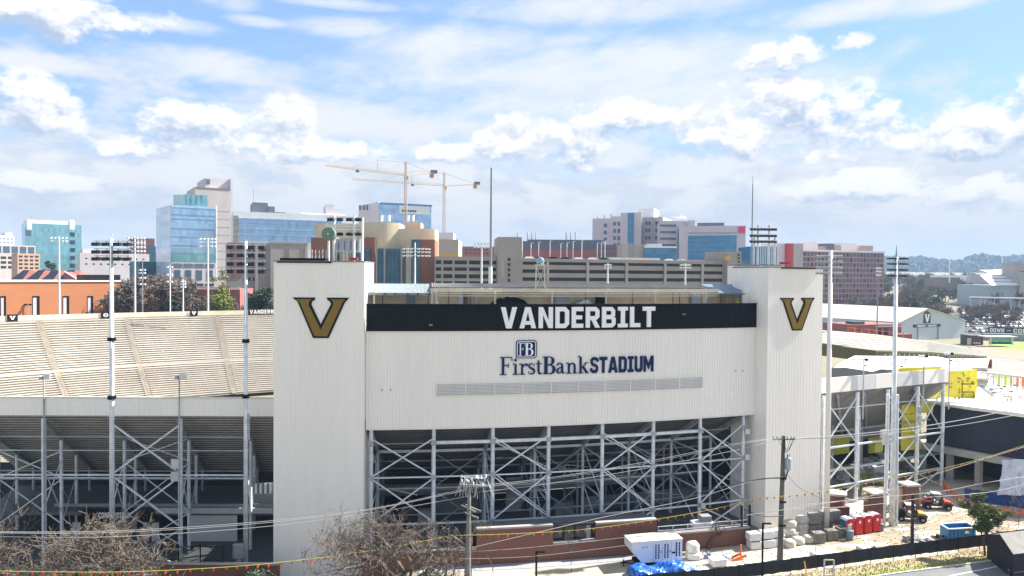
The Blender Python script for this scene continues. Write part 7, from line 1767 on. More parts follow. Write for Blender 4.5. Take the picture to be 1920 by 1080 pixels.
# ================================================================== generator trailer
GT = thing('generator_trailer', 'white box generator with black louvre slots on a dark trailer before the brick wall', 'generator', (0, 0, 0))
Lg = 6.1; prof = [(-Lg/2, 2.2), (-Lg/2, 1.95), (-Lg/2+1.25, .62), (Lg/2, .62), (Lg/2, 2.75), (-Lg/2, 2.75)]
b = MB(); b.prism([(x, -1.15, z) for x, z in prof], (0, 2.3, 0)); b.build('housing', mat('white_enamel', (.74, .75, .77), .4, 0, 1, .03), GT)
b = MB().box((0, 0, 2.79), (Lg+.12, 2.42, .07)); b.build('roof_sheet', mat('cream_enamel', (.78, .74, .62), .5, 0, 1, .04), GT)
b = MB().box((-Lg/2+1.5, 0.2, 2.84), (.8, .5, .05)); b.build('roof_hatch', M_GREY, GT)
for x in (-.15, .2, .95, 1.3, 2.35, 2.7):
    for k in range(6): b = MB().box((x, -1.165, 1.05+k*.25 if x < 2 else 1.15+k*.24), (.14, .05, .19)); b.build('louvre_slot', M_BLACK, GT)
for x in (.48, 1.58): b = MB().box((x, -1.17, 1.6), (.07, .06, .16)); b.build('latch', M_BLACK, GT)
b = MB().box((2.0, -1.165, 1.45), (.4, .04, .16)); b.build('control_window', M_BLACK, GT)
for x in (-.45, .62, 1.72, 2.2): b = MB().box((x, -1.156, 1.65), (.025, .012, 1.9)); b.build('panel_seam', M_GREY, GT)
for x in (-1.7, -1.3): b = MB().box((x, -1.16, 2.2 if x < -1.5 else 2.2), (.3, .02, .09)); b.build('data_plate', M_GREY, GT)
b = MB().box((.4, 0, .42), (Lg-.9, 1.9, .34)); b.build('chassis', M_BLACK, GT)
for sx in (.2, 1.1):
    for sy in (-1.0, 1.0): b = MB().tube((sx, sy-.1, .36), (sx, sy+.1, .36), .36, n=14); w = b.build('wheel', M_BLACK, GT); b = MB().tube((sx, sy-.12, .36), (sx, sy+.12, .36), .16, n=8); b.build('hub', M_ALU, w)
b = MB(); b.bar((-Lg/2+1, -.6, .4), (-Lg/2-.9, 0, .42), .1); b.bar((-Lg/2+1, .6, .4), (-Lg/2-.9, 0, .42), .1); b.bar((-Lg/2-.5, 0, .0), (-Lg/2-.5, 0, .7), .1); b.build('drawbar', M_BLACK, GT)
b = MB().box((1.0, -1.3, .62), (1.6, .3, .06)); b.build('side_step', M_WHITE, GT)
gp_ = GP(1232, 1064); GT.location = (gp_.x-.3, gp_.y+.9, 0.03); GT.rotation_euler = (0, 0, R(12)); GT.scale = (1.0, 1.0, 1.12)
# blue tarpaulin heap
def cloth_heap(name, label, cat, c, lx, ly, h, m, seed, rz=0, nx=26, ny=12, rough=.16, flat=.5):
    rnd = random.Random(seed); b = MB(); ph = [rnd.uniform(0, 6.28) for _ in range(8)]
    for j in range(ny+1):
        for i in range(nx+1):
            u, v = i/nx*2-1, j/ny*2-1; e = max(0, 1-abs(u)**5)*max(0, 1-abs(v)**4); z = h*e**.45*(.78+.16*math.sin(u*5+ph[0])+.10*math.sin(u*11+v*3+ph[1]))+rnd.uniform(-.5, .5)*rough*e
            s = 1+.06*math.sin(u*14+ph[2])*(1-e)
            b.v.append((u*lx/2*s+rnd.uniform(-.03, .03), v*ly/2*s+(.12*math.sin(u*17+ph[3]) if abs(v) > .8 else 0), max(0.02, z)))
    for j in range(ny):
        for i in range(nx): a = j*(nx+1)+i; b.f.append((a, a+1, a+nx+2, a+nx+1))
    o = b.build(name, m); o.location = c; o.rotation_euler = (0, 0, rz); return tag(o, label, cat)
M_TARP = mat('bright_blue_tarpaulin', (.015, .13, .52), .35, 0, 1.2, .15)
c = GP(1243, 1083); cloth_heap('blue_tarpaulin', 'bright blue tarpaulin over a long low heap before the generator', 'tarpaulin', (c.x, c.y+.6, 0), 7.8, 2.8, 1.5, M_TARP, 2, R(10))
c = GP(1315, 1080); cloth_heap('white_tarpaulin', 'white plastic sheet at the right end of the blue tarpaulin', 'plastic sheet', (c.x, c.y+.5, 0), 2.6, 2.4, .9, mat('white_plastic', (.72, .74, .78), .4, 0, 1, .05), 7, R(10), 14, 8)
c = GP(1345, 1047); cloth_heap('blue_debris_sheet', 'crumpled blue and grey sheet heap by the brick wall right of the white sacks', 'plastic sheet', (c.x, c.y, 0), 2.6, 1.2, .55, mat('faded_blue_sheet', (.05, .14, .32), .5, 0, 3, .3, c2=(.35, .38, .42)), 9, R(12), 14, 8)
c = GP(1322, 1046); cloth_heap('grey_debris_sheet', 'crumpled grey violet sheet heap beside the white sacks', 'plastic sheet', (c.x, c.y+.1, 0), 1.5, 1.1, .75, mat('grey_violet_sheet', (.25, .26, .34), .6, 0, 3, .25), 10, R(12), 12, 8)
c = GP(835, 1087); tag(cloth_heap('cream_sheet', 'pale cream sheet at the bottom edge left of the wooden pole', 'tarpaulin', (c.x, c.y-.2, -2.4), 5.0, 1.8, 2.0, M_CREAM, 12, 0, 14, 8, .05))
# ---- sacks, blocks, stacks
def sack(label, loc, sx, sy, sz, m, seed, rz=0, name='bulk_sack', group=None):
    rnd = random.Random(seed); b = MB(); n = 10; K = 7
    for j in range(K):
        t = j/(K-1); e = (1-abs(2*t-1)**7)**.5 if 0 < t < 1 else .72
        for i in range(n):
            a = 2*math.pi*i/n; q = 1/ max(abs(math.cos(a)), abs(math.sin(a)))**.97; b.v.append((sx/2*e*q*math.cos(a)*rnd.uniform(.93, 1.07), sy/2*e*q*math.sin(a)*rnd.uniform(.93, 1.07), sz*t+rnd.uniform(-.03, .03)))
    for j in range(K-1):
        for i in range(n): b.f.append((j*n+i, j*n+(i+1) % n, (j+1)*n+(i+1) % n, (j+1)*n+i))
    b.f += [tuple(range(n))[::-1], tuple(range((K-1)*n, K*n))]
    o = b.build(name, m, smooth=True); o.location = loc; o.rotation_euler = (0, 0, rz); return tag(o, label, 'sack', group)
M_SACK = mat('white_woven_sack', (.62, .61, .57), .8, 0, 2, .08); M_SACKG = mat('dusty_cream_sack', (.50, .48, .42), .85, 0, 2, .12)
c = GP(1301, 1048); sack('lower of two bulging white sacks right of the generator', (c.x, c.y, 0), 1.9, 1.3, .8, M_SACK, 1, .2); sack('upper of two bulging white sacks right of the generator', (c.x-.15, c.y+.05, .74), 1.4, 1.15, 1.25, M_SACK, 2, .2)
M_BAG = mat('pale_shrinkwrap', (.66, .66, .68), .5, 0, 2, .06); M_PAL = mat('tan_wood', (.40, .28, .16), .8)
def pallet_stack(label, loc, d, m, rz=R(12), rows=1, name='wrapped_pallet', grp='white wrapped pallets in the yard'):
    T = thing(name, label, 'pallet load', loc, rz, grp); W_, D_, H_ = d
    for k in range(3): b = MB().box((-W_/2+.1+k*(W_-.2)/2, 0, .06), (.12, D_*.98, .12)); o = b.build('pallet_runner', M_PAL); o.parent = T
    for r in range(rows):
        b = MB(); e = .05; hh = (H_-.12)/rows; z0 = .125+r*hh; b.v = []
        b.prism([(-W_/2+e, -D_/2, z0), (W_/2-e, -D_/2, z0), (W_/2, -D_/2+e, z0), (W_/2, D_/2-e, z0), (W_/2-e, D_/2, z0), (-W_/2+e, D_/2, z0), (-W_/2, D_/2-e, z0), (-W_/2, -D_/2+e, z0)], (0, 0, hh-.03)); o = b.build('load', m); o.parent = T
    return T
spec = [(1417, 1032, 0, 'front left wrapped white pallet of the lower row beside the tower foot'), (1441, 1029, 0, 'middle wrapped white pallet of the lower row beside the tower foot'), (1461, 1026, 0, 'right wrapped white pallet of the lower row, half behind the wooden pole'),
        (1415, 1032, 1, 'wrapped white pallet on top of the front left one beside the tower foot'), (1438, 1028, 1, 'wrapped white pallet on top of the middle one beside the tower foot'), (1459, 1025, 1, 'wrapped white pallet on top at the wooden pole')]
for px, py, lv, lb in spec: c = GP(px, py); pallet_stack(lb, (c.x, c.y+.6, lv*1.02), (1.45, 1.2, 1.0), M_BAG)
for k, (px, py, lv) in enumerate(((1483, 1029, 0), (1500, 1024, 0), (1520, 1021, 0), (1482, 1018, 1), (1484, 1017, 2), (1507, 1010, 1), (1507, 1009, 2), (1488, 1015, .3), (1506, 1011, .2))):
    c = GP(px, py); lv_ = ('at the bottom', 'halfway up', 'on top')[int(lv)] if lv >= 0 else ''
    sack('dusty cream sack %s of the pile right of the wooden pole, %s' % (lv_, ('leftmost', 'middle', 'rightmost', 'left', 'left', 'right', 'right', 'behind', 'farthest')[k]), (c.x, c.y+.6, lv*.85), 1.35, 1.15, .9, M_SACKG, 20+k, .2, 'bulk_sack', 'dusty bulk sacks right of the wooden pole')
M_PAV = mat('grey_concrete_blocks', (.27, .26, .25), .9, 0, 3, .2); M_PAV2 = mat('brown_grey_concrete_blocks', (.22, .20, .185), .9, 0, 3, .2)
def block_pack(label, loc, rz=R(12), m=M_PAV, n=(4, 3, 5), s=(.36, .34, .25), grp='packs of grey concrete blocks'):
    T = thing('block_pack', label, 'block pack', loc, rz, grp)
    for k in range(n[2]):
        b = MB()
        for i in range(n[0]):
            for j in range(n[1]): b.box(((i-(n[0]-1)/2)*s[0]+rnd.uniform(-.01, .01), (j-(n[1]-1)/2)*s[1], .1+(k+.5)*s[2]), (s[0]-.035, s[1]-.03, s[2]-.03))
        o = b.build('block_layer', m); o.parent = T
    return T
for k, (px, py, z, m, lb) in enumerate(((1538, 1021, 0, M_PAV, 'front left pack of grey concrete blocks beside the sack pile'), (1562, 1016, 0, M_PAV2, 'front middle pack of grey concrete blocks'), (1583, 1011, 0, M_PAV2, 'front right pack of grey concrete blocks beside the toilets'),
                                  (1530, 1005, 1.4, M_PAV, 'rear left upper pack of grey concrete blocks, highest of the stack'), (1552, 1001, 1.4, M_PAV, 'rear middle upper pack of grey concrete blocks'), (1566, 998, 1.4, M_PAV, 'rear right upper pack of grey concrete blocks'),
                                  (1530, 1006, 0, M_PAV2, 'rear left lower pack of grey concrete blocks'), (1552, 1001, 0, M_PAV2, 'rear middle lower pack of grey concrete blocks'))):
    c = GP(px, py); block_pack(lb, (c.x, c.y+.6, z), m=m)
for k, (px, py, w, h, lb) in enumerate(((1541, 1049, 2.1, .75, 'low white wrapped load with a sagging top in the yard, behind the fence'), (1563, 1046, 1.6, .7, 'pale wrapped load right of the one with the sagging top'), (1347, 1063, 1.7, .9, 'single white crate in the yard between cone and fence'),
                                        (1465, 1066, 2.6, .7, 'pale low load just behind the fence at the foot of the wooden pole'), (1520, 1062, 2.0, .35, 'flat white sheet stack behind the fence'), (1622, 1036, 1.2, .6, 'tan crate with scrap metal in the yard'))):
    c = GP(px, py); pallet_stack(lb, (c.x, c.y+.4, 0), (w, 1.3, h), M_BAG if k != 5 else M_CONCL, grp=None)
def scrap(name, label, px, py, n, r, h, ms, seed, cat='scrap'):
    rnd = random.Random(seed); c = GP(px, py); T = thing(name, label, cat, (c.x, c.y, 0))
    for k in range(n):
        a = rnd.uniform(0, 6.28); q = r*rnd.random()**.6; z = h*(1-q/r)*rnd.random()+.08; L = rnd.uniform(.25, .9)
        p = Vector((c.x+q*math.cos(a), c.y+q*math.sin(a)*.7, z)); d = Vector((rnd.uniform(-1, 1), rnd.uniform(-1, 1), rnd.uniform(-.3, .5))).normalized()*L/2
        pbar('scrap_piece', T, rnd.choice(ms), p-d, p+d, rnd.uniform(.06, .25), rnd.uniform(.05, .2))
    return T
scrap('scrap_heap', 'heap of grey scrap metal beside the tan crate', 1637, 1037, 34, 1.1, 1.0, [M_GREY, M_ALU, M_BLACK, M_STEELD], 1)
scrap('scrap_heap', 'grey scrap bundle left of the dark post foot', 1712, 1015, 46, 1.2, 1.6, [M_GREY, M_STEELD, M_ALU], 2)
scrap('scrap_heap', 'small dark machine parts left of the blue skip', 1761, 1010, 16, .5, .9, [M_GREY, M_BLACK], 3)
scrap('scrap_heap', 'small grey pile between the dark post and the blue skip', 1741, 1014, 12, .5, .4, [M_GREY, M_STEELD], 4)
scrap('timber_heap', 'yellow timber frames heaped behind the red portable toilets', 1610, 975, 26, 2.2, 1.0, [mat('yellow_timber', (.60, .36, .06), .7), M_PAL], 5, 'timber')
scrap('pipe_heap', 'dark pipes and white bars at the foot of the thick right pole', 1672, 957, 34, 2.2, .9, [M_BLACK, M_STEELD, M_ALU, M_WHITE], 6, 'pipes')
scrap('material_heap', 'pale materials heap behind the right vehicle', 1748, 935, 30, 2.0, 1.0, [M_WHITE, M_GREY, M_BLACK, M_ALU], 8, 'materials')
scrap('material_heap', 'reddish rubble patch behind the fence right of the young oak', 1878, 1003, 24, 1.6, .5, [mat('pink_rubble', (.42, .22, .18), .9), M_GREY], 9, 'rubble')
# A-frame barricade
T = thing('orange_barricade', 'orange delineator post and toppled orange barricade in the yard', 'barricade', GP(1385, 1050)); c = T.location.copy(); MOc = mat('safety_orange', (.78, .15, .03), .5)
b = MB().lathe([(.34, 0), (.32, .08), (.12, .1), (.08, 1.5), (.1, 1.7), (.04, 1.75)], (c.x+.3, c.y+.2, 0), 10); b.build('delineator', MOc, T)
b = MB(); b.bar((c.x-.9, c.y-.5, .1), (c.x+.9, c.y+.1, .5), .14, .3); b.bar((c.x-.7, c.y+.4, .1), (c.x+.3, c.y, .8), .1, .25); b.build('board', MOc, T)
# ---------------------------------------------------------------- portable toilets
MT = mat('red_plastic', (.55, .012, .02), .4, 0, 1, .05); MTB = mat('teal_blue_plastic', (.03, .20, .32), .4, 0, 1, .05); MTW = mat('translucent_white_roof', (.72, .74, .76), .4, 0, 1, .03)
def toilet(label, loc, first=False):
    T = thing('portable_toilet', label, 'portable toilet', (0, 0, 0), group='row of red portable toilets')
    b = MB().box((0, .0, 1.08), (1.1, 1.1, 2.0)); b.build('cabin', MTB if first else MT, T)
    b = MB().box((0, 0, .06), (1.18, 1.18, .12)); b.build('skid', M_BLACK, T)
    b = MB(); b.prism([(-.58, -.57, 0), (.58, -.57, 0), (.58, -.57, 1.95), (.36, -.57, 2.22), (-.36, -.57, 2.22), (-.58, -.57, 1.95)], (0, -.05, 0)); b.v = [(x, y, z+.12) for x, y, z in b.v]; dr = b.build('front_frame', MT, T)
    b = MB(); b.prism([(-.40, -.625, .2), (.40, -.625, .2), (.40, -.625, 1.85), (-.40, -.625, 1.85)], (0, -.03, 0)); d = b.build('door', mat('bright_red_door', (.62, .01, .02), .35, 0, 1, .04), T)
    b = MB().box((.04, -.665, 1.66), (.26, .02, .32)); b.build('door_label', M_WHITE, d); b = MB().box((.30, -.67, 1.05), (.05, .04, .2)); b.build('handle', M_BLACK, d)
    b = MB(); n = 6; ring = [(-.62, z, w) for z, w in ()]
    pr = [(-.60, 2.09), (-.60, 2.13), (-.38, 2.36), (.38, 2.36), (.60, 2.13), (.60, 2.09)]; b.prism([(x, -.60, z) for x, z in pr], (0, 1.2, 0)); b.build('roof', MTW, T)
    for k in range(4):
        for sx in (-.56, .56): b = MB().box((sx, -.36+k*.24, 1.9), (.03, .12, .1)); b.build('vent', M_BLACK, T)
    b = MB().tube((.35, .4, 2.2), (.35, .4, 2.6), .05, n=8); b.build('vent_pipe', M_BLACK, T)
    T.location = loc; T.rotation_euler = (0, 0, R(14)); return T
for k, (px, py, lb) in enumerate(((1592, 1008, 'leftmost red portable toilet with teal side wall, next to the block packs'), (1609, 1003.5, 'second red portable toilet from the block packs'), (1626, 1001, 'third red portable toilet from the block packs'), (1642, 998.5, 'rightmost red portable toilet of the row'))):
    c = GP(px, py); toilet(lb, (c.x, c.y+.6, 0.03), k == 0)
for px, py, lb, s in ((1593, 1013, 'grey blue hand wash station before the leftmost red toilet', 1.15), (1652, 996, 'grey blue bin right of the rightmost red toilet', .9)):
    c = GP(px, py); T = thing('wash_station', lb, 'wash station', (c.x, c.y, 0)); m = mat('blue_grey_plastic', (.13, .20, .25), .5, 0, 2, .1)
    b = MB().lathe([(.36*s, 0), (.36*s, .8*s), (.40*s, .85*s), (.40*s, 1.1*s), (.2*s, 1.15*s)], (c.x, c.y, 0), 12); b.build('tank', m, T); b = MB().box((c.x, c.y+.1, 1.4*s), (.4, .12, .6*s)); b.build('backsplash', M_ALU, T)
# ---------------------------------------------------------------- brick gate piers
def pier(label, px, py, w, h, group='round topped brick piers'):
    c = GP(px, py); T = thing('brick_pier', label, 'pier', (c.x, c.y, 0), group='brick piers beside the yard')
    b = MB().tube((c.x, c.y, -.1), (c.x, c.y, h), w/2, n=20); b.build('brick_shaft', M_BRICK, T); b = MB().lathe([(w*.56, 0), (w*.60, .1), (w*.58, .32), (w*.4, .42)], (c.x, c.y, h+.005), 20); b.build('stone_cap', M_CONC, T)
pier('round brick pier with pale cap close to the right tower corner', 1567, 976, 2.3, 3.6); 
for lb, px, py, w, h in (('square brick pier with tan side panel behind the toilets', 1640, 975, 2.0, 3.7), ('square brick pier with pale side posts right of the thick pole', 1703, 952, 1.9, 3.3)):
    c = GP(px, py); T = thing('brick_pier', lb, 'pier', (c.x, c.y, 0), group='brick piers beside the yard')
    b = MB().box((c.x, c.y, h/2), (w, w, h), .2); b.build('brick_shaft', M_BRICK, T)
    for k in range(9): b = MB().box((c.x, c.y, .3+k*h/9), (w+.03, w+.03, .07), .2); b.build('brick_course', mat('dull_brown_course', (.12, .075, .06), .9), T)
    b = MB().box((c.x, c.y, h+.14), (w+.3, w+.3, .26), .2); b.build('stone_cap', M_CONC, T)
    for sx in ((-1,) if px < 1650 else (-1, 1)): b = MB().box((c.x+sx*(w/2+.35), c.y-.2, h*.46 if px > 1650 else h-.5), (.5, .4, h*.8 if px > 1650 else 1.1), .2); b.build('side_board', mat('tan_board', (.50, .38, .24), .8), T)
c = GP(1587, 990); tag(pbox('maroon_tank', None, mat('maroon_panel', (.14, .04, .05)), (c.x, c.y+2, 1.2), (2.0, 1.4, 2.2), .2), 'maroon box between the round brick pier and the toilets', 'box')
T = thing('duct_elbow', 'pale rounded duct running from the right tower foot to the block packs', 'duct', (bR.x, bR.y, 0))
pts = [bR+nR*.6+Vector((.6, 0, 7)), bR+nR*.6+Vector((.6, 0, 1.5)), bR+nR*.8+Vector((.8, 0, 1.0)), bR+nR*1.0+Vector((2.6, .2, .9))]
b = MB()
for a, c in zip(pts[:-1], pts[1:]): b.tube(a, c, .28, n=10)
b.build('duct', M_CONC, T)
for dx_ in (.35, .95, 1.5): ptube('downpipe', T, M_STEELD if dx_ < 1 else M_STEEL, bR+tR*dx_+Vector((0, 1.2, 0)), bR+tR*dx_+Vector((0, 1.2, 16.5)), .13)
# ---------------------------------------------------------------- utility vehicles
def utv(label, loc, rz, body, bed, nose, name='utility_vehicle'):
    T = thing(name, label, 'utility vehicle', (0, 0, 0), group='off road utility vehicles in the yard')
    b = MB(); pr = [(-1.5, .45), (1.55, .45), (1.6, .75), (1.35, 1.02), (.6, 1.12), (.45, .62), (-.45, .60), (-.5, .95), (-1.55, .95)]; b.prism([(x, -.62, z) for x, z in pr], (0, 1.24, 0)); b.build('body', body, T)
    b = MB(); b.prism([(x, -.66, z) for x, z in ((.62, .78), (1.64, .62), (1.64, .86), (1.38, 1.08), (.62, 1.18))], (0, 1.32, 0)); b.build('bonnet', nose, T)
    for sy in (-.68, .68): b = MB().box((-1.05, sy, .82), (.95, .34, .06)); b.box((1.12, sy, .82), (.9, .34, .06)); b.build('mudguard', M_BLACK, T)
    b = MB().box((-1.15, 0, 1.08), (1.05, 1.40, .28)); bd = b.build('cargo_bed', bed, T); b = MB().box((-1.15, 0, 1.225), (.92, 1.26, .02)); b.build('bed_floor', M_BLACK, bd)
    for sx in (-1.05, 1.12):
        for sy in (-.68, .68):
            b = MB().tube((sx, sy-.14, .36), (sx, sy+.14, .36), .37, n=14); w = b.build('wheel', M_BLACK, T); b = MB().tube((sx, sy-.155, .36), (sx, sy+.155, .36), .17, n=8); b.build('rim', M_GREY, w)
    b = MB()
    for sy in (-.6, .6): b.bar((-.5, sy, .9), (-.42, sy, 1.95), .06); b.bar((.72, sy, 1.05), (.32, sy, 1.95), .06); b.bar((-.42, sy, 1.95), (.32, sy, 1.95), .06)
    b.bar((-.42, -.6, 1.95), (-.42, .6, 1.95), .06); b.bar((.32, -.6, 1.95), (.32, .6, 1.95), .06); b.build('roll_cage', M_BLACK, T)
    b = MB().box((-.05, 0, 2.0), (.95, 1.3, .06)); b.build('roof', mat('grey_white_roof', (.40, .41, .43), .5), T)
    for sy in (-.3, .3): b = MB().box((-.18, sy, .78), (.45, .5, .16)); b.box((-.42, sy, 1.08), (.12, .5, .55)); b.build('seat', M_GREY, T)
    b = MB(); b.add([(.70, -.56, 1.1), (.70, .56, 1.1), (.36, .56, 1.88), (.36, -.56, 1.88)], [(0, 1, 2, 3)]); b.build('windscreen', mat('windscreen', (.3, .34, .37), .1, .3), T)
    for sy in (-.45, .45): b = MB().box((1.56, sy, .86), (.08, .22, .12)); b.build('headlight', M_WHITE, T)
    for i in range(10):
        a = 2*math.pi*i/10; 
    b = MB().tube((.38, -.3, 1.12), (.42, -.3, 1.16), .17, n=10); b.build('steering_wheel', M_BLACK, T)
    T.location = loc; T.rotation_euler = (0, 0, rz); T.scale = (1.22, 1.15, 1.12); return T
c = GP(1706, 976); utv('black utility vehicle with a yellow bonnet nearer the toilets', (c.x, c.y, .03), R(-14), mat('dusty_black_plastic', (.06, .055, .05), .7), M_BLACK, mat('mustard_plastic', (.50, .26, .04), .5))
c = GP(1757, 955); utv('black and red utility vehicle farther right in the yard', (c.x, c.y+.3, .03), R(-14), mat('dusty_black_plastic', (.06, .055, .05), .7), mat('vehicle_red', (.42, .03, .02), .5), mat('vehicle_red', (.42, .03, .02)))
# skip, hut, sign ladder, hydrant
c = GP(1803, 1012); T = thing('blue_skip', 'bright blue steel skip with white rim behind the fence near the young oak', 'skip', (c.x, c.y+.8, 0)); x, y = c.x, c.y+.8; MS = mat('skip_blue', (.015, .19, .42), .45, 0, 1, .1)
b = MB()
for (p, q) in (((-1.9, -.9), (1.9, -.9)), ((1.9, -.9), (1.9, .9)), ((1.9, .9), (-1.9, .9)), ((-1.9, .9), (-1.9, -.9))):
    p, q = Vector((x+p[0], y+p[1]+p[0]*.15, 0)), Vector((x+q[0], y+q[1]+q[0]*.15, 0)); d = (q-p).normalized(); n_ = Vector((-d.y, d.x, 0))*.08; b.prism([p, q, q+n_, p+n_], (0, 0, 1.45))
b.build('skip_body', MS, T)
for k in range(7): xx = -1.6+k*.53; pbox('rib', T, MS, (x+xx, y-.98+xx*.15, .75), (.1, .1, 1.3))
for (p, q) in (((-1.9, -.95), (1.9, -.95)), ((1.9, -.95), (1.9, .95)), ((1.9, .95), (-1.9, .95)), ((-1.9, .95), (-1.9, -.95))): pbar('rim', T, M_WHITE, (x+p[0], y+p[1]+p[0]*.15, 1.5), (x+q[0], y+q[1]+q[0]*.15, 1.5), .13)
pbox('marking', T, M_WHITE, (x+.6, y-.94, 1.0), (.5, .03, .35)); pbox('skip_floor', T, M_GREY, (x, y, .1), (3.6, 1.6, .1))
Yh = 80.5; HT = thing('dark_hut', 'dark navy clad hut with grey sloping roof in the lower right corner', 'hut', (Xat(1900, Yh), Yh, 0))
zt = 2.75; A0h, B0h = GP(1850, 1046), GP(1899, 1086); dh = Vector((9.2, 2.6, 0)); fr = [(A0h.x, A0h.y), (B0h.x, B0h.y), (B0h.x+dh.x, B0h.y+dh.y), (A0h.x+dh.x, A0h.y+dh.y)]
b = MB(); b.prism([Vector((p[0], p[1], 0)) for p in fr], (0, 0, zt)); b.build('hut_wall', M_SCR, HT)
rid = zt+1.1
b = MB(); e = .25; A_, B_1, C_, D_ = [Vector((*p, zt)) for p in fr]; mid0 = A_.lerp(B_1, .5)+Vector((0, 0, 1.15)); mid1 = D_.lerp(C_, .5)+Vector((0, 0, 1.15))
b.add([A_, B_1, C_, D_, mid0, mid1, A_-Vector((0, 0, .02)), B_1-Vector((0, 0, .02))], [(1, 2, 5, 4), (3, 0, 4, 5)]); b.build('roof', mat('grey_felt_roof', (.22, .21, .20), .9, 0, .8, .15), HT)
b = MB(); b.add([A_, B_1, mid0, D_, C_, mid1], [(0, 1, 2), (4, 3, 5)]); b.build('gable', M_SCR, HT)
pbar('white_line', HT, M_GREY, (fr[1][0]+.1, fr[1][1]-.06, .75), (fr[2][0], fr[2][1]-.06, .75), .05)
for x_ in (.8, 2.2): pbar('red_post', HT, mat('vehicle_red', (.5, .03, .02)), (fr[1][0]+x_+.6, fr[1][1]-1.0+x_*.27, 0), (fr[1][0]+x_+.6, fr[1][1]-1.0+x_*.27, 1.9), .16)
c = GP(1893, 1080); T = thing('hydrant_post', 'small orange and black bollard before the dark hut', 'bollard', (c.x, c.y, 0)); b = MB().lathe([(.12, 0), (.1, .5), (.15, .55), (.1, .8), (.05, .95)], (c.x, c.y, 0), 8); b.build('bollard_body', mat('brown_bollard', (.15, .08, .04), .7), T); b = MB().lathe([(.16, .58), (.16, .74)], (c.x, c.y, 0), 8); b.build('orange_band', MOc, T)
Yl = 77.2; T = thing('a_frame_stand', 'small aluminium frame with a yellow top rung standing before the dark fence', 'frame', (Xat(1563, Yl), Yl, 0)); x0_, x1_ = Xat(1554, Yl), Xat(1572, Yl); zt = Zat(1563, 1050, Yl); zb_ = Zat(1563, 1082, Yl)
for x in (x0_, x1_): pbar('upright', T, M_ALU, (x, Yl, zb_-.3), (x, Yl, zt), .14)
for z in (zt, (zt+zb_)/2, zb_+.2): pbar('rung', T, mat('pale_yellow', (.6, .62, .2), .5) if z == zt else M_ALU, (x0_, Yl, z), (x1_, Yl, z), .12)
pbar('yellow_guy_cover', T, mat('mustard_plastic', (.55, .27, .03)), P(1508, 1052, 76.5), P(1513, 1082, 75.5), .12)
# blue pallet sheets, orange netting at right edge
T = thing('orange_netting', 'orange safety netting and stakes in front of blue sheeting at right', 'safety netting', GP(1880, 965)); rn = random.Random(3)
path = [(1768, 915), (1776, 925), (1800, 945), (1840, 958), (1870, 965), (1930, 972)]
for k in range(len(path)-1):
    a, c = GP(*path[k]), GP(*path[k+1])
    for z in (.35, .7, 1.05): pbar('net_strand', T, MOc, a+Vector((0, 0, z)), c+Vector((0, 0, z)), .09)
    for j in range(4): p = a.lerp(c, j/4); pbar('stake', T, MOc, p, p+Vector((0, 0, 1.3)), .10)
b = MB(); a, c = GP(1815, 943), GP(1960, 962); nseg = 16
for i in range(nseg+1): p = a.lerp(c, i/nseg); w = rn.uniform(-.3, .3); b.v += [(p.x, p.y+w+1, .05), (p.x, p.y+w*.4+1, 1.9+rn.uniform(-.15, .15))]
for i in range(nseg): b.f.append((2*i, 2*i+2, 2*i+3, 2*i+1))
tag(b.build('blue_fence_sheet', mat('deep_blue_sheet', (.02, .07, .26), .6, 0, 1, .2)), 'deep blue sheeting fence at the right edge behind the young oak', 'sheeting')
for k, (px, py) in enumerate(((1875, 945), (1887, 940))): p = GP(px, py); T = thing('white_marker_post', ('left' if k == 0 else 'right')+' of two short white posts before the blue sheeting at right', 'post', p); pbar('post', T, M_WHITE, p, p+Vector((0, 0, 1.7)), .22); pbox('post_cap', T, M_WHITE, p+Vector((0, 0, 1.75)), (.5, .3, .12))
# ================================================================== lamp posts, utility poles, wires
for px, yt, yb_, lb in ((1437, 981, 1090, 'thin black lamp post with a short arm just left of the tall wooden pole'), (1010, 1034, 1110, 'short black lamp post with a short arm in front of the tall brick wall')):
    Y = 33*F/(yb_-519) if px > 1100 else 75.0; x = Xat(px, Y); zt = Zat(px, yt, Y); T = thing('black_lamp_post', lb, 'lamp post', (x, Y, 0)); ptube('post', T, M_BLACK, (x, Y, -.5), (x, Y, zt), .11); b = MB().box((x+.45, Y, zt-.03), (.9, .3, .12)); b.build('lamp_head', M_BLACK, T)
x, Y = Xat(1719, 86.5), 86.5; T = thing('dark_post', 'dark brown wooden post rising behind the fence near the yellow fronted vehicle', 'post', (x, Y, 0)); b = MB().tube((x, Y, -.2), (x, Y, Zat(1720, 925, Y)), .22, .17, 8); b.build('post', mat('tarred_wood', (.022, .02, .02), .8), T)
# tall wooden pole with transformer
M_POLE = mat('greenish_weathered_wood', (.15, .15, .12), .9, 0, 2, .25, streak=True); M_POLE2 = mat('pale_weathered_wood', (.30, .28, .25), .9, 0, 2, .25, streak=True)
Yp = 81.5; xp = Xat(1472, Yp); UP = thing('utility_pole', 'tall greenish wooden utility pole with a grey transformer can in front of the right tower', 'utility pole', (xp, Yp, 0))
ztp = Zat(1474, 817, Yp); b = MB().tube((xp-.12, Yp, -.3), (xp+.1, Yp, ztp), .36, .20, 12); b.build('pole_shaft', M_POLE, UP)
zc_ = Zat(1474, 823, Yp)
pbar('crossarm', UP, M_POLE2, (xp-1.2, Yp-.3, zc_), (xp+1.35, Yp-.1, zc_), .12, .16)
for k, dx_ in enumerate((-1.15, -.7, -.25, .45, .9, 1.25)):
    b = MB().lathe([(.05, 0), (.11, .06), (.06, .12), (.11, .18), (.05, .26)], (xp+dx_, Yp-.25, zc_+.08), 8); b.build('insulator', M_GREY, UP)
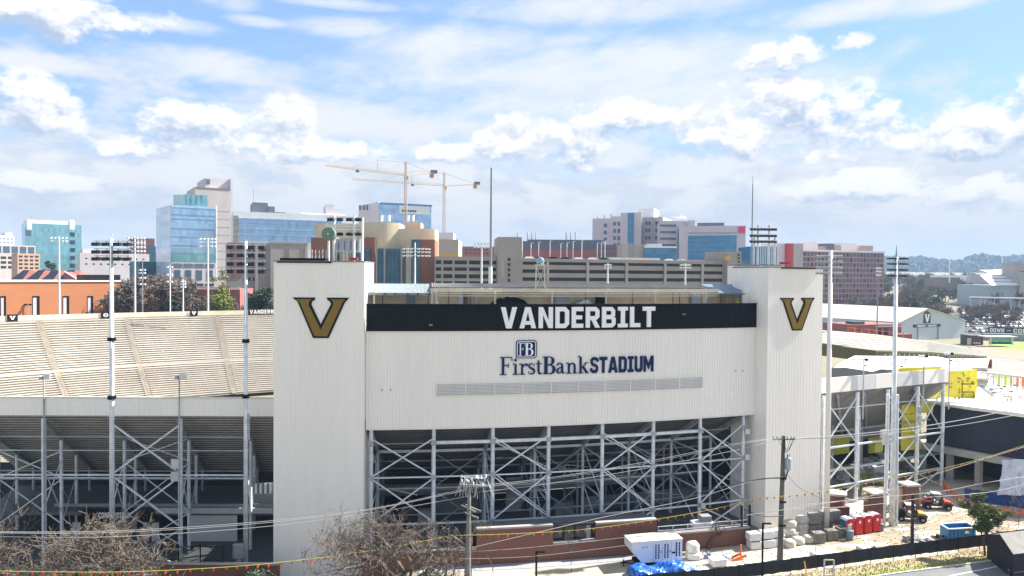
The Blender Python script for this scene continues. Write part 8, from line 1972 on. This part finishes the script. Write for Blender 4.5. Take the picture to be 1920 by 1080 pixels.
b = MB().lathe([(.30, 0), (.34, .05), (.34, 1.15), (.36, 1.2), (.28, 1.38), (.1, 1.45)], (xp+.62, Yp-.15, Zat(1484, 880, Yp)), 16); tr = b.build('transformer', mat('light_grey_blue_enamel', (.36, .42, .46), .45, 0, 1, .06), UP)
for s in (-.12, .12): b = MB().lathe([(.05, 0), (.08, .1), (.04, .2), (.07, .3), (.03, .4)], (xp+.62+s, Yp-.15, Zat(1484, 880, Yp)+1.4), 8); b.build('bushing', M_GREY, tr)
def wire_pts(p0, p1, sag, n=14):
    p0, p1 = Vector(p0), Vector(p1); out = []
    for i in range(n+1): t = i/n; q = p0.lerp(p1, t); q.z -= 4*sag*t*(1-t); out.append(q)
    return out
def cable(b, pts, r):
    for a, c in zip(pts[:-1], pts[1:]): b.tube(a, c, r, n=5, caps=False)
b = MB(); rw = random.Random(2)
for k in range(7): cable(b, wire_pts((xp+rw.uniform(.5, .9), Yp-.3, Zat(1484, 850+rw.random()*20, Yp)), (xp+.05, Yp-.3, Zat(1474, 893+rw.random()*8, Yp)), rw.uniform(.2, 1.0), 8), .03)
for k in range(8): x_ = xp+rw.uniform(-1.1, 1.3); cable(b, wire_pts((x_, Yp-.3, zc_+.1), (xp+rw.uniform(-.1, .3), Yp-.25, zc_-rw.uniform(.5, 1.8)), rw.uniform(.1, .6), 6), .02)
b.build('jumper_wires', M_BLACK, UP)
for k in range(3): pbox('cable_clamp', UP, M_BLACK, (xp, Yp-.3, Zat(1474, 896+k*44, Yp)), (.7, .2, .18))
# wooden pole left of centre
Yq = 73.0; xq = Xat(880, Yq); U2 = thing('utility_pole', 'pale weathered wooden pole with crossarms and a tangle of insulators before the steel frame', 'utility pole', (xq, Yq, 0))
b = MB().tube((xq-.1, Yq, -3), (xq+.15, Yq, Zat(884, 912, Yq)), .42, .15, 12); b.build('pole_shaft', M_POLE2, U2)
ptube('conduit', U2, M_BARK, (xq+.45, Yq-.2, -3), (xq+.35, Yq-.2, Zat(887, 980, Yq)), .06)
for (pa_, pb_, dy) in (((864, 947), (892, 960), -.5), ((873, 947), (902, 959), .4), ((872, 961), (898, 972), -.4)): pbar('crossarm', U2, M_POLE2, P(*pa_, Yq+dy), P(*pb_, Yq+dy), .14)
for px, py in ((864, 952), (866, 960), (904, 960), (902, 970), (872, 966), (884, 971)): b = MB().lathe([(.04, 0), (.1, .06), (.05, .12), (.1, .18), (.04, .24)], P(px, py, Yq-.3), 8); b.build('insulator', M_BLACK, U2)
zt2_ = Zat(884, 908, Yq)
for dy, z in ((0, 0), (.5, .6)): pbar('top_arm', U2, M_ALU, (Xat(866, Yq), Yq+dy, zt2_+z), (Xat(914, Yq), Yq+dy, zt2_+z-.1), .09)
rw = random.Random(6)
for k in range(17):
    px = 866+k*3.0; z = zt2_+rw.uniform(-.2, .7); x_ = Xat(px, Yq); b = MB().lathe([(.03, 0), (.09, .05), (.04, .1), (.09, .15), (.04, .2), (.09, .25), (.03, .32)], (x_, Yq+rw.uniform(-.3, .5), z), 7); b.build('insulator', M_WHITE if k % 3 else M_GREY, U2)
b = MB()
for k in range(26):
    px = rw.uniform(862, 918); x_ = Xat(px, Yq); z = zt2_+rw.uniform(.2, 1.0); cable(b, wire_pts((x_, Yq, z), (x_+rw.uniform(-.8, .8), Yq+rw.uniform(-.3, .3), zt2_-rw.uniform(.0, 1.6)), rw.uniform(-.2, .6), 6), .02)
b.build('jumper_wires', M_ALU, U2)
pbar('stay_arm', U2, M_POLE2, P(846, 1003, Yq), P(876, 1024, Yq), .14)
# wires: each a thing
M_WIRE = mat('pale_cable', (.42, .42, .41), .5, .2, 1, .05); M_WIRED = mat('dark_cable', (.03, .03, .035), .6, 0, 1, .1)
gw = 'overhead wires crossing in front of the stadium'
def wire(label, pts, r=.026, m=M_WIRE, sagpx=0):
    P3 = [P(*p) for p in pts]; b = MB(); out = []
    # smooth Catmull-Rom through the points
    n = len(P3)
    for i in range(n-1):
        p0 = P3[max(0, i-1)]; p1 = P3[i]; p2 = P3[i+1]; p3 = P3[min(n-1, i+2)]
        for k in range(8):
            t = k/8; out.append(0.5*((2*p1)+(p2-p0)*t+(2*p0-5*p1+4*p2-p3)*t*t+(3*p1-p0-3*p2+p3)*t**3))
    out.append(P3[-1]); b = MB(); cable(b, out, r); o = b.build('overhead_wire', m); tag(o, label, 'wire', gw); return out
wire('top white wire from the left edge past the left tower to the middle pole', [(-60, 997, 62), (200, 996, 65), (480, 979, 68), (690, 955, 70.5), (866, 918, Yq)])
wire('second white wire just under the top one, left of the middle pole', [(-60, 998.5, 62.5), (200, 999, 65.5), (480, 982, 68.5), (690, 956.5, 71), (870, 920, Yq+.4)])
wire('lowest of the three white wires left of the middle pole', [(-60, 1005, 62), (200, 1007, 65), (480, 989, 68), (690, 963, 70.5), (880, 930, Yq)])
wire('top white wire between the middle pole and the tall right pole', [(890, 911, Yq), (1030, 896, 75), (1200, 868, 77), (1380, 832, 79.5), (1453, 822, Yp-.25)])
wire('second white wire between the middle pole and the tall right pole', [(900, 913, Yq), (1030, 898.5, 75), (1200, 871, 77), (1380, 834.5, 79.5), (1460, 822, Yp-.25)])
wire('lowest white wire between the middle pole and the tall right pole', [(905, 922, Yq), (1030, 907, 75), (1200, 880, 77), (1380, 844, 79.5), (1466, 822, Yp-.25)])
wire('upper white wire running right from the tall pole to the right edge', [(1482, 822, Yp-.25), (1560, 818, 82), (1680, 806, 82), (1800, 788, 82), (1960, 755, 82)], .05)
wire('lower white wire running right from the tall pole to the right edge', [(1488, 823, Yp-.25), (1560, 821, 82), (1680, 811, 82), (1800, 797, 82), (1960, 768, 82)], .035)
wire('long white wire climbing from the middle pole foot past the frame to the tall pole', [(880, 1028, Yq), (1000, 1000, 74), (1140, 968, 77), (1300, 935, 79.5), (1400, 905, 80.5), (1472, 893, Yp-.3)], .03)
wire('white wire with the pennants crossing the yard to the right edge', [(1400, 966, 79), (1540, 945, 80), (1640, 928, 81), (1770, 884, 82), (1960, 826, 83)], .035)
wire('thin white wire across the yard above the vehicles', [(1490, 948, 80), (1620, 935, 80.5), (1760, 922, 81), (1850, 905, 81.5), (1960, 888, 82)], .03)
wire('bottom white wire over the toilets and the young oak', [(1480, 955, 79), (1620, 948, 80), (1740, 933, 81), (1860, 922, 81.5), (1960, 898, 82)], .028)
wire('faint white wire low across the brick wall left part', [(860, 1036, 72), (1000, 1026, 74), (1200, 1004, 76.5), (1400, 975, 79.5)], .018)
wire('second faint white wire low across the brick wall', [(860, 1048, 72), (1000, 1043, 74), (1180, 1022, 76.5)], .018)
wire('black drooping cable from the right side of the frame to the tall pole', [(1310, 925, 80), (1360, 912, 80), (1430, 898, 80.5), (1470, 897, Yp-.3)], .06, M_WIRED)
wire('black drooping cable crossing low left of the tall pole', [(1395, 955, 80), (1430, 968, 80), (1470, 967, Yp-.3)], .05, M_WIRED)
wire('thin black stay running down right from the tall pole across the tower', [(1476, 890, Yp-.3), (1500, 915, 82), (1545, 937, 84)], .02, M_WIRED)
# pennant line
M_LIME = mat('lime_rope', (.42, .55, .08), .6, 0, 1, .1); M_PEN = mat('red_orange_pennant', (.78, .075, .04), .6, 0, 1, .08)
def pennants(label, pts, step, size):
    P3 = [P(*p) for p in pts]; out = []; n = len(P3)
    for i in range(n-1):
        p0 = P3[max(0, i-1)]; p1 = P3[i]; p2 = P3[i+1]; p3 = P3[min(n-1, i+2)]
        for k in range(10): t = k/10; out.append(0.5*((2*p1)+(p2-p0)*t+(2*p0-5*p1+4*p2-p3)*t*t+(3*p1-p0-3*p2+p3)*t**3))
    out.append(P3[-1]); T = thing('pennant_line', label, 'pennants', out[0], group='pennant strings across the street'); b = MB(); cable(b, out, .022); b.build('rope', M_LIME, T)
    acc = 0; rn = random.Random(5)
    for a, c in zip(out[:-1], out[1:]):
        L = (c-a).length; s = step-acc
        while s < L:
            p = a.lerp(c, s/L); d = (c-a).normalized(); w = size*.5*rn.uniform(.85, 1.1); sw = rn.uniform(-.12, .12); b = MB(); b.add([p-d*w, p+d*w, p+Vector((d.x*sw, sw*1.3, -size*1.25))], [(0, 1, 2)]); b.add([p-d*w+Vector((0, .01, 0)), p+d*w+Vector((0, .01, 0)), p+Vector((d.x*sw, sw*1.3+.01, -size*1.25))], [(2, 1, 0)]); b.build('pennant', M_PEN, T); s += step*rn.uniform(.93, 1.07)
        acc = L-(s-step)
pennants('string of red orange pennants along the bottom from the left edge to the middle pole', [(-40, 1070, 58), (120, 1072.5, 59), (240, 1072, 60), (380, 1066, 62), (520, 1055, 64), (700, 1032, 68), (846, 1004, 72)], .95, .30)
pennants('string of red orange pennants from the middle pole past the tall pole', [(846, 1004, 72), (960, 1001, 73), (1100, 992, 75), (1235, 973, 77), (1345, 953, 78.5), (1410, 936, 80), (1480, 929, 81), (1560, 919, 82)], .95, .29)
pennants('string of small red pennants climbing over the yard to the right edge', [(1560, 919, 82), (1640, 903, 82), (1740, 885, 82), (1850, 857, 82), (1960, 822, 82)], .95, .30)
# ================================================================== people
def person(label, loc, h, top, legs, skin, hair, rz=0, helmet=None, arms=((.25, .1), (-.2, .2))):
    T = thing('person', label, 'person', (0, 0, 0)); k = h/1.75
    me = bpy.data.meshes.new('body'); J = [(0, 0, .95), (0, 0, 1.15), (0, 0, 1.38), (0, 0, 1.50), (0, -.01, 1.60), (0, -.01, 1.70), (.19, 0, 1.40), (.27, -.06, 1.14), (.27, -.22, .95), (-.19, 0, 1.40), (-.27, -.02, 1.13), (-.26, -.14, .92), (.10, 0, .88), (.12, -.03, .48), (.13, .02, .08), (.13, -.12, .03), (-.10, 0, .88), (-.12, -.01, .48), (-.13, .03, .08), (-.13, -.11, .03)]
    E = [(0, 1), (1, 2), (2, 3), (3, 4), (4, 5), (2, 6), (6, 7), (7, 8), (2, 9), (9, 10), (10, 11), (0, 12), (12, 13), (13, 14), (14, 15), (0, 16), (16, 17), (17, 18), (18, 19)]
    rr = [.15, .14, .16, .06, .095, .085, .07, .05, .035, .07, .05, .035, .10, .07, .05, .04, .10, .07, .05, .04]
    me.from_pydata([(x*k, y*k, z*k) for x, y, z in J], E, []); o = bpy.data.objects.new('body', me); COL.objects.link(o); o.parent = T
    md = o.modifiers.new('skin', 'SKIN'); me.skin_vertices.new() if not me.skin_vertices else None
    for v, r_ in zip(me.skin_vertices[0].data, rr): v.radius = (r_*k, r_*k)
    me.skin_vertices[0].data[0].use_root = True; sb = o.modifiers.new('sub', 'SUBSURF'); sb.levels = 1; sb.render_levels = 2
    m = bpy.data.materials.new('clothes_'+top[0]); m.use_nodes = True; n = m.node_tree.nodes; l = m.node_tree.links; bs = n['Principled BSDF']; bs.inputs['Roughness'].default_value = .8
    tcx = n.new('ShaderNodeTexCoord'); sx = n.new('ShaderNodeSeparateXYZ'); l.new(tcx.outputs['Object'], sx.inputs[0]); cr = n.new('ShaderNodeValToRGB'); cr.color_ramp.interpolation = 'CONSTANT'; dv_ = n.new('ShaderNodeMath'); dv_.operation = 'DIVIDE'; l.new(sx.outputs[2], dv_.inputs[0]); dv_.inputs[1].default_value = 2.0*k
    l.new(dv_.outputs[0], cr.inputs[0]); el_ = cr.color_ramp.elements; el_[0].color = (.03, .025, .02, 1); el_[0].position = 0; el_[1].color = (*legs, 1); el_[1].position = .05; e = el_.new(.46); e.color = (*top[1], 1); e = el_.new(.745); e.color = (*skin, 1); l.new(cr.outputs[0], bs.inputs['Base Color']); me.materials.append(m)
    b = MB().lathe([(.10*k, 1.66*k), (.115*k, 1.70*k), (.10*k, 1.78*k), (.05*k, 1.83*k)], (0, 0, 0), 10); b.build('hard_hat' if helmet else 'hair', mat('hair_dark', (.03, .02, .015), .8) if not helmet else helmet, T)
    T.location = loc; T.rotation_euler = (0, 0, rz); return T
MH = mat('white_hard_hat', (.7, .7, .66), .4)
pw = back(wallX(1383, -2.2), 28.15, 2.2)
person('worker in a lime yellow jacket on the deck behind the dark band, far right', pw, 1.8, ('lime', (.45, .72, .04)), (.04, .05, .08), (.35, .2, .13), None, .4, MH)
p2 = back(wallX(1354, -2.2), 27.2, 2.2); 
person('dark dressed worker behind the parapet left of the stepladder, only the head showing', p2, 1.75, ('dark', (.03, .03, .035)), (.04, .05, .08), (.25, .14, .09), None, 0, None)
T = thing('stepladder', 'cream yellow stepladder on the deck left of the worker in lime', 'ladder', back(wallX(1367, -2.6), 27, 2.6)); o = T.location
ly = mat('ladder_yellow', (.62, .52, .28), .5)
for s in (-1, 1): pbar('ladder_rail', T, ly, o+Vector((s*.45, -.3, 0)), o+Vector((s*.2, 0, 3.5)), .09); pbar('ladder_rail', T, ly, o+Vector((s*.45, .7, 0)), o+Vector((s*.2, 0, 3.5)), .06)
for k in range(8): w = .43-.03*k; pbar('rung', T, ly, o+Vector((-w, -.3+.036*k, .4+k*.4)), o+Vector((w, -.3+.036*k, .4+k*.4)), .06)
# ================================================================== air
b = MB().box((0, 1975, 98), (9300, 4700, 208)); hz_ = b.build('haze', M_WHITE); hz_.data.materials.clear(); tag(hz_, kind='stuff')
hm = bpy.data.materials.new('haze_air'); hm.use_nodes = True; nn_ = hm.node_tree.nodes; nn_.clear(); ho = nn_.new('ShaderNodeOutputMaterial'); hv = nn_.new('ShaderNodeVolumePrincipled')
hv.inputs['Color'].default_value = (.46, .70, 1.0, 1); hv.inputs['Density'].default_value = 0.00013; hv.inputs['Anisotropy'].default_value = 0.0
hm.node_tree.links.new(hv.outputs[0], ho.inputs['Volume']); hz_.data.materials.append(hm)
